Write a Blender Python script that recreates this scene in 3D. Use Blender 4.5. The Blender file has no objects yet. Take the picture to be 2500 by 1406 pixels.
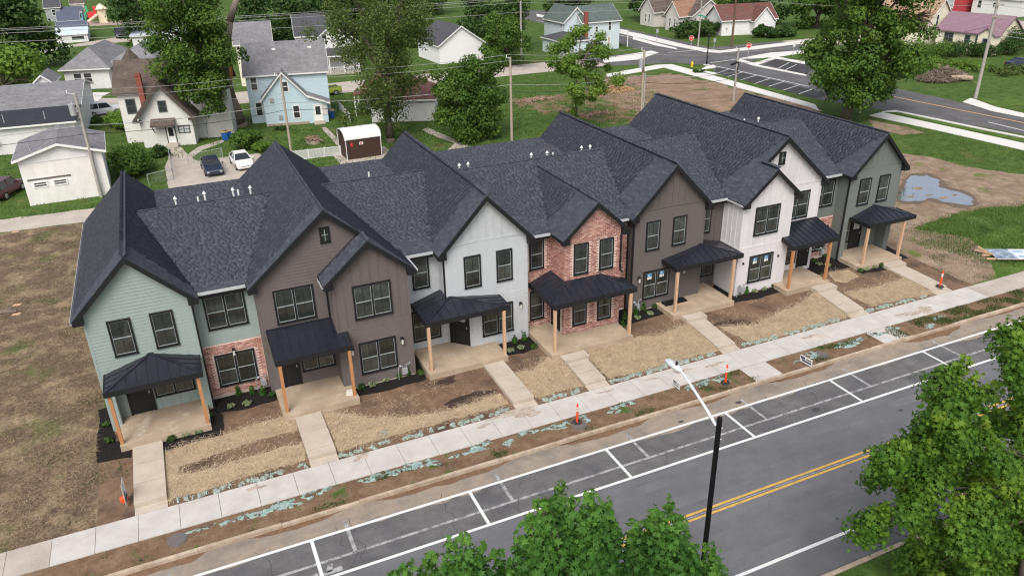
import bpy, bmesh, math, random
import numpy as np
from mathutils import Vector, Matrix, noise

# ---------------------------------------------------------------- camera, sky, sun, exposure
sc = bpy.context.scene
COL = sc.collection
F_PX, CX, CY, CZ, YAW, PITCH, ROLL = 1900.962415, 4.984241, -33.544248, 20.475350, 0.413690, -0.446061, -0.021636
IMW, IMH = 2500.0, 1406.0
SCALE = 1.14       # everything is laid out in one unit below and brought to metres at the very end; the camera stands in metres
_fw = np.array([math.sin(YAW)*math.cos(PITCH), math.cos(YAW)*math.cos(PITCH), math.sin(PITCH)])
_r = np.array([math.cos(YAW), -math.sin(YAW), 0.0]); _u = np.cross(_r, _fw)
_R = _r*math.cos(ROLL)+_u*math.sin(ROLL); _U = -_r*math.sin(ROLL)+_u*math.cos(ROLL)
_C = np.array([CX, CY, CZ])
cam_data = bpy.data.cameras.new('camera'); cam = bpy.data.objects.new('camera', cam_data); COL.objects.link(cam)
cam_data.sensor_width = 36.0; cam_data.lens = F_PX/IMW*36.0; cam_data.clip_start = 0.2; cam_data.clip_end = 3000
cam.matrix_world = Matrix(((_R[0], _U[0], -_fw[0], CX*SCALE), (_R[1], _U[1], -_fw[1], CY*SCALE), (_R[2], _U[2], -_fw[2], CZ*SCALE), (0, 0, 0, 1)))
sc.camera = cam

SUN_EL, SUN_AZ = math.radians(52), math.radians(215)     # azimuth clockwise from +Y
w = bpy.data.worlds.new('World'); sc.world = w; w.use_nodes = True
nt = w.node_tree; nt.nodes.clear()
sky = nt.nodes.new('ShaderNodeTexSky'); sky.sky_type = 'NISHITA'; sky.sun_disc = False
sky.sun_elevation = SUN_EL; sky.sun_rotation = SUN_AZ; sky.air_density = 1.0; sky.dust_density = 6.0; sky.ozone_density = 1.0
hs = nt.nodes.new('ShaderNodeHueSaturation'); hs.inputs['Saturation'].default_value = 0.55   # overcast: a nearly grey sky
bg = nt.nodes.new('ShaderNodeBackground'); bg.inputs['Strength'].default_value = 0.15
wo = nt.nodes.new('ShaderNodeOutputWorld')
nt.links.new(sky.outputs[0], hs.inputs['Color']); nt.links.new(hs.outputs[0], bg.inputs['Color']); nt.links.new(bg.outputs[0], wo.inputs['Surface'])
sl = bpy.data.lights.new('sun', 'SUN'); sl.energy = 0.9; sl.angle = math.radians(28); sl.color = (1.0, 0.975, 0.945)
so = bpy.data.objects.new('sun', sl); COL.objects.link(so)
_d = Vector((math.sin(SUN_AZ)*math.cos(SUN_EL), math.cos(SUN_AZ)*math.cos(SUN_EL), math.sin(SUN_EL)))
so.rotation_euler = (-_d).to_track_quat('-Z', 'Y').to_euler(); so.location = (0, 0, 60)
sc.cycles.use_denoising = True; sc.cycles.denoiser = 'OPENIMAGEDENOISE'; sc.cycles.denoising_input_passes = 'RGB_ALBEDO_NORMAL'; sc.cycles.denoising_prefilter = 'NONE'; sc.cycles.use_adaptive_sampling = False; sc.cycles.filter_width = 1.2; sc.cycles.sample_clamp_indirect = 4.0
sc.cycles.max_bounces = 6; sc.cycles.diffuse_bounces = 2; sc.cycles.glossy_bounces = 2; sc.cycles.transmission_bounces = 2
vs = sc.view_settings; vs.view_transform = 'Standard'; vs.look = 'None'; vs.exposure = 0.45; vs.gamma = 1.0; vs.use_curve_mapping = False

# ---------------------------------------------------------------- pixel -> place
def ray(x, y): return _fw+_R*(x-IMW/2)/F_PX-_U*(y-IMH/2)/F_PX
def on_z(x, y, z=0.0):
    q = ray(x, y); p = _C+q*((z-CZ)/q[2]); return Vector(p)
def on_y(x, y, yy):
    q = ray(x, y); p = _C+q*((yy-CY)/q[1]); return Vector(p)

# ---------------------------------------------------------------- mesh helpers
ORG = {}
def tag(o, label=None, cat=None, group=None, kind=None):
    if label: o['label'] = label
    if cat: o['category'] = cat
    if group: o['group'] = group
    if kind: o['kind'] = kind
    return o
def thing(name, label, cat, loc=(0, 0, 0), rot=0.0, group=None, local=False):
    o = bpy.data.objects.new(name, None); COL.objects.link(o)
    o.empty_display_size = 0.3
    o.location = loc; o.rotation_euler = (0, 0, math.radians(rot))
    ORG[o.name] = Vector((0, 0, 0)) if (local or rot) else Vector(loc)
    return tag(o, label, cat, group)
def link_child(o, parent):
    COL.objects.link(o)
    if parent is not None:
        o.parent = parent; ORG[o.name] = ORG.get(parent.name, Vector((0, 0, 0)))
    else:
        ORG[o.name] = Vector((0, 0, 0))
def copy_tree(o, parent=None):
    c = o.copy(); COL.objects.link(c); c.parent = parent
    for ch in o.children: copy_tree(ch, c)
    return c

class MB:
    def __init__(s): s.v = []; s.f = []; s.r = []
    def face(s, pts, r=None):
        n = len(s.v); s.v += [tuple(p) for p in pts]; s.f.append(tuple(range(n, n+len(pts)))); s.r.append(r if r is not None else 0.5)
    def solid(s, verts, faces, r=0.5):
        n = len(s.v); s.v += [tuple(p) for p in verts]
        for f in faces: s.f.append(tuple(n+i for i in f)); s.r.append(r)
    def box(s, x0, x1, y0, y1, z0, z1, r=0.5):
        s.solid([(x0,y0,z0),(x1,y0,z0),(x1,y1,z0),(x0,y1,z0),(x0,y0,z1),(x1,y0,z1),(x1,y1,z1),(x0,y1,z1)],
                [(0,3,2,1),(4,5,6,7),(0,1,5,4),(1,2,6,5),(2,3,7,6),(3,0,4,7)], r)
        return s
    def obox(s, c, ax, ay, az, r=0.5):            # centre and three half-axis vectors
        c, ax, ay, az = Vector(c), Vector(ax), Vector(ay), Vector(az)
        V = [c+a*ax+b*ay+d*az for d in (-1,1) for a,b in ((-1,-1),(1,-1),(1,1),(-1,1))]
        s.solid(V, [(0,3,2,1),(4,5,6,7),(0,1,5,4),(1,2,6,5),(2,3,7,6),(3,0,4,7)], r); return s
    def prism(s, poly, d, r=0.5):                 # polygon extruded along vector d
        d = Vector(d); n = len(poly); P = [Vector(p) for p in poly]; Q = [p+d for p in P]
        s.solid(P+Q, [tuple(range(n-1,-1,-1)), tuple(range(n, 2*n))]+[(i,(i+1)%n,n+(i+1)%n,n+i) for i in range(n)], r); return s
    def bar(s, a, b, w, h, up=(0,0,1), r=0.5):    # bar with rectangular section
        a, b = Vector(a), Vector(b); d = (b-a); L = d.length; d.normalize(); u = Vector(up)
        sd = d.cross(u)
        if sd.length < 1e-4: sd = Vector((1,0,0))
        sd.normalize(); u2 = sd.cross(d)
        return s.obox((a+b)/2, d*L/2, sd*w/2, u2*h/2, r)
    def cyl(s, a, b, ra, rb=None, n=8, cap=True, r=0.5):
        rb = ra if rb is None else rb
        a, b = Vector(a), Vector(b); d = (b-a).normalized()
        t = Vector((0,0,1)) if abs(d.z) < .9 else Vector((1,0,0)); u = d.cross(t).normalized(); v = d.cross(u)
        ring = lambda c, q: [c+(u*math.cos(2*math.pi*i/n)+v*math.sin(2*math.pi*i/n))*q for i in range(n)]
        V = ring(a, ra)+ring(b, rb); F = [(i, n+i, n+(i+1)%n, (i+1)%n) for i in range(n)]
        if cap: F += [tuple(range(n)), tuple(range(2*n-1, n-1, -1))]
        s.solid(V, F, r); return s
    def tube(s, pts, rad, n=6, r=0.5):
        for i in range(len(pts)-1):
            ra = rad[i] if isinstance(rad, (list, tuple)) else rad; rb = rad[i+1] if isinstance(rad, (list, tuple)) else rad
            s.cyl(pts[i], pts[i+1], ra, rb, n, cap=True, r=r)
        return s
    def ball(s, c, rx, ry=None, rz=None, nu=10, nv=6, r=0.5):
        ry = rx if ry is None else ry; rz = rx if rz is None else rz; c = Vector(c); V = []; F = []
        for j in range(nv+1):
            t = math.pi*j/nv
            for i in range(nu): V.append(c+Vector((rx*math.sin(t)*math.cos(2*math.pi*i/nu), ry*math.sin(t)*math.sin(2*math.pi*i/nu), rz*math.cos(t))))
        for j in range(nv):
            for i in range(nu): F.append((j*nu+i, (j+1)*nu+i, (j+1)*nu+(i+1)%nu, j*nu+(i+1)%nu))
        s.solid(V, F, r); return s
    def mesh(s, name, off=Vector((0,0,0)), mats=None, smooth=False):
        me = bpy.data.meshes.new(name)
        off = Vector(off)
        me.from_pydata([(a[0]-off.x, a[1]-off.y, a[2]-off.z) for a in s.v], [], s.f)
        at = me.attributes.new('rnd', 'FLOAT', 'FACE'); at.data.foreach_set('value', s.r)
        if smooth: me.polygons.foreach_set('use_smooth', [True]*len(s.f))
        me.update(); return me
    def build(s, name, mat, parent=None, smooth=False, fix=True):
        off = ORG.get(parent.name, Vector((0,0,0))) if parent is not None else Vector((0,0,0))
        me = s.mesh(name, off, smooth=smooth)
        if fix and len(s.f) < 4000:
            bm = bmesh.new(); bm.from_mesh(me); bmesh.ops.recalc_face_normals(bm, faces=bm.faces); bm.to_mesh(me); bm.free()
        me.materials.append(mat)
        o = bpy.data.objects.new(name, me); link_child(o, parent); return o

def np_mesh(name, V, F, rnd, mat, parent=None, smooth=False):   # V (n,3), F (m,k) all the same size
    off = ORG.get(parent.name, Vector((0,0,0))) if parent is not None else Vector((0,0,0))
    V = np.asarray(V, dtype=np.float32)-np.array(off, dtype=np.float32); F = np.asarray(F, dtype=np.int32)
    me = bpy.data.meshes.new(name); me.vertices.add(len(V)); me.vertices.foreach_set('co', V.ravel())
    m, k = F.shape; me.loops.add(m*k); me.loops.foreach_set('vertex_index', F.ravel())
    me.polygons.add(m); me.polygons.foreach_set('loop_start', np.arange(0, m*k, k, dtype=np.int32))
    at = me.attributes.new('rnd', 'FLOAT', 'FACE'); at.data.foreach_set('value', np.asarray(rnd, dtype=np.float32))
    me.update(calc_edges=True); me.validate(); me.materials.append(mat)
    o = bpy.data.objects.new(name, me); link_child(o, parent); return o

def pieces(parent, name, proto, mats, mat, rng, limit=300, stuff_name=None):
    """alike pieces: the nearest ones are objects sharing one mesh, the rest one joined part"""
    off = ORG.get(parent.name, Vector((0,0,0)))
    me = proto.mesh(name); me.materials.append(mat)
    mats.sort(key=lambda m: (m.translation-Vector(_C)).length)
    for m in mats[:limit]:
        o = bpy.data.objects.new(name, me); COL.objects.link(o); o.parent = parent
        mm = m.copy(); mm.translation = mm.translation-off; o.matrix_local = mm
    rest = mats[limit:]
    if rest:
        base = np.array(proto.v); nv = len(base); k = len(proto.f[0])
        F0 = np.array(proto.f); A = np.array([np.array(m) for m in rest])
        V = np.einsum('nij,vj->nvi', A[:, :3, :3], base)+A[:, None, :3, 3]
        F = F0[None]+(np.arange(len(rest))*nv)[:, None, None]
        rnd = np.repeat(np.array([rng.random() for _ in rest]), len(F0))
        o = np_mesh(stuff_name or name+'_field', V.reshape(-1, 3), F.reshape(-1, k), rnd, mat, parent); o['kind'] = 'stuff'

# ---------------------------------------------------------------- material helpers
MATS = {}
def _n(nt, t, **k):
    n = nt.nodes.new(t)
    for a, b in k.items(): setattr(n, a, b)
    return n
def M(name, col, rough=0.75, var=0.12, scale=4.0, col2=None, thr=(0.35, 0.65), bump=0.0, bscale=40.0, metal=0.0, spec=0.35, world=False,
      pal=None, lines=None, streak=None, emit=0.0, ior=None, col3=None, scale3=1.0, thr3=(.5, .6), trans=0.0, noobj=False, detail=5, fine=0.0, fscale=60.0, stretch=None):
    if name in MATS: return MATS[name]
    m = bpy.data.materials.new(name); m.use_nodes = True; nt = m.node_tree; L = nt.links.new
    b = nt.nodes['Principled BSDF']
    b.inputs['Roughness'].default_value = rough; b.inputs['Metallic'].default_value = metal; b.inputs['Specular IOR Level'].default_value = spec
    if ior: b.inputs['IOR'].default_value = ior
    if world: vec = _n(nt, 'ShaderNodeNewGeometry').outputs['Position']
    else: vec = _n(nt, 'ShaderNodeTexCoord').outputs['Object']
    if stretch:
        mp = _n(nt, 'ShaderNodeMapping'); mp.inputs['Scale'].default_value = stretch; L(vec, mp.inputs[0]); svec = mp.outputs[0]
    else: svec = vec
    def noise_(sc, det=detail, rg=0.6, v=None):
        n = _n(nt, 'ShaderNodeTexNoise'); n.inputs['Scale'].default_value = sc; n.inputs['Detail'].default_value = det; n.inputs['Roughness'].default_value = rg
        L(v or svec, n.inputs['Vector']); return n.outputs['Fac']
    def mix(f, a, c, bt='MIX'):
        x = _n(nt, 'ShaderNodeMix', data_type='RGBA', blend_type=bt)
        for s_, v in ((x.inputs[0], f), (x.inputs[6], a), (x.inputs[7], c)):
            if hasattr(v, 'is_output') or isinstance(v, bpy.types.NodeSocket): L(v, s_)
            elif isinstance(v, (int, float)): s_.default_value = v
            else: s_.default_value = (*v, 1)
        return x.outputs[2]
    def step(f, lo, hi):
        r = _n(nt, 'ShaderNodeMapRange'); r.clamp = True; L(f, r.inputs[0]); r.inputs[1].default_value = lo; r.inputs[2].default_value = hi; return r.outputs[0]
    if pal:
        a = _n(nt, 'ShaderNodeAttribute', attribute_name='rnd'); oi = _n(nt, 'ShaderNodeObjectInfo')
        ad = _n(nt, 'ShaderNodeMath', operation='ADD'); L(a.outputs['Fac'], ad.inputs[0])
        if noobj: ad.inputs[1].default_value = 0.0
        else: L(oi.outputs['Random'], ad.inputs[1])
        fr = _n(nt, 'ShaderNodeMath', operation='FRACT'); L(ad.outputs[0], fr.inputs[0])
        cr = _n(nt, 'ShaderNodeValToRGB'); L(fr.outputs[0], cr.inputs[0]); e = cr.color_ramp.elements
        cr.color_ramp.interpolation = 'LINEAR'
        while len(e) < len(pal): e.new(0.5)
        for i, c in enumerate(pal): e[i].position = i/(len(pal)-1); e[i].color = (*c, 1)
        c0 = cr.outputs[0]
    else: c0 = tuple(col)
    if col2: c0 = mix(step(noise_(scale), *thr), c0, tuple(col2))
    if col3: c0 = mix(step(noise_(scale3, 4), *thr3), c0, tuple(col3))
    if var:
        f = step(noise_(scale*2.3, 6), 0.25, 0.75)
        dk = mix(f, (1-var,)*3, (1+var,)*3); c0 = mix(1.0, c0, dk, 'MULTIPLY')
    if fine:
        f = step(noise_(fscale, 3, .7), 0.3, 0.7); dk = mix(f, (1-fine,)*3, (1+fine,)*3); c0 = mix(1.0, c0, dk, 'MULTIPLY')
    if streak:
        mp = _n(nt, 'ShaderNodeMapping'); mp.inputs['Scale'].default_value = streak[0]; L(vec, mp.inputs[0])
        f = step(noise_(1.0, 4, .6, mp.outputs[0]), .3, .75); dk = mix(f, (1-streak[1],)*3, (1.0,)*3); c0 = mix(1.0, c0, dk, 'MULTIPLY')
    hgt = None
    if lines:                                    # (axis, spacing, depth, dark): siding laps seen from far off
        sp = _n(nt, 'ShaderNodeSeparateXYZ'); L(vec, sp.inputs[0])
        dv = _n(nt, 'ShaderNodeMath', operation='DIVIDE'); L(sp.outputs[lines[0]], dv.inputs[0]); dv.inputs[1].default_value = lines[1]
        fr = _n(nt, 'ShaderNodeMath', operation='FRACT'); L(dv.outputs[0], fr.inputs[0]); hgt = fr.outputs[0]
        g = step(fr.outputs[0], 0.86, 0.97); dk = mix(g, (1, 1, 1), (lines[3],)*3); c0 = mix(1.0, c0, dk, 'MULTIPLY')
    if isinstance(c0, tuple): b.inputs['Base Color'].default_value = (*c0, 1)
    else: L(c0, b.inputs['Base Color'])
    if bump:
        bp = _n(nt, 'ShaderNodeBump'); bp.inputs['Strength'].default_value = bump; bp.inputs['Distance'].default_value = 0.03
        L(noise_(bscale, 4, .65), bp.inputs['Height']); L(bp.outputs[0], b.inputs['Normal'])
    elif hgt is not None:
        bp = _n(nt, 'ShaderNodeBump'); bp.inputs['Strength'].default_value = lines[2]; bp.inputs['Distance'].default_value = 0.02; bp.invert = True
        L(hgt, bp.inputs['Height']); L(bp.outputs[0], b.inputs['Normal'])
    if emit: b.inputs['Emission Color'].default_value = (*col, 1); b.inputs['Emission Strength'].default_value = emit
    if trans:                                    # thin leaves let some light through
        tr = _n(nt, 'ShaderNodeBsdfTranslucent'); ms = _n(nt, 'ShaderNodeMixShader'); ms.inputs[0].default_value = trans
        out = nt.nodes['Material Output']
        if isinstance(c0, tuple): tr.inputs[0].default_value = (*c0, 1)
        else: L(c0, tr.inputs[0])
        L(b.outputs[0], ms.inputs[1]); L(tr.outputs[0], ms.inputs[2]); L(ms.outputs[0], out.inputs['Surface'])
    MATS[name] = m; return m

# ---------------------------------------------------------------- materials of the setting
m_grass = M('grass_ground', (.046,.088,.018), .9, .35, .55, col2=(.078,.122,.030), bump=.6, bscale=14, world=True, fine=.45, fscale=9, col3=(.13,.12,.05), scale3=.22, thr3=(.60,.72), spec=.1)
m_lawn = M('lawn_ground', (.052,.105,.018), .9, .30, .5, col2=(.090,.140,.032), bump=.6, bscale=14, world=True, fine=.40, fscale=8, spec=.1)
m_soil = M('bare_soil', (.140,.090,.060), .95, .24, 1.1, col2=(.19,.13,.088), bump=.6, bscale=9, world=True, fine=.25, fscale=18, col3=(.085,.057,.041), scale3=.55, thr3=(.50,.66), spec=.12)
m_soil2 = M('tan_soil', (.19,.137,.096), .95, .32, .5, col2=(.27,.205,.15), bump=.5, bscale=6, world=True, fine=.25, fscale=9, col3=(.13,.15,.05), scale3=.4, thr3=(.60,.66), spec=.12)
m_lotsoil = M('rusty_soil', (.20,.135,.095), .95, .30, .35, col2=(.28,.20,.145), bump=.5, bscale=5, world=True, fine=.25, fscale=6, col3=(.085,.115,.035), scale3=.22, thr3=(.60,.70), spec=.1, stretch=(.6, 1.6, 1))
m_lotmix = M('weedy_soil', (.20,.135,.09), .95, .28, .4, col2=(.075,.115,.03), thr=(.42,.56), bump=.5, bscale=5, world=True, fine=.3, fscale=6, spec=.1)
m_yard = M('straw_strewn_soil', (.125,.090,.062), .95, .30, .55, col2=(.27,.21,.132), thr=(.48,.70), bump=.9, bscale=11, world=True, fine=.45, fscale=7, col3=(.085,.105,.036), scale3=.30, thr3=(.54,.70), spec=.1, detail=9)
m_verge = M('verge_soil', (.135,.085,.054), .95, .22, 1.4, col2=(.19,.13,.085), bump=.6, bscale=10, world=True, fine=.25, fscale=18, col3=(.06,.10,.025), scale3=.8, thr3=(.60,.68), spec=.1)
m_straw = M('straw', (.62,.46,.25), .9, .2, 1.2, pal=[(.42,.33,.215),(.55,.445,.30),(.47,.37,.245),(.63,.525,.37)], spec=.15)
m_strawbed = M('straw_bed', (.43,.34,.225), .95, .25, 1.1, col2=(.28,.205,.13), bump=.4, bscale=22, world=True, fine=.16, fscale=16, spec=.1)
m_mulch = M('black_mulch', (.018,.016,.015), .95, .4, 5, bump=1, bscale=30, world=True, fine=.5, fscale=40, spec=.1)
m_hydro = M('hydroseed', (.21,.305,.275), .9, .25, 5, col2=(.31,.405,.375), col3=(.12,.085,.06), scale3=4.0, thr3=(.49,.57), bump=.8, bscale=20, world=True, fine=.25, fscale=24, spec=.1)
m_hydro2 = M('weathered_hydroseed', (.33,.40,.37), .9, .35, 7, col2=(.20,.22,.18), bump=.8, bscale=20, world=True, fine=.35, fscale=24, spec=.1)
m_road = M('asphalt', (.160,.161,.170), .82, .12, .30, col2=(.128,.130,.140), bump=.25, bscale=60, world=True, fine=.14, fscale=22, streak=((.02,.75,1), .22), spec=.3)
m_roadpark = M('old_asphalt', (.108,.108,.114), .85, .20, .6, col2=(.150,.148,.146), bump=.35, bscale=50, world=True, fine=.18, fscale=20, streak=((.12,1.2,1), .22), spec=.25)
m_roaddust = M('dusty_asphalt', (.30,.25,.20), .92, .16, .8, col2=(.20,.18,.165), thr=(.45,.75), bump=.2, bscale=50, world=True, fine=.10, fscale=20, streak=((.08,2.0,1), .18), spec=.2)
m_roadnew = M('new_asphalt', (.095,.093,.098), .85, .14, .25, col2=(.13,.128,.13), world=True, fine=.08, fscale=8, streak=((.5,.05,1), .15), spec=.25)
m_roadsealed = M('sealed_asphalt', (.040,.040,.043), .8, .2, .5, col2=(.055,.055,.058), world=True, fine=.1, fscale=8, spec=.25)
m_oldconc = M('weathered_concrete', (.44,.39,.34), .9, .12, .4, col2=(.36,.32,.28), world=True, fine=.1, fscale=10, spec=.2, bump=.15, bscale=30)
m_walk = M('new_concrete', (.50,.48,.45), .85, .07, .9, col2=(.435,.41,.38), world=True, fine=.06, fscale=22, col3=(.46,.38,.31), scale3=.55, thr3=(.64,.74), spec=.25)
m_path = M('path_concrete', (.47,.41,.34), .88, .07, .9, col2=(.41,.35,.285), world=True, fine=.07, fscale=22, spec=.25)
m_porch = M('porch_concrete', (.42,.335,.245), .85, .10, .8, col2=(.34,.265,.19), world=True, fine=.07, fscale=20, col3=(.47,.40,.31), scale3=.9, thr3=(.58,.7), spec=.25)
m_kerb = M('kerb_concrete', (.46,.38,.30), .9, .2, 1.5, col2=(.34,.26,.19), world=True, fine=.15, fscale=20, spec=.2)
m_white_conc = M('white_concrete', (.60,.585,.555), .85, .05, .5, world=True, fine=.05, fscale=10, spec=.25)
m_paint = M('white_road_paint', (.64,.64,.63), .75, .10, 2, col2=(.60,.60,.585), thr=(.52,.75), world=True, fine=.12, fscale=30, spec=.3)
m_paintold = M('ghost_road_paint', (.34,.34,.34), .85, .2, 3, col2=(.16,.16,.165), thr=(.45,.62), world=True, fine=.2, fscale=30, spec=.2)
m_yellow = M('yellow_road_paint', (.56,.35,.085), .75, .15, 2, col2=(.40,.26,.09), thr=(.5,.7), world=True, fine=.12, fscale=30, spec=.3)
m_water = M('puddle_water', (.50,.525,.565), .04, .1, .7, metal=.85, spec=.5)
m_iron = M('cast_iron', (.20,.18,.17), .6, .2, 8, metal=.5)

# ---------------------------------------------------------------- terrain
GP = [(-260,-.12),(-19.85,-.12),(-19.80,-.45),(-9.05,-.45),(-9.02,-.12),(-6.2,-.12),(-1.2,.03),(2.0,.04),(420,.04)]
def gz(y):
    for (a, za), (b, zb) in zip(GP, GP[1:]):
        if a <= y <= b: return za+(zb-za)*(y-a)/(b-a)
    return 0.04
mb = MB()
XS = [-260,-60,-20,0,20,50,100,200,520]
for (a, za), (b, zb) in zip(GP, GP[1:]):
    for x0, x1 in zip(XS, XS[1:]): mb.face([(x0,a,za),(x1,a,za),(x1,b,zb),(x0,b,zb)])
tag(mb.build('ground', m_grass), kind='structure')

def outline(pts, jit, stp, seed):
    out = []; n = len(pts)
    for i in range(n):
        a, b = Vector(pts[i]).to_2d(), Vector(pts[(i+1)%n]).to_2d(); L = (b-a).length; k = max(1, int(L/stp)); d = (b-a)/max(L, 1e-6); nn = Vector((-d.y, d.x))
        for j in range(k):
            p = a+(b-a)*j/k; f = jit*(noise.noise(Vector((p.x*1.3+seed*7.1, p.y*1.3, seed)))*1.3+noise.noise(Vector((p.x*4+seed, p.y*4, 3.3)))*.6)
            out.append(p+nn*f)
    return out
def sheet(name, pts, dz, mat, jit=0.0, stp=.3, seed=1, kind='structure', parent=None, zf=None):
    P = outline(pts, jit, stp, seed) if jit else [Vector(p).to_2d() for p in pts]
    bm = bmesh.new(); zf = zf or gz
    vs_ = [bm.verts.new((p.x, p.y, zf(p.y)+dz)) for p in P]; bm.faces.new(vs_); bmesh.ops.triangulate(bm, faces=bm.faces[:])
    bmesh.ops.recalc_face_normals(bm, faces=bm.faces)
    if bm.faces and sum(f.normal.z for f in bm.faces) < 0: bmesh.ops.reverse_faces(bm, faces=bm.faces[:])
    off = ORG.get(parent.name, Vector((0,0,0))) if parent else Vector((0,0,0)); bmesh.ops.translate(bm, verts=bm.verts, vec=-off)
    me = bpy.data.meshes.new(name); bm.to_mesh(me); bm.free(); me.materials.append(mat)
    o = bpy.data.objects.new(name, me); link_child(o, parent)
    if kind: o['kind'] = kind
    return o
def px(pts, z=0.04): return [on_z(a, b, z) for a, b in pts]

# front lawn, verge, side yard
sheet('front_yard', [(-.4,-6.2),(47.2,-6.2),(47.2,-1.2),(-.4,-1.2)], .004, m_soil)
sheet('front_yard', [(-.4,-1.2),(47.2,-1.2),(47.2,1.9),(-.4,1.9)], .004, m_soil)
sheet('side_yard', [(-70,-1.2),(-.4,-1.2),(-.4,1.98),(-70,1.98)], .004, m_yard)
sheet('side_yard', [(-70,-6.2),(-.4,-6.2),(-.4,-1.2),(-70,-1.2)], .004, m_yard)
sheet('side_yard', [(-70,2.02),(-.3,2.02),(-.3,13),(50,13),(50,29.4),(-.4,30.6),(-70,34.6)], .004, m_yard)
sheet('verge', [(-70,-9.02),(140,-9.02),(140,-7.72),(-70,-7.72)], .004, m_verge)
sheet('right_yard_grass', [(47.2,-6.2),(120,-6.2),(120,-1.2),(47.2,-1.2)], .004, m_lawn)
# bare soil patches on the right
for i, P in enumerate(([(2130,440),(2200,375),(2290,388),(2345,404),(2500,428),(2640,450),(2620,530),(2500,500),(2385,508),(2335,520),(2230,558),(2165,600),(2120,580)],)):
    sheet('soil_patch', px(P), .006, m_soil2, .35, .5, 3+i)
sheet('soil_patch', [(47.2,-1.2),(47.2,2.0),(51.3,1.9),(52.5,.2),(53.4,-1.2)], .010, m_soil2, .0)
sheet('soil_patch', [(47.2,-6.1),(47.2,-1.2),(53.3,-1.2),(52.6,-2.6),(51.0,-4.5),(49.5,-6.1)], .010, m_soil2, .12, .4, 6)
sheet('wet_margin', px([(2186,492),(2190,466),(2203,448),(2210,434),(2225,424),(2268,422),(2300,436),(2314,458),(2352,464),(2384,480),(2388,502),(2350,510),(2312,501),(2268,491),(2245,499),(2210,500)]), .009, M('wet_margin', (.125,.088,.06), .5, .25, 1.5, world=True, fine=.2, fscale=9), .25, .4, 19)
sheet('puddle', px([(2192,488),(2196,470),(2208,455),(2212,440),(2225,430),(2262,428),(2290,440),(2303,462),(2345,470),(2372,482),(2377,497),(2350,503),(2318,494),(2272,484),(2245,492),(2215,494)]), .012, m_water, .34, .3, 9)
for k_, (X_, Y_, a_, b_) in enumerate(((2240,462,.5,.25),(2265,478,.4,.2),(2222,482,.35,.2),(2300,485,.5,.18),(2330,478,.3,.15))):
    q_ = on_z(X_, Y_); sheet('mud_islet', [(q_.x+a_*math.cos(t), q_.y+b_*math.sin(t)) for t in [i*.7 for i in range(9)]], .016, m_soil2, .12, .15, 60+k_)
sheet('soil_patch', px([(2120,292),(2210,310),(2260,325),(2200,330),(2130,312)]), .006, m_soil2, .25, .5, 8)
# the cleared lot behind and the alley
sheet('cleared_lot', px([(1440,232),(1480,182),(1560,188),(1640,180),(1760,207),(1990,264),(2010,285),(1800,292),(1640,300),(1560,285),(1500,250)]), .008, m_lotsoil, 1.3, .7, 5)
sheet('weedy_lot', px([(1255,242),(1330,238),(1420,222),(1475,196),(1540,240),(1600,302),(1480,302),(1390,288),(1330,278),(1270,264)]), .006, m_lotmix, 1.2, .7, 6)
sheet('alley', [(-70,35.3),(-70,38.2),(-8.3,34.4),(-1.9,34.0),(60,30.3),(60,27.4),(-2.5,30.8),(-7.9,31.2)], .008, m_oldconc, .12, .7, 4)
sheet('driveway', [(4.0,33.8),(13.0,33.3),(12.6,44.3),(8.2,44.6),(6.9,44.3),(6.3,46.5),(5.7,51.0),(4.5,51.2),(4.4,46.2),(4.0,44)], .010, m_oldconc, .05, .6, 2)
sheet('driveway', px([(1085,372),(1110,350),(1065,335),(1030,318),(1045,312),(1085,330),(1180,372),(1150,385)]), .010, m_oldconc, .1, .5, 3)
sheet('garden_path', px([(432,398),(482,360),(545,341),(548,347),(492,368),(450,402)]), .012, m_oldconc, .04, .5, 6)
sheet('garden_path', px([(783,311),(796,311),(838,352),(822,355)]), .012, m_oldconc, .04, .5, 7)
sheet('garden_path', px([(205,252),(228,226),(270,226),(250,236),(235,252)]), .012, m_white_conc, .04, .8, 8)
sheet('side_lane', px([(0,215),(160,240),(310,240),(300,262),(150,290),(0,300)]), .008, m_oldconc, .1, .8, 8)

# ---------------------------------------------------------------- the street in front
RZ = -.25
road = MB(); road.face([(-70,-19.68,RZ),(150,-19.68,RZ),(150,-12.3,RZ),(-70,-12.3,RZ)]); road = tag(road.build('road', m_road), kind='structure')
def road_strip(name, x0, x1, y0, y1, z, mat): b = MB(); b.face([(x0,y0,z),(x1,y0,z),(x1,y1,z),(x0,y1,z)]); return b.build(name, mat, road)
road_strip('parking_lane', -70, 150, -12.3, -10.05, RZ, m_roadpark)
road_strip('gutter_lane', -70, 150, -10.05, -9.14, RZ, m_roaddust)
b = MB(); de = lambda x: -10.38-.35*noise.noise(Vector((x*.35,1.7,0)))-.18*noise.noise(Vector((x*1.4,4.7,0)))
for i in range(-60, 220): xa, xb = i*.5, i*.5+.5; b.face([(xa,de(xa),RZ+.004),(xb,de(xb),RZ+.004),(xb,-9.15,RZ+.004),(xa,-9.15,RZ+.004)])
b.build('dust_drift', m_roaddust, road)
m_mud = M('gutter_mud', (.17,.105,.066), .95, .25, 2, world=True, fine=.2, fscale=20, spec=.1)
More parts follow.
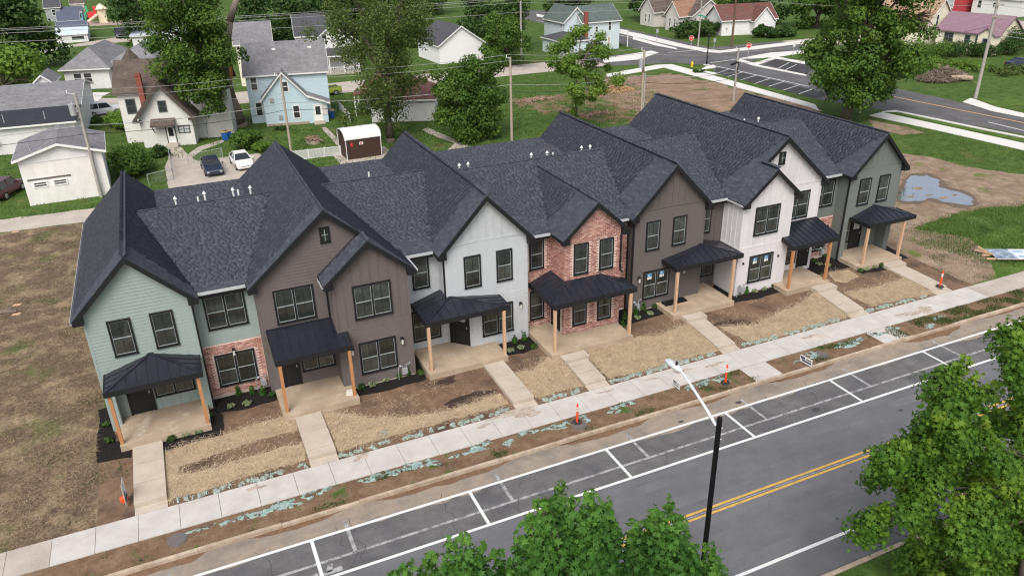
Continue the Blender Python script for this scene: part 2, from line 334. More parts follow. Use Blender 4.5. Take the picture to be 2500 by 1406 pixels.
for i, (xa, xb, wd) in enumerate(((-30,-8,.35),(-6,3.5,.42),(4.5,8.5,.3),(9.5,15.5,.36),(17.5,22.5,.34),(24,27,.25),(29,33.5,.3),(38,42.5,.5),(44,60,.2))):
    sheet('gutter_mud', [(xa,-9.15),(xb,-9.15),(xb-.8,-9.15-wd*.8),((xa+xb)/2,-9.15-wd),(xa+.8,-9.15-wd*.7)], .008, m_mud, .08, .25, 20+i, parent=road, zf=lambda y: RZ, kind=None)
def line(x0, x1, y, wd, mat, z=RZ+.010, nm='lane_line'):
    b = MB(); n = max(1, int((x1-x0)/10))
    b.face([(x0,y-wd/2,z),(x1,y-wd/2,z),(x1,y+wd/2,z),(x0,y+wd/2,z)]); b.build(nm, mat, road)
line(-70, 150, -10.27, .13, m_paint); line(-70, 150, -12.36, .13, m_paint); line(-70, 150, -18.37, .13, m_paint)
line(-70, 150, -15.15, .11, m_yellow); line(-70, 150, -15.42, .11, m_yellow)
line(-70, 150, -11.55, .12, m_paintold, RZ+.006, 'faded_lane_line')
line(-70, 150, -15.285, .035, m_paintold, RZ+.006, 'faded_lane_line')
b_ = MB()
for k in range(-8, 20):
    x = 6.85+6.28*k
    b = MB(); b.face([(x-.05,-12.30,RZ+.014),(x+.08,-12.30,RZ+.014),(x+.08,-10.33,RZ+.014),(x-.05,-10.33,RZ+.014)]); b.build('stall_line', m_paint, road)
    x += 1.35
    b = MB(); b.face([(x-.05,-11.5,RZ+.0075),(x+.09,-11.5,RZ+.0075),(x+.09,-9.75,RZ+.0075),(x-.05,-9.75,RZ+.0075)]); b.build('faded_stall_line', m_paintold, road)
# tyre-worn bands along the driving lanes
m_tyreband = M('tyre_worn_asphalt', (.132,.133,.142), .78, .14, .5, col2=(.158,.159,.168), thr=(.35,.75), world=True, fine=.12, fscale=22, streak=((.02,.75,1), .18), spec=.3)
for y_ in (-13.15, -14.4, -16.2, -17.5):
    b = MB()
    for i in range(-60, 220): xa, xb = i*.5, i*.5+.5; e_ = lambda x, s: y_+s*(.24+.10*noise.noise(Vector((x*.5, y_, s)))); b.face([(xa,e_(xa,-1),RZ+.003),(xb,e_(xb,-1),RZ+.003),(xb,e_(xb,1),RZ+.003),(xa,e_(xa,1),RZ+.003)])
    b.build('tyre_band', m_tyreband, road)
# faded arrow near the left end
b = MB(); z_ = RZ+.0085
for q in ([(6.0,-12.15),(6.75,-11.95),(6.75,-12.35)], [(6.75,-12.08),(7.6,-11.98),(7.6,-12.22),(6.75,-12.22)], [(7.0,-12.1),(7.15,-11.75),(7.35,-11.72),(7.25,-12.1)]):
    b.face([(p[0],p[1],z_) for p in q])
b.build('faded_arrow', m_paintold, road)
m_patchdark = M('asphalt_crack', (.055,.055,.058), .85, .2, 4, world=True)
rng = random.Random(5)
for k in range(9):                                  # cracks across the parking lane
    x = rng.uniform(-2, 46); b = MB(); y = -12.3; p = Vector((x, y))
    while p.y < -10.0:
        q = p+Vector((rng.uniform(-.25,.25), rng.uniform(.15,.4))); wd = .012
        b.face([(p.x-wd,p.y,RZ+.0065),(p.x+wd,p.y,RZ+.0065),(q.x+wd,q.y,RZ+.0065),(q.x-wd,q.y,RZ+.0065)]); p = q
    b.build('crack', m_patchdark, road)
for x, y, r_ in ((26.8,-9.9,.13),(29.6,-11.9,.17),(23.5,-10.0,.1),(9.2,-14.1,.12),(33,-13.6,.1)):
    b = MB(); b.face([(x+r_*1.4*math.cos(t)*(1+.2*math.sin(3*t)), y+r_*.8*math.sin(t), RZ+.0085) for t in [i*math.pi/6 for i in range(12)]]); b.build('oil_spot', m_patchdark, road)
kerb = MB()
for i in range(-24, 50):
    x0 = i*3.0; kerb.box(x0+.006, x0+2.994, -9.16, -9.0, -.46, -.105+.012*math.sin(i*2.3))
tag(kerb.build('kerb', m_kerb), kind='structure')
kerb = MB()
for i in range(-24, 50): kerb.box(i*3.0+.006, i*3.0+2.994, -19.82, -19.66, -.46, -.105)
tag(kerb.build('kerb', m_kerb), kind='structure')

# sidewalk of separate slabs
sw = thing('sidewalk', None, None, (0,-7,-.1)); sw['kind'] = 'structure'
slab_proto = MB(); slab_proto.box(-.722, .722, -.735, .735, -.12, 0)
slabs = []
x = 1.04-1.47*40
for i in range(130):
    old = x < -2.5 or x > 46.0
    z_ = -.085+.006*math.sin(i*12.9)
    b = MB(); b.box(x+.008, x+1.462, -7.715, -6.215, -.2, z_); o = b.build('slab', m_oldconc if old else m_walk, sw); x += 1.47
# narrow kerb-side ramps crossing the verge
for x0, x1 in ((28.6,30.2),(37.0,38.7)):
    b = MB(); b.box(x0, x1, -8.99, -7.73, -.2, -.10); b.build('slab', m_walk, sw)

# front walks, in panels, with a low step at the sidewalk
def walk(x0, x1, ytop, step, skew=0.0):
    w_ = thing('garden_walk', None, None, ((x0+x1)/2, -4, 0)); w_['kind'] = 'structure'
    zt = .135 if not step else .06
    ys = [ytop, ytop-1.35, ytop-2.7, -5.75] if not step else [ytop-.62, -3.7 if ytop > -2.9 else -4.1, -4.8, -5.75]
    if step:
        b = MB(); b.box(x0-.12, x1+.12, ytop-.6, ytop-.005, -.15, .19); b.build('step', m_path, w_)
    for i, (a, c) in enumerate(zip(ys, ys[1:])):
        s0 = skew*(ytop-a); s1 = skew*(ytop-c); b = MB(); zz = zt-.012*i
        b.solid([(x0-s1,c+.006,-.2),(x1-s1,c+.006,-.2),(x1-s0,a-.006,-.2),(x0-s0,a-.006,-.2),(x0-s1,c+.006,zz),(x1-s1,c+.006,zz),(x1-s0,a-.006,zz),(x0-s0,a-.006,zz)],
                [(0,3,2,1),(4,5,6,7),(0,1,5,4),(1,2,6,5),(2,3,7,6),(3,0,4,7)]); b.build('panel', m_path, w_)
    s0 = skew*(ytop+5.75); s1 = skew*(ytop+6.2)
    b = MB(); b.solid([(x0-s1,-6.2,-.2),(x1-s1,-6.2,-.2),(x1-s0,-5.756,-.2),(x0-s0,-5.756,-.2),(x0-s1,-6.2,-.075),(x1-s1,-6.2,-.075),(x1-s0,-5.756,-.06),(x0-s0,-5.756,-.06)],
            [(0,3,2,1),(4,5,6,7),(0,1,5,4),(1,2,6,5),(2,3,7,6),(3,0,4,7)]); b.build('step', m_path, w_)
walk(.93,2.12,-1.77,0); walk(7.68,8.85,-2.59,0); walk(17.12,18.2,-2.13,0); walk(21.05,22.2,-3.1,1,.05); walk(29.1,30.2,-2.21,1,.08); walk(38.1,39.4,-2.54,1,.15); walk(44.45,45.75,-1.93,1,.06)

# mulch beds, straw, hydroseed
for P in ([(-.5,2.2),(-.5,-2.05),(.9,-2.35),(.9,-1.0),(.2,-.8),(.2,2.2)], [(2.15,-2.45),(4.6,-2.35),(4.75,-.9),(4.3,.2),(3.9,-1.5),(2.15,-1.5)], [(4.3,.8),(4.5,-.55),(6.0,-.75),(7.2,-.6),(7.3,.8)],
          [(10.55,-1.2),(10.75,-1.95),(12.5,-2.1),(14.15,-1.95),(14.4,-.8),(14.4,.7),(13.7,.7),(13.7,-1.2)], [(18.2,-.3),(18.45,-1.65),(19.5,-1.75),(20.6,-1.5),(20.7,.2),(20.3,-.3)],
          [(25.3,.2),(25.35,-1.6),(27.0,-1.45),(28.55,-1.35),(28.6,-.3),(26.8,-.3),(26.8,.2)], [(32.6,-.2),(32.7,-1.9),(34.5,-2.15),(36.25,-2.0),(36.3,-1.2),(33.3,-1.2),(33.3,.5)],
          [(39.3,.9),(39.4,-1.1),(41.0,-1.2),(42.6,-1.2),(42.6,.9)], [(42.6,-1.3),(42.5,-2.2),(44.3,-2.5),(44.4,-1.5)], [(46.0,-1.7),(46.9,-1.8),(47.3,.3),(46.6,1.2),(46.4,-.2)]):
    sheet('mulch_bed', P, .014, m_mulch, .07, .18, len(P)+P[0][0])
straw_polys = [[(402,1105),(425,1098),(470,1082),(545,1062),(640,1030),(712,1014),(720,1022),(728,1052),(700,1056),(640,1072),(520,1112),(440,1140),(436,1160),(480,1153),(600,1118),(738,1082),(748,1123),(620,1158),(500,1196),(432,1212),(412,1228),(404,1222)],
    [(787,1000),(800,1001),(838,1008),(900,1020),(960,1019),(1060,1012),(1140,990),(1205,965),(1220,962),(1242,985),(1150,1012),(1000,1052),(862,1090),(826,1104),(800,1050)],
    [(1258,909),(1300,904),(1340,868),(1365,872),(1425,942),(1395,950),(1310,972),(1285,955)],
    [(1428,866),(1475,852),(1560,822),(1600,822),(1680,790),(1705,800),(1765,852),(1680,876),(1560,908),(1490,926)],
    [(1758,800),(1850,792),(1870,778),(1960,738),(1990,712),(2020,718),(2092,768),(1960,805),(1830,838)],
    [(2025,665),(2070,660),(2100,674),(2060,690),(2036,688)], [(2060,715),(2130,702),(2180,690),(2208,676),(2222,680),(2288,716),(2200,732),(2128,748)]]
STRAW = []
for i, P in enumerate(straw_polys):
    W_ = px(P, -.04); W_ = [on_z(a, b, gz(w_.y)) for (a, b), w_ in zip(P, W_)]
    W_ = [on_z(a, b, gz(w_.y)) for (a, b), w_ in zip(P, W_)]
    STRAW.append(W_); sheet('straw_bed', W_, .020, m_strawbed, .10, .15, 40+i, kind='stuff')
def inpoly(x, y, P):
    c = False; n = len(P)
    for i in range(n):
        a, b = P[i], P[i-1]
        if (a[1] > y) != (b[1] > y) and x < (b[0]-a[0])*(y-a[1])/(b[1]-a[1])+a[0]: c = not c
    return c
def blades(name, spots, L, wd, mat, flat, seed, label=None, cat=None):
    """strands or grass blades: one thin triangle each"""
    rs = np.random.RandomState(seed); n = len(spots); P = np.array(spots)
    az = rs.uniform(0, 2*np.pi, n); el = rs.uniform(0, .25, n) if flat else rs.uniform(.6, 1.4, n); ll = L*rs.uniform(.5, 1.2, n)
    d = np.stack([np.cos(az)*np.cos(el), np.sin(az)*np.cos(el), np.sin(el)], 1)*ll[:, None]
    s_ = np.stack([-np.sin(az), np.cos(az), np.zeros(n)], 1)*wd
    V = np.stack([P-s_, P+s_, P+d], 1).reshape(-1, 3); F = np.arange(3*n).reshape(-1, 3)
    o = np_mesh(name, V, F, rs.uniform(0, 1, n), mat); o['kind'] = 'stuff'
    if label: tag(o, label, cat)
    return o
rs = random.Random(11); sp = []
for P in STRAW:
    x0, x1 = min(p.x for p in P), max(p.x for p in P); y0, y1 = min(p.y for p in P), max(p.y for p in P)
    A = (x1-x0)*(y1-y0)
    for _ in range(int(A*560)):
        x, y = rs.uniform(x0-.4, x1+.4), rs.uniform(max(-6.15, y0-.4), y1+.4)
        if inpoly(x+rs.gauss(0, .19), y+rs.gauss(0, .19), P): sp.append((x, y, gz(y)+.022+rs.random()*.03))
sp2 = []
for _ in range(36000):                                # loose straw over the side yard
    x, y = rs.uniform(-14, -.5), rs.uniform(-6, 29)
    if noise.noise(Vector((x*.35, y*.35, 2.2))) > rs.uniform(-.25, .5): sp2.append((x, y, gz(y)+.012+rs.random()*.02))
for _ in range(9000):
    x, y = rs.uniform(2, 44), rs.uniform(-6, -2.2)
    if noise.noise(Vector((x*.8, y*.8, 31))) > rs.uniform(-.1, .7): sp.append((x, y, gz(y)+.012))
blades('weathered_straw', sp2, .30, .007, M('weathered_straw', (.3,.22,.14), .9, .2, 1.2, pal=[(.27,.205,.12),(.42,.33,.205),(.34,.26,.16)], spec=.1), True, 13, 'weathered straw thinly strewn over the left yard', 'straw')
blades('straw', sp, .32, .0075, m_straw, True, 3, 'loose golden straw spread over the front yards', 'straw')

m_blade = M('grass_blade', (.07,.15,.02), .7, 0, 1, pal=[(.050,.100,.018),(.080,.150,.028),(.11,.185,.040),(.060,.120,.022),(.14,.20,.055)], spec=.2, trans=.25)
m_weed = M('weed_blade', (.05,.09,.02), .7, 0, 1, pal=[(.03,.06,.012),(.05,.09,.02),(.04,.08,.016),(.07,.11,.03)], spec=.2, trans=.2)
sp = []
rs = random.Random(21)
RY = px([(2190,300),(2130,285),(2500,370),(2700,420),(2700,470),(2500,425),(2345,400),(2290,385),(2215,372)])
RY2 = px([(2225,562),(2335,518),(2390,508),(2500,498),(2640,520),(2640,640),(2500,642),(2440,648),(2400,640),(2300,610),(2240,600)])
for P, dn in ((RY, 70), (RY2, 260)):
    x0, x1 = min(p.x for p in P), max(p.x for p in P); y0, y1 = min(p.y for p in P), max(p.y for p in P)
    for _ in range(int((x1-x0)*(y1-y0)*dn)):
        x, y = rs.uniform(x0, x1), rs.uniform(y0, y1)
        if inpoly(x+rs.gauss(0, .35), y+rs.gauss(0, .35), P) and noise.noise(Vector((x*.5, y*.5, 6))) > rs.uniform(-.8, .25): sp.append((x, y, gz(y)))
sq = []
for _ in range(90000):
    x, y = rs.uniform(-12, 62), rs.uniform(34, 68)
    if noise.noise(Vector((x*.6, y*.6, 8))) > rs.uniform(-.5, .6) and not (3.6 < x < 13.2 and y < 46): sq.append((x, y, .04))
blades('lawn_grass', sq, .22, .035, m_blade, False, 24, 'mown green grass of the back gardens', 'grass')
blades('grass', sp, .17, .016, m_blade, False, 4, 'rough green grass growing on the lot to the right', 'grass')
sp = []
for _ in range(60000):                                # weeds on the verge, denser to the right
    x = rs.uniform(-6, 75); y = rs.uniform(-8.98, -7.76)
    d_ = -.15 if x < 22 else (.02 if x < 38 else .35 if x > 40 else .1)
    if noise.noise(Vector((x*.9, y*1.3, 9)))+d_ > rs.uniform(.2, .5): sp.append((x, y, -.12))
for _ in range(40000):
    x = rs.uniform(-12, .8); y = rs.uniform(-6, 29)
    if noise.noise(Vector((x*.5, y*.5, 15))) > rs.uniform(.2, .6): sp.append((x, y, gz(y)))
for _ in range(14000):
    x = rs.uniform(47, 56); y = rs.uniform(-6.1, 0)
    if noise.noise(Vector((x*.6, y*.6, 25))) > rs.uniform(.0, .5): sp.append((x, y, gz(y)))
LOT = px([(1255,240),(1420,215),(1480,180),(1640,178),(1990,262),(2010,285),(1600,302),(1390,285)])
for _ in range(26000):
    x, y = rs.uniform(43, 75), rs.uniform(30, 66)
    if inpoly(x, y, LOT) and noise.noise(Vector((x*.22, y*.22, 3))) > rs.uniform(.05, .55): sp.append((x, y, .04))
blades('weeds', sp, .15, .014, m_weed, False, 6, 'low weeds sprouting along the verge and bare yards', 'weeds')

def blob(mbx, x, y, lx, ly, z, seed, h=.03):
    r2 = random.Random(seed); n = 22; ph = [r2.uniform(0, 6.28) for _ in range(4)]
    ring = []
    for i in range(n):
        t = 2*math.pi*i/n; q = 1+.28*math.sin(2*t+ph[0])+.22*math.sin(3*t+ph[1])+.16*math.sin(5*t+ph[2])+.12*math.sin(8*t+ph[3])
        ring.append((x+lx*q*math.cos(t), y+ly*q*math.sin(t), z))
    base = len(mbx.v); mbx.v += ring+[(x+(a[0]-x)*.75, y+(a[1]-y)*.75, z+h*(.7+.5*r2.random())) for a in ring]+[(x, y, z+h*1.1)]
    for i in range(n):
        j = (i+1) % n; mbx.f.append((base+i, base+j, base+n+j, base+n+i)); mbx.r.append(.5)
        mbx.f.append((base+n+i, base+n+j, base+2*n)); mbx.r.append(.5)
hy = MB(); sd = 1
for X_, Y_, lx, ly in ((490,1290,.45,.14),(548,1276,.2,.12),(590,1262,.25,.14),(640,1250,.75,.22),(690,1232,.7,.25),(752,1208,.3,.2),(782,1195,.35,.28),(905,1168,.35,.22),(945,1155,.6,.25),(1015,1135,.7,.25),(1050,1128,.35,.3),
      (1115,1112,.35,.12),(1160,1098,.5,.2),(1180,1082,.4,.22),(1240,1080,.25,.2),(1285,1055,.4,.22),(1355,1042,.5,.2),(1385,1030,.25,.2),(1425,1020,.3,.25),(1500,1000,.35,.25),(1530,985,.5,.2),(1685,945,.3,.2),(1715,935,.45,.22),(1760,925,.45,.25),
      (1960,880,.4,.2),(1985,865,.5,.25),(2060,843,.6,.25),(2090,832,.5,.25),(2145,815,.55,.2),(2180,800,.4,.2),(2270,795,.35,.2),(2290,775,.4,.15)):
    p = on_z(X_, Y_, -.1); blob(hy, p.x, p.y, lx, ly, -.115, sd); sd += 1
p = on_z(940,1060,-.1); blob(hy, p.x, p.y, .22, .2, gz(p.y)+.01, 77)
tag(hy.build('hydroseed', m_hydro, fix=False), 'turquoise hydroseed mulch sprayed in patches on the verge', 'hydroseed', kind='stuff')
hy = MB(); rs = random.Random(8); dk = MB()
for x0, x1 in ((2.5,7.5),(9.0,16.8),(18.3,20.6),(22.1,28.4),(30.2,36.9),(38.9,43.6)):
    sheet('edging_soil', [(x0-.1,-6.19),(x1+.1,-6.19),(x1,-5.72),(x0,-5.74)], .012, m_soil, .06, .2, x0)
    x = x0
    while x < x1:
        if rs.random() < .8: blob(hy, x, -5.97+rs.uniform(-.08,.1), rs.uniform(.07,.19), rs.uniform(.08,.19), gz(-5.97)+.012, rs.random()*99, .06)
        x += rs.uniform(.12,.27)
m_smear = M('mud_smear', (.30,.235,.18), .9, .25, 3, world=True, fine=.15, fscale=20, col2=(.44,.385,.33))
for k_, (X_, Y_, lx, ly) in enumerate(((1255,1000,.9,.18),(1290,1010,.5,.25),(1205,1020,.35,.1),(1180,1040,.3,.12),(880,1118,.3,.15),(880,1095,.25,.08),(625,1190,.35,.12),(1665,905,.6,.12),(1745,890,.5,.12),(1975,822,.45,.12),(2225,765,.9,.2),(2260,755,.5,.3),(1590,925,.4,.08),(1480,955,.5,.06))):
    p = on_z(X_, Y_, -.085); sm = MB(); blob(sm, p.x, min(-6.3, max(-7.6, p.y)), lx, min(ly, .35), -.0785, 300+k_, .003); tag(sm.build('mud_smear', m_smear, fix=False), kind='structure')
tag(hy.build('edging_clods', m_hydro2, fix=False), 'grey green clods lining the back of the sidewalk', 'clods', kind='stuff')
wet = MB()
for X_, Y_, lx, ly, k in ((1150,965,1.0,.3,3),(1120,985,.5,.2,4),(1770,788,1.1,.22,5),(1090,930,.6,.25,6)):
    p = on_z(X_, Y_, -.03); blob(wet, p.x, p.y, lx, ly, gz(p.y)+.006, k, .012)
tag(wet.build('wet_soil', M('wet_soil', (.045,.030,.024), .45, .3, 3, world=True, bump=.5, bscale=20)), 'dark wet soil patches in the bare yards', 'soil', kind='stuff')

# ---------------------------------------------------------------- streets behind and to the side
def S2(name, P, dz, mat, jit=0.0, **k): return sheet(name, P, dz, mat, jit, 1.0, 2, **k)
back_street = S2('back_street', [(-80,69.0),(66.5,69.0),(66.5,76.3),(-80,77.0)], .010, m_oldconc)
S2('back_street', [(66.5,68.6),(75.8,66.0),(78,62.8),(90,61.5),(104,66.5),(104,74.5),(90,75.2),(78.5,77),(66.5,76.3)], .012, m_roadnew)
S2('back_street', [(104,66.5),(160,62),(160,71),(104,74.5)], .010, m_oldconc)
S2('side_street', [(78.5,77),(89.5,75.2),(91.5,140),(81,150)], .011, m_roadnew)
S2('side_street', [(76.2,56.5),(79.8,62.2),(90,61.5),(88.6,45),(88.8,30),(88,19),(92,-6),(86,-6),(81.6,14.9),(78.6,27.6),(76,36)], .014, m_roadnew)
S2('parking_bays', [(76.0,56.2),(78.4,59.2),(79.4,58.2),(79.4,38),(76.0,37)], .018, m_roadsealed)
S2('parking_bays', px([(1868,158),(1895,145),(1968,150),(1985,170),(1965,184)]), .018, m_roadsealed)
S2('far_yard', px([(0,140),(330,84),(420,70),(420,92),(150,118),(0,160)]), .010, m_oldconc)
def strip(name, P, z0, z1, mat, nm=None):
    b = MB(); W_ = [Vector(p).to_2d() for p in P]; b.prism([(p.x,p.y,z0) for p in W_], (0,0,z1-z0)); return tag(b.build(name, mat), kind='structure')
strip('pavement', px([(1598,160),(1640,158),(1780,196),(1990,256),(2000,272),(1975,262),(1760,204),(1620,166)]), 0, .09, m_white_conc)
strip('pavement', px([(1480,182),(1600,160),(1622,166),(1485,190)]), 0, .085, m_white_conc)
strip('pavement', px([(2122,283),(2153,275),(2300,307),(2500,351),(2700,395),(2700,415),(2500,368),(2300,322)]), 0, .09, m_white_conc)
strip('pavement', px([(1470,143),(1530,135),(1590,125),(1608,130),(1560,146),(1475,154)]), 0, .09, m_white_conc)
strip('pavement', px([(1512,75),(1555,82),(1680,112),(1735,122),(1758,125),(1850,113),(1985,97),(1985,104),(1850,121),(1757,130),(1720,128),(1640,112),(1512,82)]), 0, .09, m_white_conc)
strip('pavement', px([(1800,145),(1835,138),(1880,130),(1962,124),(1962,130),(1900,140),(1965,152),(1965,158),(1880,142),(1835,144)]), 0, .09, m_white_conc)
strip('pavement', px([(1545,90),(1600,105),(1650,118),(1655,122),(1600,112),(1545,97)]), 0, .08, m_white_conc)
strip('pavement', px([(2350,250),(2370,240),(2430,262),(2500,278),(2600,300),(2600,318),(2500,288),(2420,272)]), 0, .09, m_white_conc)
strip('pavement', px([(1310,35),(1370,46),(1430,62),(1430,67),(1370,52),(1310,41)]), 0, .08, m_white_conc)
strip('kerb', px([(1725,163),(1742,160),(1748,166),(1712,173),(1750,180),(1740,183),(1705,174)]), 0, .12, m_white_conc)
strip('kerb', px([(1800,150),(1808,146),(1840,155),(1895,140),(1898,143),(1850,160),(1970,184),(1968,187),(1840,162)]), 0, .12, m_white_conc)
strip('kerb', px([(2153,274),(2185,271),(2280,290),(2400,315),(2500,335),(2500,338),(2400,318),(2280,293),(2190,274)]), 0, .12, m_white_conc)
for a, c in (((1744,183),(1778,171)),((1776,189),(1811,178)),((1808,197),(1845,186)),((1842,206),(1880,193)),((1876,213),(1916,200)),((1912,222),(1954,208)),((1950,231),(1985,219)),((1901,168),(1926,155)),((1918,172),(1945,159))):
    p, q = on_z(*a), on_z(*c); d = (q-p).normalized(); s_ = Vector((-d.y, d.x, 0))*.06
    b = MB(); b.face([(v.x,v.y,.066) for v in (p-s_, q-s_, q+s_, p+s_)]); tag(b.build('bay_line', m_paint), kind='structure')
for a, c, wd, mt in (((1743,162),(1975,213),.1,m_paint),((1630,130),(1735,122),.1,m_paint),((1735,155),(1800,146),.1,m_paint),((2172,236),(2500,302),.12,M('orange_road_paint',(.55,.33,.17),.8,.1,2,world=True)),((2412,300),(2500,321),.09,m_paint),((1515,88),(1620,112),.08,m_paint),((1310,52),(1400,70),.08,m_paint)):
    p, q = on_z(*a), on_z(*c); d = (q-p).normalized(); s_ = Vector((-d.y, d.x, 0))*wd
    b = MB(); b.face([(v.x,v.y,.070) for v in (p-s_, q-s_, q+s_, p+s_)]); tag(b.build('lane_line', mt), kind='structure')
for P in ([(2180,277),(2290,297),(2500,341),(2500,348),(2290,303)], [(1692,166),(1726,166),(1738,171),(1712,174)], [(1838,150),(1870,142),(1893,143),(1858,156)], [(2378,243),(2440,240),(2500,236),(2500,258),(2430,262)],):
    strip('grass_island', px(P), 0, .10, m_lawn)

# ---------------------------------------------------------------- the row of townhouses
m_shingle = M('roof_shingle', (.04,.04,.05), .85, .10, 3, pal=[(.039,.043,.055),(.053,.058,.074),(.045,.049,.063),(.070,.076,.095),(.051,.056,.072),(.041,.046,.059)], fine=.10, fscale=50, spec=.25)
m_under = M('roof_deck', (.022,.023,.028), .9, .1, 3)
m_black = M('black_trim', (.011,.011,.013), .55, .1, 6, spec=.35)
m_metal = M('black_standing_seam', (.014,.016,.024), .30, .25, 1.5, spec=.65, metal=.0, fine=.2, fscale=9)
m_gut = M('gutter_aluminium', (.55,.57,.58), .45, .1, 6, metal=.3)
m_glass = M('window_glass', (.020,.024,.022), .06, .5, .9, pal=[(.014,.017,.016),(.030,.036,.032),(.020,.024,.023),(.055,.062,.054),(.018,.022,.020),(.038,.044,.040)], spec=.7)  # colour mottling imitates vague reflections; base tone differs per pane
m_sash = M('window_sash', (.30,.35,.345), .5, .05, 6)
m_mortar = M('mortar', (.68,.55,.49), .95, .12, 3, fine=.15, fscale=40)
m_brick = M('brick', (.3,.1,.08), .9, .1, 8, pal=[(.47,.255,.205),(.28,.115,.096),(.55,.345,.285),(.39,.185,.150),(.24,.100,.088),(.52,.305,.250),(.32,.135,.112),(.59,.405,.34)], fine=.15, fscale=40, spec=.2)
m_cedar = M('stained_cedar', (.42,.20,.088), .65, .2, 3, stretch=(8,8,.7), fine=.12, fscale=20)
m_fir = M('raw_fir', (.52,.345,.225), .75, .2, 3, stretch=(8,8,.7), fine=.15, fscale=12)
m_pvc = M('white_pvc', (.66,.66,.65), .5, .04, 5)
m_grey = M('galvanised', (.42,.44,.45), .5, .15, 8, metal=.4)
m_found = M('foundation', (.44,.37,.30), .9, .12, 2, fine=.1, fscale=25)
m_doorglass = M('door_glass', (.45,.48,.48), .25, .1, 3)
m_lamp = M('lantern_glass', (.55,.55,.52), .2, .05, 3)
SID = {'sage': (.285,.345,.325), 'taupe': (.130,.112,.108), 'pale': (.47,.495,.515), 'white': (.62,.605,.615), 'umber': (.120,.106,.100), 'olive': (.150,.168,.155)}
def m_side(k): return M('siding_'+k, SID[k], .75, .05, 1.2, fine=.04, fscale=30, streak=((1.2,1.2,.12), .10))
ZE = 5.76; YB = 12.9
# gables: name -> (xl, xr, ridge z, front y of roof, back y)
GAB = {'A': (-.19,4.72,8.21,-.30,YB), 'C': (6.78,14.18,8.89,-.40,YB), 'C2': (9.90,14.20,7.575,-1.56,-.10), 'E': (15.59,20.80,8.45,-.69,YB), 'G': (21.79,25.74,7.54,-1.72,5.3),
       'H': (26.50,31.78,8.44,-.70,YB), 'I': (33.18,37.33,7.565,-1.59,-.17), 'J': (33.18,40.41,8.90,-.47,YB), 'L': (42.20,47.0,8.14,-.45,YB)}
# cross roofs: name -> (xl, xr, eave y, ridge y)
CROSS = {'AB': (2.27,10.48,.36,6.9), 'CE': (10.48,18.2,.18,6.85), 'EH': (18.2,29.14,-.25,5.9), 'HJ': (29.14,36.8,-.02,6.4), 'JL': (36.8,44.6,.42,6.5)}
ZR = 7.76
SURF = []
for k, (a, b_, zr, yf, yb) in GAB.items():
    m_ = (a+b_)/2; s_ = (zr-ZE)/(m_-a)
    ybl = ybr = yb
    if k == 'C2': ybr = -.404
    if k == 'I': ybl = -.474
    SURF.append((k, a, m_, yf, ybl, lambda x, y, a=a, s=s_: ZE+s*(x-a), 'L'))
    SURF.append((k, m_, b_, yf, ybr, lambda x, y, b=b_, s=s_: ZE+s*(b-x), 'R'))
for k, (a, b_, ye, yr) in CROSS.items():
    p_ = (ZR-ZE)/(yr-ye)
    SURF.append((k, a, b_, ye, yr, lambda x, y, ye=ye, p=p_: ZE+p*(y-ye), 'F'))
    SURF.append((k, a, b_, yr, yr+2.7, lambda x, y, yr=yr: ZR-.33*(y-yr), 'B'))
    SURF.append((k, a, b_, yr+2.7, YB+.1, lambda x, y, yr=yr: ZR-.891+.02*(y-yr-2.7), 'K'))
def visible(k, x, y, z):
    for (n, x0, x1, y0, y1, f, _t) in SURF:
        if n != k and x0 <= x <= x1 and y0 <= y <= y1 and f(x, y) > z+.02: return False
    return True
sh_proto = MB(); sh_proto.solid([(-.5,0,0),(.5,0,0),(.5,.22,-.004),(-.5,.22,-.004),(-.5,0,.016),(.5,0,.016),(.5,.22,.004),(-.5,.22,.004)], [(4,5,6,7),(0,1,5,4),(1,2,6,5),(3,0,4,7)])
RNG = random.Random(77)
def plane_shingles(k, corner, u, v, n, wu, wv, out):
    """corner at the eave, u along the eave, v up the slope"""
    ex = .143; i = 0
    while i*ex < wv-.02:
        x = -RNG.random()*.2
        while x < wu:
            w_ = RNG.choice((.16,.20,.24,.30,.34)); a, c = max(0, x), min(wu, x+w_)
            if c-a > .03:
                p = corner+u*((a+c)/2)+v*(i*ex)
                q = p+v*.07
                if visible(k, q.x, q.y, q.z):
                    s_ = .8
                    out.append(Matrix(((u.x*(c-a), v.x, n.x*s_, p.x), (u.y*(c-a), v.y, n.y*s_, p.y), (u.z*(c-a), v.z, n.z*s_, p.z), (0,0,0,1))))
            x += w_
        i += 1
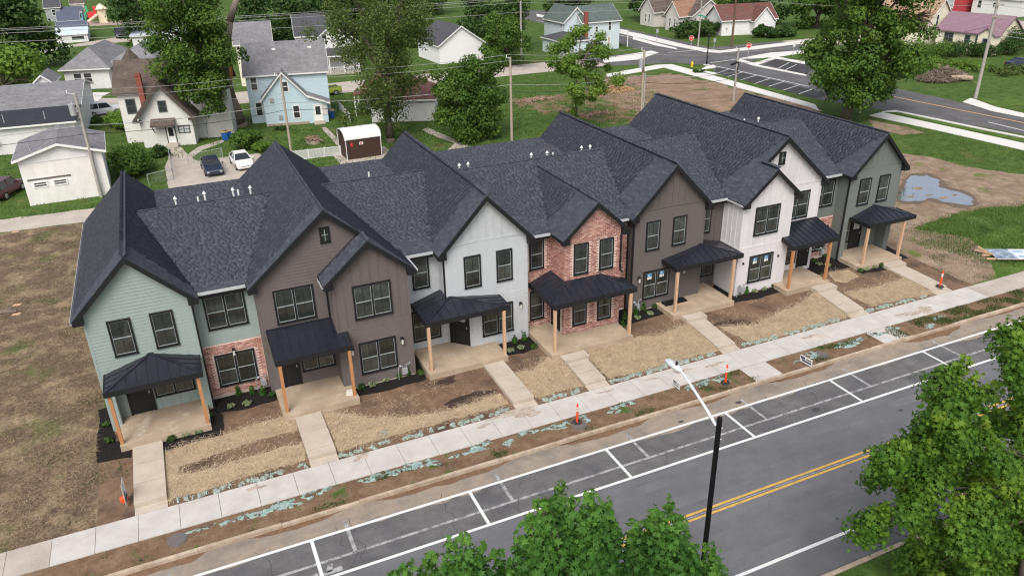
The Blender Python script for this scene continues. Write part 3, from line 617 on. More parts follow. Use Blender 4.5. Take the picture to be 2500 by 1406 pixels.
def build_roof(unit, gabs, crosses, halfcut=None):
    deck = MB(); sh = []; caps = []
    for k in gabs:
        xl, xr, zr, yf, yb = GAB[k]; xm = (xl+xr)/2
        for sgn, xe in ((1, xl), (-1, xr)):
            y1 = yb
            if k == 'C2' and sgn < 0: y1 = -.404
            if k == 'I' and sgn > 0: y1 = -.474
            deck.prism([(xe,yf,ZE-.012),(xm,yf,zr-.012),(xm,yf,zr-.13),(xe,yf,ZE-.13)], (0,y1-yf,0))
            sl_ = Vector((xm-xe, 0, zr-ZE)); Ls = sl_.length; v = sl_.normalized(); u = Vector((0,1,0)) if sgn < 0 else Vector((0,-1,0)); n = u.cross(v)
            if n.z < 0: n = -n
            c0 = Vector((xe, yf if sgn < 0 else y1, ZE))
            plane_shingles(k, c0, u, v, n, y1-yf, Ls, sh)
        y = yf
        yr_end = min(yb, yf+99)
        while y < yr_end-.1:
            if visible(k, xm, y+.1, zr): caps.append((Vector((xm, y, zr)), (xr-xl)/2, zr-ZE, 'y'))
            y += .26
    for k in crosses:
        xl, xr, ye, yr = CROSS[k]
        deck.prism([(xl,ye,ZE-.012),(xl,yr,ZR-.012),(xl,yr+2.7,ZR-.903),(xl,YB,ZR-.84),(xl,YB,ZR-.96),(xl,yr+2.7,ZR-1.02),(xl,yr,ZR-.13),(xl,ye,ZE-.13)], (xr-xl,0,0))
        sl_ = Vector((0, yr-ye, ZR-ZE)); v = sl_.normalized(); u = Vector((1,0,0)); n = u.cross(v)
        plane_shingles(k, Vector((xl,ye,ZE)), u, v, n, xr-xl, sl_.length, sh)
        v2 = Vector((0,-2.7,.891)); plane_shingles(k, Vector((xr,yr+2.7,ZR-.891)), Vector((-1,0,0)), v2.normalized(), Vector((0,.891,2.7)).normalized(), xr-xl, v2.length, sh)
        v3 = Vector((0, YB-yr-2.7, .02*(YB-yr-2.7))); plane_shingles(k, Vector((xl,yr+2.7,ZR-.891)), u, v3.normalized(), Vector((0,0,1)), xr-xl, v3.length, sh)
        x = xl
        while x < xr:
            if visible(k, x+.1, yr, ZR): caps.append((Vector((x, yr, ZR)), yr-ye, ZR-ZE, 'x'))
            x += .26
    roof = deck.build('roof', m_under, unit)
    pieces(roof, 'shingle', sh_proto, sh, m_shingle, RNG, 300, 'shingle_field')
    cp = {}
    for p, run, rise, ax in caps:
        key = (round(run, 2), round(rise, 2), ax)
        if key not in cp:
            s_ = rise/run; q = MB(); wd = .17/math.sqrt(1+s_*s_); dz = wd*s_; t = .02
            if ax == 'y': q.solid([(-wd,0,-dz+t*.5),(0,0,t*1.3),(wd,0,-dz+t*.5),(-wd,.30,-dz),(0,.30,t*.55),(wd,.30,-dz),(-wd,0,-dz-.01),(wd,0,-dz-.01)], [(0,1,4,3),(1,2,5,4),(6,7,2,1),(6,1,0,0)][:3])
            else: q.solid([(0,-wd,-dz+t*.5),(0,0,t*1.3),(0,wd,-dz+t*.5),(.30,-wd,-dz),(.30,0,t*.55),(.30,wd,-dz),(0,-wd,-dz-.01),(0,wd,-dz-.01)], [(0,3,4,1),(1,4,5,2),(6,1,2,7)])
            me = q.mesh('ridge_cap'); me.materials.append(m_shingle); cp[key] = me
        o = bpy.data.objects.new('ridge_cap', cp[key]); COL.objects.link(o); o.parent = roof; o.location = p+Vector((0,0,.006))-ORG[unit.name]
    # rake boards, soffits and the boxed returns at the eaves
    for k in gabs:
        xl, xr, zr, yf, yb = GAB[k]; xm = (xl+xr)/2; s_ = (zr-ZE)/(xm-xl); b = MB(); ov = .30
        for sgn, xe in ((1, xl), (-1, xr)):
            b.prism([(xe,yf-.03,ZE-.014),(xm,yf-.03,zr-.014),(xm,yf-.03,zr-.27),(xe+sgn*.25,yf-.03,ZE-.02),(xe+sgn*.25,yf-.03,ZE-.24),(xe,yf-.03,ZE-.24)][:4]+[(xe,yf-.03,ZE-.24)], (0,.028,0))
            b.prism([(xe,yf+.001,ZE-.24),(xe,yf+.001,ZE-.13),(xe+sgn*.42,yf+.001,ZE+.42*s_-.14),(xe+sgn*.42,yf+.001,ZE-.24)], (0,ov-.004,0))
            # soffit
            b.prism([(xe+sgn*.40,yf+.001,ZE+.40*s_-.135),(xm,yf+.001,zr-.135),(xm,yf+.001,zr-.165),(xe+sgn*.40,yf+.001,ZE+.40*s_-.165)], (0,ov-.004,0))
            if k not in ('C2', 'I'):
                b.box(xe-.012 if sgn > 0 else xe-.012, xe+.012, yf, yb, ZE-.16, ZE-.02)
            # eave soffit board along the side wall
            yy1 = yb if k not in ('C2','I','G') else (yb if k == 'G' else -.17)
            b.box(min(xe, xe+sgn*.38)+.013, max(xe, xe+sgn*.38)-.013, yf+ov, yy1, ZE-.17, ZE-.135)
        b.build('rake_board', m_black, roof)
    for k in crosses:
        xl, xr, ye, yr = CROSS[k]
    return roof
def gutter(roof, x0, x1, y, ends=True):
    b = MB(); b.box(x0, x1, y-.10, y-.085, ZE-.12, ZE-.01); b.box(x0, x1, y-.085, y-.02, ZE-.12, ZE-.10); b.box(x0, x1, y-.018, y-.003, ZE-.12, ZE+.0); b.box(x0, x1, y-.084, y-.066, ZE-.015, ZE-.004)
    b.box(x0, x0+.012, y-.084, y-.02, ZE-.098, ZE-.016); b.box(x1-.012, x1, y-.084, y-.02, ZE-.098, ZE-.016)
    g = b.build('gutter', m_gut, roof); c = MB(); c.box(x0, x1, y-.0, y+.33, ZE-.20, ZE-.135); c.box(x0, x1, y+.0005, y+.012, ZE-.30, ZE-.2005); c.build('soffit', m_black, roof)
def side_gutter(roof, x, y0, y1, sgn):
    b = MB(); b.box(x-.09 if sgn < 0 else x+.015, x-.075 if sgn < 0 else x+.09, y0, y1, ZE-.12, ZE-.01); b.box(x-.075 if sgn < 0 else x+.016, x-.016 if sgn < 0 else x+.075, y0, y1, ZE-.12, ZE-.10); b.build('gutter', m_gut, roof)

# ---- wall pieces
def lap_boards(wall, mat, x0, x1, y, z0, ztop, ex=.155, axis='x', sgn=-1):
    """lap siding: one board per course; ztop(x)->limit is given as list of roof lines; axis 'x' faces -y, axis 'y' faces +-x"""
    i = 0; z = z0
    while True:
        a0, a1 = x0, x1
        zt = z+ex-.007
        if callable(ztop):
            lo = ztop(z); hi = ztop(min(zt, 99))
            if lo is None: break
            (bl, br) = (max(x0, lo[0]), min(x1, lo[1])); hi = hi or ((lo[0]+lo[1])/2,)*2
            (tl, tr) = (max(x0, hi[0]), min(x1, hi[1]))
            if br-bl < .03: break
            if tr < tl: tl = tr = (tl+tr)/2
        else:
            if z >= ztop-.01: break
            zt = min(zt, ztop); bl, br, tl, tr = x0, x1, x0, x1
        p0, p1 = .030, .012
        if axis == 'x':
            V = [(bl,y,z),(br,y,z),(br,y-p0,z),(bl,y-p0,z),(tl,y,zt),(tr,y,zt),(tr,y-p1,zt),(tl,y-p1,zt)]
        else:
            V = [(y,bl,z),(y,br,z),(y+sgn*p0,br,z),(y+sgn*p0,bl,z),(y,tl,zt),(y,tr,zt),(y+sgn*p1,tr,zt),(y+sgn*p1,tl,zt)]
        b = MB(); b.solid(V, [(0,1,2,3),(4,7,6,5),(2,1,5,6),(3,2,6,7),(0,3,7,4)]); b.build('siding_board', mat, wall)
        z += ex
def battens(wall, mat, x0, x1, y, z0, ztop, sp=.41, axis='x', sgn=-1):
    n = max(1, round((x1-x0)/sp)); st = (x1-x0)/n
    for i in range(n+1):
        x = x0+i*st
        zt = ztop(x) if callable(ztop) else ztop
        if zt-z0 < .12: continue
        b = MB()
        if axis == 'x': b.box(x-.022, x+.022, y-.024, y, z0, zt)
        else: b.box(min(y, y+sgn*.024), max(y, y+sgn*.024), x-.022, x+.022, z0, zt)
        b.build('batten', mat, wall)
def band(wall, mat, x0, x1, y, z0, z1, axis='x', sgn=-1):
    b = MB()
    if axis == 'x': b.box(x0, x1, y-.030, y, z0, z1)
    else: b.box(min(y, y+sgn*.030), max(y, y+sgn*.030), x0, x1, z0, z1)
    b.build('trim_board', mat, wall)
def corner(wall, mat, x, y, z0, z1, sx, sy=-1):
    """corner boards on both faces of an outside corner; sx: +1 when the wall lies at greater x"""
    b = MB(); b.prism([(x-sx*.032,y-.032,z0),(x+sx*.085,y-.032,z0),(x+sx*.085,y-.001,z0),(x-sx*.001,y-.001,z0),(x-sx*.001,y+.085,z0),(x-sx*.032,y+.085,z0)], (0,0,z1-z0)); b.build('corner_board', mat, wall)
def rake_at(k, drop=.17):
    xl, xr, zr, yf, yb = GAB[k]; xm = (xl+xr)/2; s_ = (zr-ZE)/(xm-xl)
    def span(z):
        zz = z+drop
        if zz >= zr: return None
        if zz <= ZE: return (-1e3, 1e3)
        d = (zz-ZE)/s_; return (xl+d, xr-d)
    def top(x): return ZE+s_*min(x-xl, xr-x)-drop
    return span, top
def gable_body(wall_mb, k, x0, x1, y0, y1, zb, drop=.14):
    xl, xr, zr, yf, yb = GAB[k]; xm = (xl+xr)/2; s_ = (zr-ZE)/(xm-xl); f = lambda x: ZE+s_*min(x-xl, xr-x)-drop
    wall_mb.prism([(x0,y0,zb),(x1,y0,zb),(x1,y0,f(x1)),(xm,y0,f(xm)),(x0,y0,f(x0))], (0,y1-y0,0))
def bricks(wall, x0, x1, y, z0, ztop, holes, axis='x', sgn=-1, out=None):
    bw, bh, g = .200, .058, .016; row = 0; z = z0
    while z < 8:
        x = x0-(bw+g)/2*(row % 2); any_ = False
        while x < x1:
            a, c = max(x, x0), min(x+bw, x1)
            if c-a > .04:
                cx = (a+c)/2; zt = ztop(cx) if callable(ztop) else ztop
                if z+bh <= zt:
                    any_ = True
                    if not any(h[0]-.01 < c and a < h[1]+.01 and h[2]-.01 < z+bh and z < h[3]+.01 for h in holes):
                        if axis == 'x': out.append(Matrix(((c-a,0,0,cx),(0,1,0,y),(0,0,bh,z+bh/2),(0,0,0,1))))
                        else: out.append(Matrix(((0,-sgn,0,y),(c-a,0,0,cx),(0,0,bh,z+bh/2),(0,0,0,1))))
            x += bw+g
        if not any_: break
        z += bh+g; row += 1
br_proto = MB(); br_proto.solid([(-.5,.004,-.5),(.5,.004,-.5),(.5,.004,.5),(-.5,.004,.5),(-.5,-.012,-.5),(.5,-.012,-.5),(.5,-.012,.5),(-.5,-.012,.5)], [(4,5,6,7),(0,1,5,4),(1,2,6,5),(2,3,7,6),(3,0,4,7)])

def window(unit, x0, x1, y, z0, z1, n=1, axis='x', sgn=-1, small=False, stick=False, name='window'):
    """outer size of the black trim; n = sashes side by side"""
    T = .085 if not small else .07
    y = y-.022 if axis == 'x' else y+sgn*.022
    def P(u, d, z): return (u, y-d, z) if axis == 'x' else (y+sgn*d, u, z)
    def bx(b, u0, u1, d0, d1, za, zb):
        if axis == 'x': b.box(u0, u1, y-d1, y-d0, za, zb)
        else: b.box(min(y+sgn*d0, y+sgn*d1), max(y+sgn*d0, y+sgn*d1), u0, u1, za, zb)
    f = MB(); D = .058
    bx(f, x0, x0+T, -.04, D, z0, z1); bx(f, x1-T, x1, -.04, D, z0, z1); bx(f, x0+T, x1-T, -.02, D, z1-T, z1); bx(f, x0+T, x1-T, -.02, D, z0, z0+T); bx(f, x0-.02, x1+.02, -.02, D+.012, z0-.03, z0-.001)
    iw = (x1-x0-2*T); cells = []
    mull = .09
    cw = (iw-mull*(n-1))/n
    for i in range(n):
        a = x0+T+i*(cw+mull); cells.append((a, a+cw))
        if i < n-1: bx(f, a+cw, a+cw+mull, -.02, D-.004, z0+T, z1-T)
    o = f.build(name, m_black, unit)
    zm = (z0+z1)/2
    for a, c in cells:
        za, zb = z0+T, z1-T
        if small:
            s_ = MB(); bx(s_, (a+c)/2-.012, (a+c)/2+.012, .026, .034, za, zb); bx(s_, a, c, .0265, .033, zm-.012, zm+.012); s_.build('muntin', m_sash, o)
            p = MB(); bx(p, a, c, .010, .024, za, zb); p.build('pane', m_glass, o); continue
        t = .017; s_ = MB()
        bx(s_, a, a+t, .018, .044, za, zb); bx(s_, c-t, c, .018, .044, za, zb); bx(s_, a+t, c-t, .018, .044, zb-t, zb); bx(s_, a+t, c-t, .018, .046, za, za+t*1.3); bx(s_, a+t, c-t, .018, .046, zm-.017, zm+.017)
        s_.build('sash', m_sash if not small else m_black, o)
        for q0, q1 in ((za+t*1.3, zm-.017), (zm+.017, zb-t)):
            p = MB(); bx(p, a+t, c-t, .006, .022, q0, q1); p.build('pane', m_glass, o)
            g = MB(); bx(g, (a+c)/2-.009, (a+c)/2+.009, .0225, .031, q0, q1); g.build('muntin', m_black, o)
        if stick:
            k = MB(); bx(k, a+.18, a+.46, .024, .0255, zb-.42, zb-.06); k.build('sticker', m_pvc, o)
            k = MB(); bx(k, a+.18, a+.46, .026, .0275, zb-.26, zb-.06); k.build('sticker', M('sticker_blue', (.04,.24,.50), .6, .05), o)
            k = MB(); bx(k, a+.25, a+.28, .028, .029, zb-.23, zb-.09); bx(k, a+.2801, a+.36, .028, .029, zb-.12, zb-.09); bx(k, a+.2801, a+.36, .028, .029, zb-.23, zb-.20); bx(k, a+.3601, a+.39, .028, .029, zb-.21, zb-.11); k.build('sticker_letter', m_pvc, o)
    return o
def door(unit, a, b, z0=.31, h=2.08):
    """a, b: the two ends of the black frame seen from outside, left then right"""
    a, b = Vector((a[0],a[1],0)), Vector((b[0],b[1],0)); d = (b-a); L = d.length; d.normalize(); n = Vector((d.y,-d.x,0))
    def bx(mbx, u0, u1, q0, q1, za, zb): mbx.obox(a+d*(u0+u1)/2+n*(q0+q1)/2+Vector((0,0,(za+zb)/2)), d*(u1-u0)/2, n*(q1-q0)/2, Vector((0,0,(zb-za)/2)))
    f = MB(); bx(f, 0, .09, -.03, .06, z0, z0+h+.1); bx(f, L-.09, L, -.03, .06, z0, z0+h+.1); bx(f, .0901, L-.0901, -.03, .06, z0+h, z0+h+.1)
    s_ = MB(); bx(s_, .091, L-.091, -.03, .03, z0+.01, z0+h-.002)
    o = s_.build('door', m_black, unit); f.build('door_frame', m_black, o)
    g = MB(); bx(g, .23, L/2-.012, .0305, .038, z0+1.35, z0+1.85); bx(g, L/2+.012, L-.23, .0305, .038, z0+1.35, z0+1.85); g.build('door_glass', m_doorglass, o)
    r_ = MB()
    for za, zb in ((z0+.2, z0+.62), (z0+.74, z0+1.18)):
        bx(r_, .2, L-.2, .0305, .036, za, za+.035); bx(r_, .2, L-.2, .0305, .036, zb-.035, zb); bx(r_, .2, .235, .0305, .036, za+.036, zb-.036); bx(r_, L-.235, L-.2, .0305, .036, za+.036, zb-.036)
    r_.build('door_panel', M('door_panel', (.02,.02,.022), .4, .05), o)
    k = MB(); bx(k, L-.17, L-.13, .0305, .075, z0+.98, z0+1.1); k.build('handle', m_grey, o)
def wall_light(unit, x, y, z, glass=True):
    b = MB(); b.box(x-.06, x+.06, y-.035, y, z-.02, z+.18); b.box(x-.075, x+.075, y-.20, y-.0351, z+.13, z+.17); o = b.build('wall_light', m_black, unit)
    g = MB(); g.cyl((x,y-.12,z-.14), (x,y-.12,z+.129), .055, .055, 10); g.build('lantern_glass', m_lamp, o)
def gas_meter(unit, x, y, z=.35):
    b = MB(); b.box(x-.13, x+.13, y-.26, y-.08, z+.22, z+.52); b.cyl((x-.09,y-.17,z+.52), (x-.09,y-.17,z+.66), .02); b.cyl((x+.09,y-.17,z+.52), (x+.09,y-.17,z+.70), .02); b.cyl((x+.09,y-.17,z+.70), (x+.32,y-.12,z+.70), .02); b.cyl((x+.32,y-.12,z+.70), (x+.32,y-.01,z+.70), .02)
    b.cyl((x-.09,y-.17,z+.66), (x-.32,y-.17,z+.62), .02); b.cyl((x-.32,y-.17,z+.62), (x-.32,y-.17,-.02), .02); b.ball((x-.2,y-.17,z+.68), .07, .07, .06); b.build('gas_meter', m_grey, unit)
def downspout(unit, x, y, z0=.15, z1=5.5):
    b = MB(); b.box(x-.04, x+.04, y-.09, y-.02, z0, z1); b.prism([(x-.04,y-.09,z0),(x-.04,y-.02,z0),(x-.04,y-.26,z0-.1),(x-.04,y-.30,z0-.03)], (.08,0,0)); b.build('downspout', m_black, unit)
def vent(unit, x, y, z, h, cap=True):
    b = MB(); b.cyl((x,y,z-.3), (x,y,z+h), .05, .05, 10); o = b.build('roof_vent', m_pvc, unit)
    if cap:
        c = MB(); c.cyl((x,y,z+h-.06), (x,y,z+h-.04), .06, .10, 10); c.cyl((x,y,z+h-.04), (x,y,z+h+.10), .10, .02, 10); c.build('vent_cap', m_pvc, o)
def porch(unit, x0, x1, y0, yback, posts, mat, planes, seams, slabpoly=None):
    s_ = MB()
    if slabpoly: s_.prism([(p[0],p[1],-.1) for p in slabpoly], (0,0,.4))
    else: s_.box(x0, x1, y0, yback, -.1, .3)
    s_.build('porch_slab', m_porch, unit)
    for (px_, py_) in posts:
        b = MB(); b.box(px_-.07, px_+.07, py_-.07, py_+.07, .305, 2.735); o = b.build('post', mat, unit)
        c = MB(); c.box(px_-.055, px_+.055, py_-.055, py_+.055, .3, .3045); c.build('post_base', m_grey, o)
    # roof: list of polygons of the upper surface
    r_ = MB()
    for P in planes: r_.prism([Vector(p)-Vector((0,0,.05)) for p in P], (0,0,.05))
    ro = r_.build('porch_roof', m_metal, unit)
    for (a, b_) in seams['seam']:
        q = MB(); q.bar(Vector(a)+Vector((0,0,.014)), Vector(b_)+Vector((0,0,.014)), .022, .034); q.build('roof_seam', m_metal, ro)
    for (a, b_) in seams['hip']:
        q = MB(); q.bar(Vector(a)+Vector((0,0,.012)), Vector(b_)+Vector((0,0,.012)), .12, .045); q.build('hip_cap', m_metal, ro)
    for (a, b_) in seams['eave']:
        q = MB(); q.bar(Vector(a)+Vector((0,0,-.10)), Vector(b_)+Vector((0,0,-.10)), .05, .24); q.build('fascia', m_black, ro)
    if seams.get('soffit'):
        q = MB(); q.prism([(p[0],p[1],2.74) for p in seams['soffit']], (0,0,.03)); q.build('ceiling', m_black, ro)
ZQ = 2.95
def lerp(a, b, t): return Vector(a)+(Vector(b)-Vector(a))*t
def hip_seams(apex, fl, fr, bl, br):
    """apex against the wall; front triangle, left and right triangles; seams climb the slope"""
    S_ = []; A, FL, FR, BL, BR = map(Vector, (apex, fl, fr, bl, br))
    n = int((FR-FL).length/.40)
    for i in range(1, n):
        p = lerp(FL, FR, i/n); t = (p.x-FL.x)/(A.x-FL.x) if p.x < A.x else (FR.x-p.x)/(FR.x-A.x)
        e = (lerp(FL, A, t) if p.x < A.x else lerp(FR, A, t)); e = Vector((p.x, e.y, e.z)); S_.append((p, e))
    for side, (F_, B_) in enumerate(((FL, BL), (FR, BR))):
        m_ = max(2, int((F_-B_).length/.40))
        for i in range(1, m_):
            p = lerp(F_, B_, i/m_); t = (p.y-F_.y)/(A.y-F_.y) if abs(A.y-F_.y) > 1e-3 else 1
            if t >= 1: e = Vector((A.x, p.y, A.z))
            else: e = lerp(F_, A, t); e = Vector((e.x, p.y, e.z))
            S_.append((p, e))
    return S_
def simple_hip(unit, x0, x1, yf, yw, apex, posts, mat, slab):
    FL, FR, BL, BR = (x0,yf,ZQ), (x1,yf,ZQ), (x0,yw,ZQ), (x1,yw,ZQ)
    planes = [[FL, FR, apex], [BL, FL, apex], [FR, BR, apex]]
    porch(unit, *slab, posts, mat, planes, {'seam': hip_seams(apex, FL, FR, BL, BR), 'hip': [(FL, apex), (FR, apex)], 'eave': [(FL, FR), (BL, FL), (FR, BR)], 'soffit': [(x0+.02,yf+.02),(x1-.02,yf+.02),(x1-.02,yw-.02),(x0+.02,yw-.02)]})

G7 = 'townhouses in the new row'
def unit_(name, label, x, y): return thing(name, label, 'townhouse', (x, y, 0), 0, G7)
ZU0, ZU1, ZL0, ZL1 = 3.69, 5.39, .74, 2.42

# ---- sage green end unit
u = unit_('townhouse', 'sage green townhouse with brick base at the left end of the row', 2.3, 0); ms = m_side('sage')
b = MB(); gable_body(b, 'A', .18, 4.35, 0, 12.7, 2.95); b.box(.18, 4.35, .62, 12.7, .05, 2.9499); b.box(.18, .58, 0, .6199, .05, 2.9499); b.box(3.93, 4.35, 0, .6199, .05, 2.9499)
b.box(4.3501, 7.098, .75, 12.7, 2.88, 5.62); w_ = b.build('wall', ms, u)
sp_, tp_ = rake_at('A')
lap_boards(w_, ms, .20, 4.33, 0, 2.95, sp_); lap_boards(w_, ms, .20, .56, 0, .12, 2.94); lap_boards(w_, ms, 3.95, 4.33, 0, .12, 2.94); lap_boards(w_, ms, 4.37, 7.09, .75, 2.90, 5.60)
lap_boards(w_, ms, .02, .74, 4.35, .12, 5.55, axis='y', sgn=1); lap_boards(w_, ms, .02, 12.6, .18, .12, 5.6, axis='y', sgn=-1)
corner(w_, ms, .18, 0, .1, 5.75, 1); corner(w_, ms, 4.35, 0, .1, 5.6, -1)
battens(w_, ms, .62, 3.9, .62, .32, 2.9, .40)
bw_ = MB(); bw_.box(4.3501, 7.098, .75, 3, .05, 2.8795); bw = bw_.build('brick_wall', m_mortar, u); L_ = []
bricks(bw, 4.36, 7.09, .75, .22, 2.86, [(4.86,6.65,.62,2.33)], out=L_); pieces(bw, 'brick', br_proto, L_, m_brick, RNG, 300, 'brick_field')
b = MB(); b.box(4.36, 7.09, .735, .7495, -.05, .21); b.box(.17, 4.36, -.012, 0.0, -.05, .118); b.build('foundation', m_found, u)
for a in ((1.0,1.93), (2.67,3.61)): window(u, *a, 0, ZU0, ZU1)
window(u, 4.87, 6.65, .75, 3.67, 5.36, 2); window(u, 4.86, 6.65, .74, .65, 2.32, 2); window(u, 2.10, 3.82, .62, .95, 2.42, 2)
door(u, (.95,.615), (2.03,.615))
r_ = build_roof(u, ['A'], ['AB']); gutter(r_, 4.74, 6.76, .36); side_gutter(r_, -.19, -.28, 12.9, -1)
downspout(u, 4.43, .05); wall_light(u, 5.755, .70, 2.38); gas_meter(u, 6.8, .74, .1)
for x, h, c in ((4.60,.32,1),(5.66,.22,0),(6.0,.38,1),(7.39,.36,1),(7.64,.30,0),(8.25,.34,1)): vent(u, x, 7.5, 7.66, h, c)
simple_hip(u, .40, 4.27, -1.68, -.02, (2.35,-.03,3.53), [(.56,-1.54),(4.05,-1.54)], m_cedar, (.47, 4.17, -1.76, .615))

# ---- taupe unit with a projecting gable
u = unit_('townhouse', 'taupe townhouse with large gable and smaller projecting gable, attic window', 10.5, -.1); ms = m_side('taupe')
b = MB(); gable_body(b, 'C', 7.10, 13.82, -.10, 12.7, .05); gable_body(b, 'C2', 10.30, 13.8199, -1.26, -.1001, .05); w_ = b.build('wall', ms, u)
sp_, tp_ = rake_at('C'); lap_boards(w_, ms, 7.12, 13.8, -.10, .12, sp_)
s2, t2 = rake_at('C2'); lap_boards(w_, ms, 10.32, 13.80, -1.26, .12, 3.12); band(w_, ms, 10.30, 13.82, -1.26, 3.13, 3.30); battens(w_, ms, 10.36, 13.76, -1.26, 3.301, t2, .42)
lap_boards(w_, ms, -1.24, -.11, 10.30, .12, 5.6, axis='y', sgn=-1); lap_boards(w_, ms, -1.24, .6, 13.82, .12, 5.6, axis='y', sgn=1); lap_boards(w_, ms, -.08, .74, 7.10, .12, 5.6, axis='y', sgn=-1)
corner(w_, ms, 7.10, -.10, .1, 5.7, 1); corner(w_, ms, 10.30, -1.26, .1, 5.75, 1); corner(w_, ms, 13.82, -1.26, .1, 5.7, -1)
b = MB(); b.box(10.29, 13.83, -1.275, -1.2605, -.05, .118); b.box(7.09, 10.29, -.115, -.1005, -.05, .118); b.build('foundation', m_found, u)
window(u, 7.82, 9.63, -.10, ZU0, ZU1, 2); window(u, 10.25, 10.71, -.10, 7.29, 8.01, 1, small=True, name='attic_window')
window(u, 11.18, 12.98, -1.26, ZU0, ZU1, 2); window(u, 11.18, 12.98, -1.26, ZL0, ZL1, 2); window(u, 8.62, 10.2, -.10, .95, 2.42, 2)
door(u, (7.68,-.105), (8.52,-.105)); r_ = build_roof(u, ['C', 'C2'], []); side_gutter(r_, 9.90, -1.5, -.5, -1); side_gutter(r_, 14.20, -1.5, -.1, 1)
downspout(u, 10.22, -.10, 3.5, 5.5); wall_light(u, 13.28, -1.29, 2.1); wall_light(u, 7.42, -.13, 2.1); wall_light(u, 10.85, -1.29, 2.1); gas_meter(u, 13.25, -1.27, .1)
yf, yw = -2.28, -.13; zt_ = 3.52
f_ = lambda y: ZQ+(zt_-ZQ)*(y-yf)/(yw-yf)
pl_ = [[(7.28,yf,ZQ),(10.24,yf,ZQ),(10.24,yw,zt_),(7.28,yw,zt_)], [(10.2401,yf,ZQ),(10.72,yf,ZQ),(10.72,-1.30,f_(-1.30)),(10.2401,-1.30,f_(-1.30))]]
se_ = [((7.3+.4*i,yf,ZQ), (7.3+.4*i, yw if 7.3+.4*i < 10.25 else -1.30, f_(yw if 7.3+.4*i < 10.25 else -1.30))) for i in range(9)]
porch(u, 7.22, 10.70, -2.58, -.105, [(7.43,-2.24),(10.54,-2.24)], m_cedar, pl_, {'seam': se_, 'hip': [((7.28,yw-.05,zt_-.01),(10.24,yw-.05,zt_-.01))], 'eave': [((7.28,yf,ZQ),(10.72,yf,ZQ)), ((7.28,yf,ZQ),(7.28,yw,zt_)), ((10.72,yf,ZQ),(10.72,-1.3,f_(-1.3)))], 'soffit': [(7.3,yf+.03),(10.2,yf+.03),(10.2,yw-.02),(7.3,yw-.02)]},
      [(7.22,-2.58),(10.70,-2.58),(10.70,-1.30),(10.285,-1.30),(10.285,-.12),(7.22,-.12)])
b = MB(); b.prism([(10.15,-2.1,.301),(10.62,-2.25,.301),(10.66,-1.75,.301),(10.3,-1.72,.301)], (0,0,.05)); tag(b.build('wrapping_sheet', M('wrapping', (.62,.58,.54), .6, .2, 4)), 'crumpled pale wrapping beside the taupe porch post', 'wrapping')

# ---- pale grey unit with the corner door
u = unit_('townhouse', 'pale grey townhouse with corner door under a black hipped porch', 18.2, -.4); ms = m_side('pale')
b = MB(); gable_body(b, 'E', 16.0, 20.40, -.39, 12.7, 2.95); b.prism([(17.25,-.39,.05),(20.40,-.39,.05),(20.40,12.7,.05),(16.0,12.7,.05),(16.0,.62,.05),(16.25,.60,.05)], (0,0,2.8999)); b.box(13.8201, 15.9999, .62, 12.7, .05, 5.62); w_ = b.build('wall', ms, u)
sp_, tp_ = rake_at('E'); lap_boards(w_, ms, 16.02, 20.38, -.39, 2.95, lambda z: (sp_(z) if z < 5.99 else None)); band(w_, ms, 16.0, 20.4, -.39, 6.03, 6.17); battens(w_, ms, 16.2, 20.2, -.39, 6.171, tp_, .40)
lap_boards(w_, ms, 17.28, 20.38, -.39, .12, 2.94); battens(w_, ms, 13.9, 15.95, .62, .32, 5.55, .41)
battens(w_, ms, -.35, .58, 16.0, 2.96, 5.55, .41, axis='y', sgn=-1); lap_boards(w_, ms, -.37, .14, 20.40, .12, 5.6, axis='y', sgn=1)
corner(w_, ms, 16.0, -.39, 2.95, 5.75, 1); corner(w_, ms, 20.40, -.39, .1, 5.7, -1)
b = MB(); b.box(18.5, 20.41, -.405, -.3905, -.05, .118); b.build('foundation', m_found, u)
for a in ((16.95,17.85), (18.69,19.57)): window(u, *a, -.39, ZU0, ZU1)
window(u, 17.81, 19.55, -.39, ZL0, ZL1, 2); window(u, 14.57, 15.46, .62, ZU0, ZU1); window(u, 14.36, 15.88, .62, .75, 2.44, 2)
door(u, (16.36,.495), (17.15,-.30)); r_ = build_roof(u, ['E'], ['CE']); gutter(r_, 14.22, 15.58, .18)
downspout(u, 15.93, -.30, 3.2); wall_light(u, 19.97, -.42, 2.1); b = MB(); b.ball((20.02,-.5,.62), .06); b.cyl((20.02,-.5,.2),(20.02,-.5,.6),.02); b.build('hose_tap', m_grey, u)
vent(u, 14.55, 7.5, 7.6, .3, 0)
for x, h in ((19.63,.36),(20.17,.36)): vent(u, x, 6.9, 7.4, h)
AP, FL, FR, LW, LT, RW = (16.12,-.42,3.42), (14.40,-1.78,ZQ), (18.78,-1.78,ZQ), (14.40,.60,ZQ), (15.97,.60,3.42), (18.78,-.42,ZQ+.02)
se_ = hip_seams(AP, FL, FR, LW, RW)
se_ = [s for s in se_ if not (s[0][0] > 18.7 and s[0][1] > -1.7)]+[((18.78,-1.78+.34*i,ZQ+.01), lerp(FR, AP, .25*i)) for i in (1,2,3)]
porch(u, 14.30, 18.50, -2.12, -.39, [(14.50,-1.80+.04),(18.46,-1.76)], m_fir, [[FL, FR, AP], [LW, FL, AP, LT], [FR, RW, AP]],
      {'seam': se_, 'hip': [(FL, AP), (FR, AP)], 'eave': [(FL, FR), (LW, FL), (FR, RW)], 'soffit': [(14.42,-1.76),(18.76,-1.76),(18.76,-.45),(17.2,-.45),(16.2,.55),(14.42,.55)]},
      [(14.30,-2.12),(18.50,-2.12),(18.50,-.41),(17.24,-.41),(16.24,.58),(14.30,.58)])

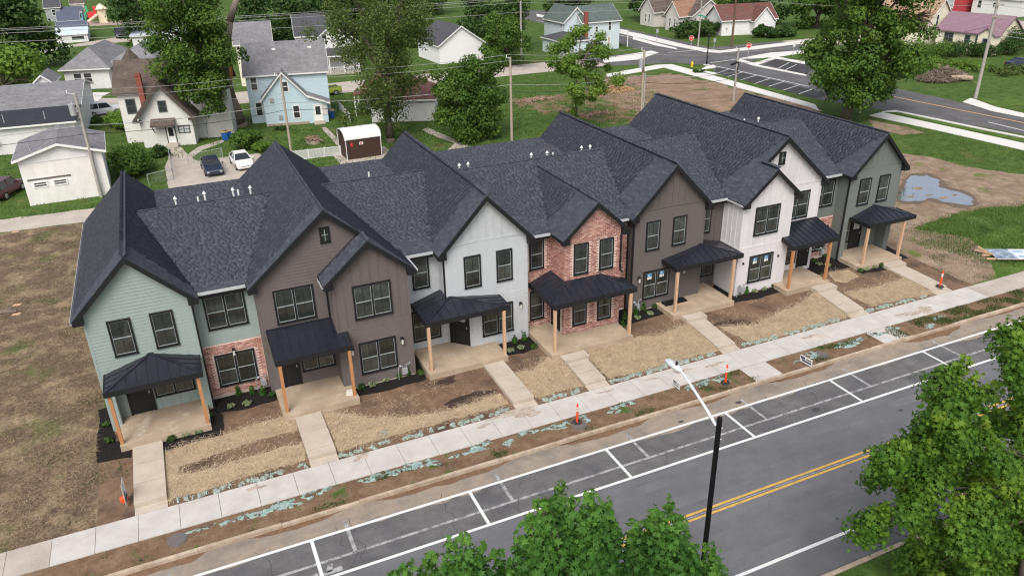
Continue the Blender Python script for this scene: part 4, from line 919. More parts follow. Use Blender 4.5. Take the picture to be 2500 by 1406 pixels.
# ---- brick unit
u = unit_('townhouse', 'red brick townhouse with one steep gable and wide hipped porch', 23.7, -1.4)
b = MB(); gable_body(b, 'G', 22.05, 25.40, -1.42, 5.0, .05); b.box(20.4001, 22.0499, .16, 12.7, .05, 5.62); b.box(25.4001, 26.8699, .16, 12.7, .05, 5.62); w_ = b.build('brick_wall', m_mortar, u)
sp_, tp_ = rake_at('G'); L_ = []
hol = [(22.55,23.4,ZU0-.05,ZU1), (24.05,24.89,ZU0-.05,ZU1), (22.53,23.37,ZL0-.05,ZL1), (24.02,24.87,ZL0-.05,ZL1)]
bricks(w_, 22.06, 25.39, -1.42, .31, tp_, hol, out=L_); bricks(w_, 20.41, 22.04, .16, .31, 5.55, [(20.79,21.62,ZU0-.05,ZU1), (20.79,21.62,ZL0-.05,ZL1)], out=L_); bricks(w_, 25.41, 26.86, .16, .20, 5.55, [], out=L_)
bricks(w_, -1.42, .15, 22.05, .31, 5.6, [(-1.02,-.02,.3,2.5)], axis='y', sgn=-1, out=L_); bricks(w_, -1.42, .15, 25.40, .31, 5.6, [], axis='y', sgn=1, out=L_)
pieces(w_, 'brick', br_proto, L_, m_brick, RNG, 300, 'brick_field')
for a in ((22.55,23.4), (24.05,24.89)): window(u, *a, -1.42, ZU0, ZU1); 
for a in ((22.53,23.37), (24.02,24.87)): window(u, *a, -1.42, ZL0, ZL1)
window(u, 20.79, 21.62, .16, ZU0, ZU1); window(u, 20.79, 21.62, .16, ZL0, ZL1)
door(u, (22.045,-.02), (22.045,-.98)); r_ = build_roof(u, ['G'], ['EH']); gutter(r_, 20.86, 21.77, -.25); gutter(r_, 25.78, 26.48, -.25)
downspout(u, 26.74, .14); downspout(u, 25.32, -1.42, 3.5, 5.5)
for x, h, c in ((24.07,.38,1),(25.11,.36,1),(25.49,.30,0),(27.42,.36,1),(28.01,.36,1)): vent(u, x, 6.7, 7.45, h, c)
FL, FR = (20.74,-2.88,ZQ), (25.52,-2.88,ZQ); kz = .37
LA, RA = (22.05,-1.45,ZQ+kz*1.37), (24.10,-1.45,ZQ+kz*1.37)
LB, LT, RB = (20.74,.13,ZQ), (22.02,.13,ZQ+kz*1.37), (25.52,-1.45,ZQ+.01)
se_ = []
for i in range(1, 12):
    x = 20.74+i*4.78/12; t = min(1, (x-20.74)/(22.05-20.74)) if x < 23 else min(1, (25.52-x)/(25.52-24.10)); se_.append(((x,-2.88,ZQ), (x,-2.88+1.43*t,ZQ+kz*1.37*t)))
for i in range(1, 7):
    y = -2.88+i*.43; t = min(1, (y+2.88)/1.43); se_.append(((20.74,y,ZQ), (20.74+1.30*t,y,ZQ+kz*1.37*t)))
for i in range(1, 4):
    y = -2.88+i*.36; t = (y+2.88)/1.43; se_.append(((25.52,y,ZQ), (25.52-1.42*t,y,ZQ+kz*1.37*t)))
porch(u, 20.5, 25.3, -3.09, .15, [(20.80,-2.79),(25.22,-2.79)], m_fir, [[FL, FR, RA, LA], [LB, FL, LA, LT], [FR, RB, RA]],
      {'seam': se_, 'hip': [(FL, LA), (FR, RA)], 'eave': [(FL, FR), (LB, FL), (FR, RB)], 'soffit': [(20.76,-2.86),(25.5,-2.86),(25.5,-1.46),(22.0,-1.46),(22.0,.12),(20.76,.12)]},
      [(20.5,-3.09),(25.3,-3.09),(25.3,-1.44),(22.03,-1.44),(22.03,.145),(20.5,.145)])

# ---- umber unit
u = unit_('townhouse', 'dark umber townhouse with single gable between the brick and white ones', 29.1, -.4); ms = m_side('umber')
b = MB(); gable_body(b, 'H', 26.8701, 31.41, -.40, 12.7, .05); b.box(31.4101, 33.3599, .40, 12.7, 2.95, 5.62); b.box(31.4101, 33.3599, .70, 12.7, .05, 2.9499); w_ = b.build('wall', ms, u)
sp_, tp_ = rake_at('H'); lap_boards(w_, ms, 26.89, 31.39, -.40, .12, lambda z: (sp_(z) if z < 5.99 else None)); band(w_, ms, 26.87, 31.41, -.40, 6.03, 6.17); battens(w_, ms, 27.1, 31.2, -.40, 6.171, tp_, .41)
battens(w_, ms, 31.5, 33.3, .40, 3.0, 5.55, .42); lap_boards(w_, ms, 31.43, 33.34, .70, .32, 2.93); lap_boards(w_, ms, -.38, .14, 26.87, .12, 5.6, axis='y', sgn=-1); lap_boards(w_, ms, -.38, .38, 31.41, .3, 5.6, axis='y', sgn=1)
corner(w_, ms, 26.87, -.40, .1, 5.7, 1); corner(w_, ms, 31.41, -.40, .1, 5.7, -1)
b = MB(); b.box(26.86, 29.0, -.415, -.4005, -.05, .118); b.build('foundation', m_found, u)
for a in ((27.55,28.44), (29.28,30.18)): window(u, *a, -.40, ZU0, ZU1)
window(u, 27.53, 29.25, -.40, ZL0, ZL1, 2, stick=True); window(u, 31.6, 32.48, .40, ZU0, ZU1); window(u, 31.52, 33.2, .70, .72, 2.3, 2)
door(u, (31.415,-.30), (31.415,.62)); r_ = build_roof(u, ['H'], ['HJ']); gutter(r_, 31.80, 33.2, -.02); downspout(u, 26.80, -.30)
wall_light(u, 27.22, -.43, 2.05); wall_light(u, 30.2, -.43, 2.05); gas_meter(u, 27.12, -.41, .1); vent(u, 30.63, 7.2, 7.5, .3, 0)
AP, FL, FR, LW, RT, RW = (31.25,-.43,3.44), (28.72,-1.80,ZQ), (33.28,-1.80,ZQ), (28.72,-.43,ZQ+.02), (31.44,.37,3.44), (33.28,.37,ZQ)
se_ = [s for s in hip_seams(AP, FL, FR, LW, RW)]
porch(u, 28.48, 32.64, -2.2, -.41, [(28.80,-1.84),(32.62,-1.84)], m_fir, [[FL, FR, AP], [LW, FL, AP], [FR, RW, RT, AP]],
      {'seam': se_, 'hip': [(FL, AP), (FR, AP)], 'eave': [(FL, FR), (LW, FL), (FR, RW)], 'soffit': [(28.74,-1.78),(33.26,-1.78),(33.26,.36),(31.44,.36),(31.44,-.44),(28.74,-.44)]},
      [(28.48,-2.2),(32.64,-2.2),(32.64,.66),(31.43,.66),(31.43,-.42),(28.48,-.42)])
b = MB()
for i in range(3): b.box(28.75, 30.25, -1.05+.16*i, -.91+.16*i, .3005, .36+.02*i)
tag(b.build('trim_stack', m_black), 'stack of black trim lengths lying on the umber porch', 'trim stack')
b = MB(); b.box(29.3, 30.2, -1.22, -1.10, .301, .34); tag(b.build('timber_offcut', m_fir), 'pale timber offcut beside the black trim stack', 'timber')

# ---- white unit
u = unit_('townhouse', 'white townhouse with two stepped gables and lean-to metal porch', 36.8, -.2); ms = m_side('white')
b = MB(); gable_body(b, 'J', 33.36, 40.04, -.17, 12.7, .05); gable_body(b, 'I', 33.3601, 36.90, -1.29, -.1701, .05); w_ = b.build('wall', ms, u)
sp_, tp_ = rake_at('J'); lap_boards(w_, ms, 36.92, 40.02, -.17, .12, lambda z: (sp_(z) if z < 5.78 else None)); band(w_, ms, 36.9, 40.04, -.17, 5.80, 5.94); battens(w_, ms, 33.6, 39.9, -.17, 5.941, tp_, .42)
s2, t2 = rake_at('I'); lap_boards(w_, ms, 33.38, 36.88, -1.29, .12, 2.9); band(w_, ms, 33.36, 36.90, -1.29, 2.91, 3.06); battens(w_, ms, 33.42, 36.84, -1.29, 3.061, t2, .42)
lap_boards(w_, ms, -1.27, .6, 33.36, .12, 2.9, axis='y', sgn=-1); band(w_, ms, -1.25, .38, 33.36, 2.91, 3.06, axis='y', sgn=-1); battens(w_, ms, -1.2, .35, 33.36, 3.061, 5.6, .40, axis='y', sgn=-1)
lap_boards(w_, ms, -1.27, -.18, 36.90, .12, 5.6, axis='y', sgn=1); lap_boards(w_, ms, -.15, .79, 40.04, .12, 5.6, axis='y', sgn=1)
corner(w_, ms, 33.36, -1.29, .1, 5.75, 1); corner(w_, ms, 36.90, -1.29, .1, 5.7, -1); corner(w_, ms, 40.04, -.17, .1, 5.7, -1)
b = MB(); b.box(33.35, 36.91, -1.305, -1.2905, -.05, .118); b.build('foundation', m_found, u)
window(u, 34.24, 35.97, -1.29, ZU0, ZU1, 2); window(u, 34.18, 35.91, -1.29, ZL0, ZL1, 2, stick=True); window(u, 37.42, 39.21, -.17, ZU0, ZU1, 2); window(u, 36.48, 36.91, -.17, 7.29, 8.0, 1, small=True, name='attic_window'); window(u, 37.2, 38.8, -.17, ZL0, ZL1, 2)
door(u, (38.92,-.175), (39.84,-.175)); r_ = build_roof(u, ['I', 'J'], []); side_gutter(r_, 33.18, -1.5, -.1, -1)
for x in (33.75, 36.32): b = MB(); b.box(x-.06, x+.06, -1.345, -1.29, 2.0, 2.14); b.build('junction_box', m_black, u)
gas_meter(u, 33.75, -1.30, .1)
yf, yw = -2.32, -.20; f_ = lambda y: ZQ+(zt_-ZQ)*(y-yf)/(yw-yf)
pl_ = [[(36.96,yf,ZQ),(39.98,yf,ZQ),(39.98,yw,zt_),(36.96,yw,zt_)], [(36.42,yf,ZQ),(36.9599,yf,ZQ),(36.9599,-1.33,f_(-1.33)),(36.42,-1.33,f_(-1.33))]]
se_ = [((36.46+.39*i,yf,ZQ), (36.46+.39*i, yw if 36.46+.39*i > 36.97 else -1.33, f_(yw if 36.46+.39*i > 36.97 else -1.33))) for i in range(10)]
porch(u, 36.18, 39.38, -2.53, -.18, [(36.50,-2.27),(39.52-.2,-2.27)], m_cedar, pl_, {'seam': se_, 'hip': [((36.96,yw-.05,zt_-.01),(39.98,yw-.05,zt_-.01))], 'eave': [((36.42,yf,ZQ),(39.98,yf,ZQ)), ((39.98,yf,ZQ),(39.98,yw,zt_)), ((36.42,yf,ZQ),(36.42,-1.33,f_(-1.33)))], 'soffit': [(36.98,yf+.03),(39.96,yf+.03),(39.96,yw-.02),(36.98,yw-.02)]},
      [(36.18,-2.53),(39.46,-2.53),(39.46,-.19),(36.94,-.19),(36.94,-1.31),(36.18,-1.31)])

# ---- olive end unit
u = unit_('townhouse', 'olive grey townhouse with brick base at the right end by the puddle', 44.6, -.15); ms = m_side('olive')
b = MB(); gable_body(b, 'L', 42.50, 46.65, -.15, 12.7, 2.95); b.box(42.50, 46.65, .62, 12.7, .05, 2.9499); b.box(42.5, 42.86, -.15, .6199, .05, 2.9499); b.box(46.32, 46.65, -.15, .6199, .05, 2.9499); b.box(40.0401, 42.4999, .80, 12.7, 2.88, 5.62); w_ = b.build('wall', ms, u)
sp_, tp_ = rake_at('L'); lap_boards(w_, ms, 42.52, 46.63, -.15, 2.95, lambda z: (sp_(z) if z < 5.99 else None)); band(w_, ms, 42.5, 46.65, -.15, 6.03, 6.17); battens(w_, ms, 42.7, 46.5, -.15, 6.171, tp_, .40)
lap_boards(w_, ms, 42.52, 42.84, -.15, .12, 2.94); lap_boards(w_, ms, 46.34, 46.63, -.15, .12, 2.94); battens(w_, ms, 42.9, 46.3, .62, .32, 2.9, .42)
lap_boards(w_, ms, 40.06, 42.48, .80, 2.9, 5.55); lap_boards(w_, ms, -.13, .79, 42.50, .12, 5.6, axis='y', sgn=-1); lap_boards(w_, ms, -.13, 12.6, 46.65, .12, 5.6, axis='y', sgn=1)
corner(w_, ms, 42.50, -.15, .1, 5.7, 1); corner(w_, ms, 46.65, -.15, .1, 5.7, -1)
bw_ = MB(); bw_.box(40.0401, 42.4999, .80, 3, .05, 2.8795); bw = bw_.build('brick_wall', m_mortar, u); L_ = []
bricks(bw, 40.06, 42.48, .80, .22, 2.86, [(40.42,42.17,.6,2.31)], out=L_); pieces(bw, 'brick', br_proto, L_, m_brick, RNG, 300, 'brick_field')
for a in ((43.22,44.17), (44.84,45.76)): window(u, *a, -.15, ZU0, ZU1)
window(u, 40.42, 42.17, .80, 3.63, 5.33, 2); window(u, 40.42, 42.17, .79, .64, 2.30, 2); window(u, 42.95, 43.95, .62, .9, 2.42, 1)
door(u, (44.02,.615), (44.98,.615)); r_ = build_roof(u, ['L'], ['JL']); gutter(r_, 40.43, 42.18, .42); side_gutter(r_, 47.0, -.4, 12.9, 1); downspout(u, 42.42, -.06); gas_meter(u, 41.9, .79, .15)
for x, h in ((40.0,.38),(41.2,.38)): vent(u, x, 7.2, 7.5, h)
simple_hip(u, 42.95, 46.88, -1.72, -.17, (44.75,-.18,3.50), [(42.92+.08,-1.64),(46.02,-1.64)], m_fir, (42.55, 46.12, -1.92, .615))

# ---------------------------------------------------------------- houses behind the row
K = .877                                             # the photograph's own scale, see SCALE at the end
m_wtrim = M('white_trim', (.74,.74,.72), .7, .06, 3)
m_pane = M('far_glass', (.035,.040,.042), .08, .3, 1.5, spec=.6)
def house(name, label, x, y, rot, cat='house'): return thing(name, label, cat, (x, y, .02), rot if rot else .001, None, True)
def m_far_side(k, c, sp=.14, dark=.80): return M('far_siding_'+k, c, .8, .06, .7, lines=(2, sp, .35, dark), fine=.05, fscale=9)
def m_far_roof(k, c, c2=None): return M('far_roof_'+k, c, .9, .22, .8, col2=c2, fine=.28, fscale=7, streak=((.7,.7,2.5), .15))
def volume(H, x0, x1, y0, y1, ze, zr, kind, wm, rm, ov=.3, z0=-.1, trim=None, t=.09, eave_drop=.0):
    b = MB(); xm, ym = (x0+x1)/2, (y0+y1)/2
    d = .10
    if kind == 'gx': b.prism([(x0,y0,z0),(x0,y1,z0),(x0,y1,ze-d),(x0,ym,zr-d),(x0,y0,ze-d)], (x1-x0,0,0))
    elif kind == 'gy': b.prism([(x0,y0,z0),(x1,y0,z0),(x1,y0,ze-d),(xm,y0,zr-d),(x0,y0,ze-d)], (0,y1-y0,0))
    else: b.box(x0, x1, y0, y1, z0, ze-.06)
    w_ = b.build('wall', wm, H)
    r = MB(); tr = MB()
    if kind == 'gx':
        s_ = (zr-ze)/(ym-y0)
        for sg, ye in ((1, y0), (-1, y1)):
            e = ye-sg*ov; zz = ze-s_*ov
            r.prism([(x0-ov,e,zz),(x0-ov,ym,zr),(x0-ov,ym,zr-t),(x0-ov,e,zz-t)], (x1-x0+2*ov,0,0))
            tr.box(x0-ov, x1+ov, e-.03 if sg > 0 else e, e if sg > 0 else e+.03, zz-t-.08, zz-.02)
            for xx in (x0-ov-.031, x1+ov+.001): tr.prism([(xx,e,zz-.01),(xx,ym,zr-.01),(xx,ym,zr-.2),(xx,e,zz-.2)], (.03,0,0))
    elif kind == 'gy':
        s_ = (zr-ze)/(xm-x0)
        for sg, xe in ((1, x0), (-1, x1)):
            e = xe-sg*ov; zz = ze-s_*ov
            r.prism([(e,y0-ov,zz),(xm,y0-ov,zr),(xm,y0-ov,zr-t),(e,y0-ov,zz-t)], (0,y1-y0+2*ov,0))
            tr.box(e-.03 if sg > 0 else e, e if sg > 0 else e+.03, y0-ov, y1+ov, zz-t-.08, zz-.02)
            tr.prism([(e,y0-ov-.031,zz-.01),(xm,y0-ov-.031,zr-.01),(xm,y0-ov-.031,zr-.2),(e,y0-ov-.031,zz-.2)], (0,.03,0))
    elif kind == 'hip':
        hw = min(x1-x0, y1-y0)/2; A = [(x0-ov,y0-ov,ze),(x1+ov,y0-ov,ze),(x1+ov,y1+ov,ze),(x0-ov,y1+ov,ze)]
        if x1-x0 > y1-y0: R0, R1 = (x0+hw,ym,zr), (x1-hw,ym,zr)
        else: R0, R1 = (xm,y0+hw,zr), (xm,y1-hw,zr)
        V = [*A, R0, R1]; lo = [(p[0],p[1],p[2]-t) for p in A]
        if x1-x0 > y1-y0: F = [(0,1,5,4),(1,2,5),(2,3,4,5),(3,0,4)]
        else: F = [(0,1,4),(1,2,5,4),(2,3,5),(3,0,4,5)]
        n0 = len(V); r.solid(V+lo, F+[(0,n0,n0+1,1),(1,n0+1,n0+2,2),(2,n0+2,n0+3,3),(3,n0+3,n0,0),(n0+3,n0+2,n0+1,n0)])
        tr.box(x0-ov, x1+ov, y0-ov-.04, y0-ov-.002, ze-.16, ze-.01); tr.box(x0-ov-.04, x0-ov-.002, y0-ov, y1+ov, ze-.16, ze-.01)
    elif kind == 'shed':                              # low at y0, high at y1
        r.prism([(x0-ov,y0-ov,ze),(x0-ov,y1,zr),(x0-ov,y1,zr-t),(x0-ov,y0-ov,ze-t)], (x1-x0+2*ov,0,0)); tr.box(x0-ov, x1+ov, y0-ov-.04, y0-ov-.002, ze-.18, ze-.01)
    ro = r.build('roof', rm, H)
    if trim is not None and tr.v: tr.build('fascia', trim, ro)
    return w_, ro
def hwin(H, face, u, z, w, h, at, fm=None, mull=1, name='window', depth=.05, glass=None):
    fm = fm or m_wtrim
    def bx(b, u0, u1, d0, d1, za, zb):
        if face == 'S': b.box(u0, u1, at-d1, at-d0, za, zb)
        elif face == 'E': b.box(at+d0, at+d1, u0, u1, za, zb)
        elif face == 'W': b.box(at-d1, at-d0, u0, u1, za, zb)
        else: b.box(u0, u1, at+d0, at+d1, za, zb)
    f = MB(); t = .10
    bx(f, u-w/2-t, u-w/2, 0, depth, z-t, z+h+t); bx(f, u+w/2, u+w/2+t, 0, depth, z-t, z+h+t); bx(f, u-w/2, u+w/2, 0, depth, z+h, z+h+t); bx(f, u-w/2, u+w/2, 0, depth, z-t, z); bx(f, u-w/2, u+w/2, .015, depth-.012, z+h/2-.03, z+h/2+.03)
    for i in range(1, mull): xx = u-w/2+w*i/mull; bx(f, xx-.04, xx+.04, .0, depth-.008, z, z+h/2-.031); bx(f, xx-.04, xx+.04, .0, depth-.008, z+h/2+.031, z+h)
    o = f.build(name, fm, H)
    for za, zb in ((z, z+h/2-.03), (z+h/2+.03, z+h)): p = MB(); bx(p, u-w/2+.001, u+w/2-.001, .002, .014, za+.001, zb-.001); p.build('pane', glass or m_pane, o)
    return o
def hdoor(H, face, u, z, w, h, at, dm, fm=None):
    def bx(b, u0, u1, d0, d1, za, zb):
        if face == 'S': b.box(u0, u1, at-d1, at-d0, za, zb)
        elif face == 'W': b.box(at-d1, at-d0, u0, u1, za, zb)
        else: b.box(at+d0, at+d1, u0, u1, za, zb)
    b = MB(); bx(b, u-w/2, u+w/2, 0, .03, z, z+h); o = b.build('door', dm, H)
    f = MB(); bx(f, u-w/2-.1, u-w/2-.001, 0, .05, z, z+h+.1); bx(f, u+w/2+.001, u+w/2+.1, 0, .05, z, z+h+.1); bx(f, u-w/2, u+w/2, 0, .05, z+h+.001, z+h+.1); f.build('door_frame', fm or m_wtrim, o)
    g = MB(); bx(g, u-w/2+.14, u+w/2-.14, .0305, .036, z+h*.38, z+h*.9); g.build('door_glass', m_pane, o)
    k = MB(); bx(k, u+w/2-.12, u+w/2-.07, .031, .08, z+h*.42, z+h*.47); k.build('handle', m_grey, o)
def chimney(H, x, y, z0, z1, w=.55, parent=None):
    b = MB(); b.box(x-w/2, x+w/2, y-w/2, y+w/2, z0, z1); b.box(x-w/2-.05, x+w/2+.05, y-w/2-.05, y+w/2+.05, z1, z1+.12); b.box(x-w/3, x+w/3, y-w/3, y+w/3, z1+.1201, z1+.25)
    b.build('chimney', M('chimney_brick', (.24,.075,.055), .9, .2, 4, lines=(2, .09, .3, .7), fine=.2, fscale=14), H)

fs_white = m_far_side('white', (.70,.70,.69)); fs_cream = m_far_side('cream', (.74,.69,.55)); fs_greyw = m_far_side('offwhite', (.62,.62,.585), .11, .78); fs_blue = m_far_side('blue', (.48,.61,.67), .24, .84)
fs_pale = m_far_side('paleblue', (.55,.63,.66), .18, .86); fs_beige = m_far_side('beige', (.56,.535,.50)); fs_stucco = M('white_stucco', (.82,.81,.79), .85, .06, .8, col2=(.76,.745,.71), fine=.05, fscale=10, streak=((1.6,1.6,.22), .14))
fr_grey = m_far_roof('grey', (.17,.17,.18), (.21,.21,.22)); fr_dk = m_far_roof('dark', (.07,.07,.08)); fr_brown = m_far_roof('brown', (.085,.065,.055), (.12,.095,.08)); fr_green = m_far_roof('green', (.10,.13,.12), (.085,.11,.105)); fr_red = m_far_roof('maroon', (.15,.055,.045), (.12,.07,.06))
fr_tan = m_far_roof('tan', (.36,.24,.16)); fr_purple = M('far_roof_purple', (.24,.15,.185), .6, .08, .8, streak=((3,3,.3), .12)); fr_blue = m_far_roof('slate', (.09,.105,.15)); fr_tin = M('weathered_tin', (.15,.14,.155), .6, .3, 1.2, col2=(.22,.21,.22), lines=(1, .3, .5, .8), fine=.2, fscale=6)

# white garage by the alley
H = house('garage', 'white stucco garage with low grey roof behind a leaning pole', -6.4, 37.0, 2, 'garage')
w_, r_ = volume(H, 0, 6.0, 0, 6.4, 3.95, 4.85, 'gy', fs_stucco, fr_tin, .35, trim=m_wtrim)
g = MB(); g.prism([(-.001,-.03,3.45),(6.001,-.03,3.45),(6.001,-.03,3.86),(3,-.03,4.76),(-.001,-.03,3.86)], (0,.028,0)); g.build('gable_siding', fs_white, H)
for u0 in (1.12, 2.55): hwin(H, 'S', u0, 1.5, .85, .32, 0, m_wtrim, 1, glass=M('dusty_pane', (.07,.05,.05), .5, .3, 4))
b = MB(); b.box(.3, 3.4, -.05, 0, 2.05, 2.17); b.build('lintel', M('rusted_lintel', (.13,.11,.10), .8, .3, 5), H)
b = MB(); b.cyl((1.0,.8,4.0), (1.0,.8,4.75), .06); b.build('stack_pipe', m_grey, H)

# long low building at the left edge
H = house('long_house', 'long white building with grey shingles above a black lower roof', -3.6, 55.6, -3)
volume(H, -16, 0, 6, 19, 3.3, 4.7, 'gx', fs_white, fr_grey, .3, trim=m_wtrim); w_, r_ = volume(H, -16, 0, 0, 5.99, 2.75, 3.25, 'shed', fs_white, M('black_membrane', (.025,.025,.032), .55, .4, .5, streak=((4,.3,1), .3)), .3, trim=m_wtrim)
for u0 in (-2.6, -6.2): b = MB(); b.cyl((u0,1.2,2.8), (u0,1.2,3.7), .05); b.build('vent_pipe', m_grey, H)
b = MB(); b.cyl((-7.4,-.2,.4), (-7.3,-.3,1.4), .03); b.ball((-7.3,-.45,1.6), .42, .12, .42, 12, 8); b.build('satellite_dish', m_grey, H)
H = house('small_house', 'white gable end peeping over the long grey roof', -8.7, 76.0, -4); volume(H, 0, 2.0, 0, 5, 3.6, 4.45, 'gy', fs_white, fr_grey, .25, trim=m_wtrim)

# hipped grey roof house
H = house('hipped_house', 'white house with broad grey hipped roof and oval door glass', -6.6, 90.3, -16)
volume(H, 0, 5.8, 0, 13, 2.75, 5.2, 'hip', fs_white, fr_grey, .45, trim=m_wtrim); volume(H, 5.0, 12.5, 1.6, 12.5, 2.75, 5.0, 'hip', fs_white, fr_grey, .45, trim=m_wtrim)
hwin(H, 'S', 1.7, .85, .95, 1.25, 0); hwin(H, 'S', 3.0, .85, .95, 1.25, 0); hdoor(H, 'S', 6.0, .2, .9, 1.9, 1.6, m_wtrim)
b = MB(); b.cyl((4.95,.2,0), (4.95,.2,2.7), .07); b.build('porch_post', m_wtrim, H)
b = MB(); b.box(4.9, 7, .2, 1.59, 0, .18); b.build('porch_slab', m_white_conc, H)

# brown roofed cottage
H = house('brown_roof_house', 'off-white cottage with mossy brown roof, red chimney and small entry canopy', 2.45, 52.0, -12)
volume(H, -2.1, 8.4, 2.4, 8.6, 5.45, 7.9, 'gx', fs_greyw, fr_brown, .35, trim=fr_brown)
w_, r_ = volume(H, 0, 4.95, 0, 4.2, 3.45, 6.5, 'gy', fs_greyw, fr_brown, .5, trim=fr_brown)
hwin(H, 'S', 2.45, 3.55, .62, .95, 0, M('dark_green_trim', (.07,.085,.075), .7)); hwin(H, 'S', 4.05, 1.35, .95, .6, 0, M('dark_green_trim', (0,0,0)), 2, glass=m_doorglass); hdoor(H, 'S', 2.75, .35, .75, 1.75, 0, m_wtrim, M('dark_green_trim', (0,0,0)))
hwin(H, 'S', -1.0, 3.1, .75, 1.3, 2.4, M('dark_green_trim', (0,0,0)))
b = MB(); b.prism([(1.1,-.95,2.35),(1.1,-.0,2.85),(1.1,-.0,2.75),(1.1,-.95,2.2)], (2.3,0,0)); b.bar((1.25,-.85,2.2), (1.25,-.05,1.5), .07, .07); b.bar((3.25,-.85,2.2), (3.25,-.05,1.5), .07, .07); b.build('entry_canopy', fr_brown, H)
chimney(H, .35, 2.0, 1.2, 6.8, .5)
b = MB()
for sg, xe in ((1, -.5), (-1, 5.45)):
    s2 = (6.5-3.45)/2.475; ze2 = 3.45-s2*.5; b.prism([(xe,-.56,ze2+.02),(2.475,-.56,6.52),(2.475,-.56,6.02),(xe+sg*.3,-.56,ze2-.12),(xe,-.56,ze2-.18)], (0,.05,0)); b.box(min(xe,xe+sg*.75), max(xe,xe+sg*.75), -.55, .0, ze2-.22, ze2-.06)
b.build('rake_board', M('mossy_board', (.075,.06,.05), .9, .2, 3), r_)
b = MB(); b.box(2.2, 3.3, -.9, 0, 0, .18); b.box(2.2, 3.3, -.45, 0, .1801, .34); b.build('steps', m_oldconc, H)
b = MB(); b.cyl((5.8,2.35,.4), (5.8,2.35,4.4), .035); b.box(5.6, 5.95, 2.2, 2.39, 1.5, 2.1); b.build('electric_meter', m_grey, H)
b = MB(); b.cyl((-1.2,7.2,6.2), (-1.2,7.2,8.8), 2.0, .05, 4); b.build('turret_roof', fr_brown, H)

# light blue house
H = house('blue_house', 'light blue clapboard house with white trim and grey roof', 14.9, 55.1, -10)
volume(H, -1.6, 7.1, 2.0, 8.8, 5.45, 8.25, 'gx', fs_blue, fr_grey, .25, trim=m_wtrim)
w_, r_ = volume(H, 0, 4.6, 0, 4.5, 3.25, 5.8, 'gy', fs_blue, fr_grey, .28, trim=m_wtrim)
b = MB(); b.prism([(4.6,.001,-.1),(6.7,.001,-.1),(6.7,.001,2.25),(4.6,.001,3.05)], (0,3.5,0)); b.build('lean_to_wall', fs_blue, H); b = MB(); b.prism([(4.5,-.28,3.24),(7.05,-.28,2.24),(7.05,-.28,2.13),(4.5,-.28,3.13)], (0,4,0)); r2 = b.build('lean_to_roof', fr_grey, H)
b = MB(); b.prism([(4.5,-.312,3.23),(7.05,-.312,2.23),(7.05,-.312,2.05),(4.5,-.312,3.05)], (0,.03,0)); b.build('fascia', m_wtrim, r2)
hwin(H, 'S', -.8, 3.7, .6, 1.3, 2.0); hwin(H, 'S', -.65, .85, .6, 1.4, 2.0); hwin(H, 'S', 2.5, 3.7, .55, 1.0, 0); hwin(H, 'S', 3.35, .75, .6, 1.3, 0); hdoor(H, 'S', 5.65, .25, .8, 1.75, .001, m_wtrim)
b = MB(); b.box(6.15, 6.6, -.04, 0, .9, 2.0); b.build('board', M('peeled_board', (.55,.52,.48), .9, .4, 6), H)
b = MB(); b.box(5.1, 6.3, -.9, 0, 0, .14); b.box(5.2, 6.2, -.45, -.0, .1401, .28); b.build('steps', m_oldconc, H); b = MB(); b.box(.01, 4.6, -.04, 0, -.05, .28); b.build('stone_base', M('rubble_base', (.36,.30,.24), .9, .3, 3), H)
for x, z in ((.9,2.9),(1.6,1.0)): b = MB(); b.box(x-.2, x+.2, -.1, 0, z-.3, z+.2); b.build('electric_meter', m_grey, H)
for x in (1.7, 5.6): b = MB(); b.box(x-.2, x+.2, 4.4, 4.8, 7.35, 7.62); b.build('roof_vent', m_wtrim, H)
# houses behind the blue one
H = house('grey_roof_house', 'grey roofed house half hidden behind the split trunk', 15.3, 80.5, -8); volume(H, 0, 4.6, 0, 7, 5.7, 8.0, 'gx', fs_cream, fr_grey, .3, trim=m_wtrim)
H = house('white_porch_house', 'white two-storey house with steep dark roof and front porch', 26.2, 85.0, -8)
volume(H, 0, 6.6, 0, 8, 4.4, 7.0, 'gy', fs_white, fr_dk, .3, trim=m_wtrim); volume(H, -2.0, 3.0, 3.0, 9, 5.2, 7.7, 'gx', fs_white, fr_dk, .25, trim=m_wtrim); hwin(H, 'S', 1.9, 4.0, .6, 1.3, 0)
volume(H, 0, 6.4, -2.0, -.05, 2.7, 3.5, 'shed', M('porch_shade', (.5,.5,.49), .8), fr_dk, .2, trim=m_wtrim, z0=2.4)
for x in (.1, 2.1, 4.2, 6.3): b = MB(); b.box(x-.08, x+.08, -2.05, -1.9, 0, 2.4); b.build('porch_post', m_wtrim, H)
b = MB()
for i in range(26): b.box(.15+i*.24, .2+i*.24, -2.0, -1.95, .35, 1.0)
b.box(.1, 6.3, -2.01, -1.94, 1.0, 1.06); b.build('porch_railing', m_wtrim, H); b = MB(); b.box(-.1, 6.5, -2.1, -.05, 0, .3); b.build('porch_floor', m_oldconc, H)
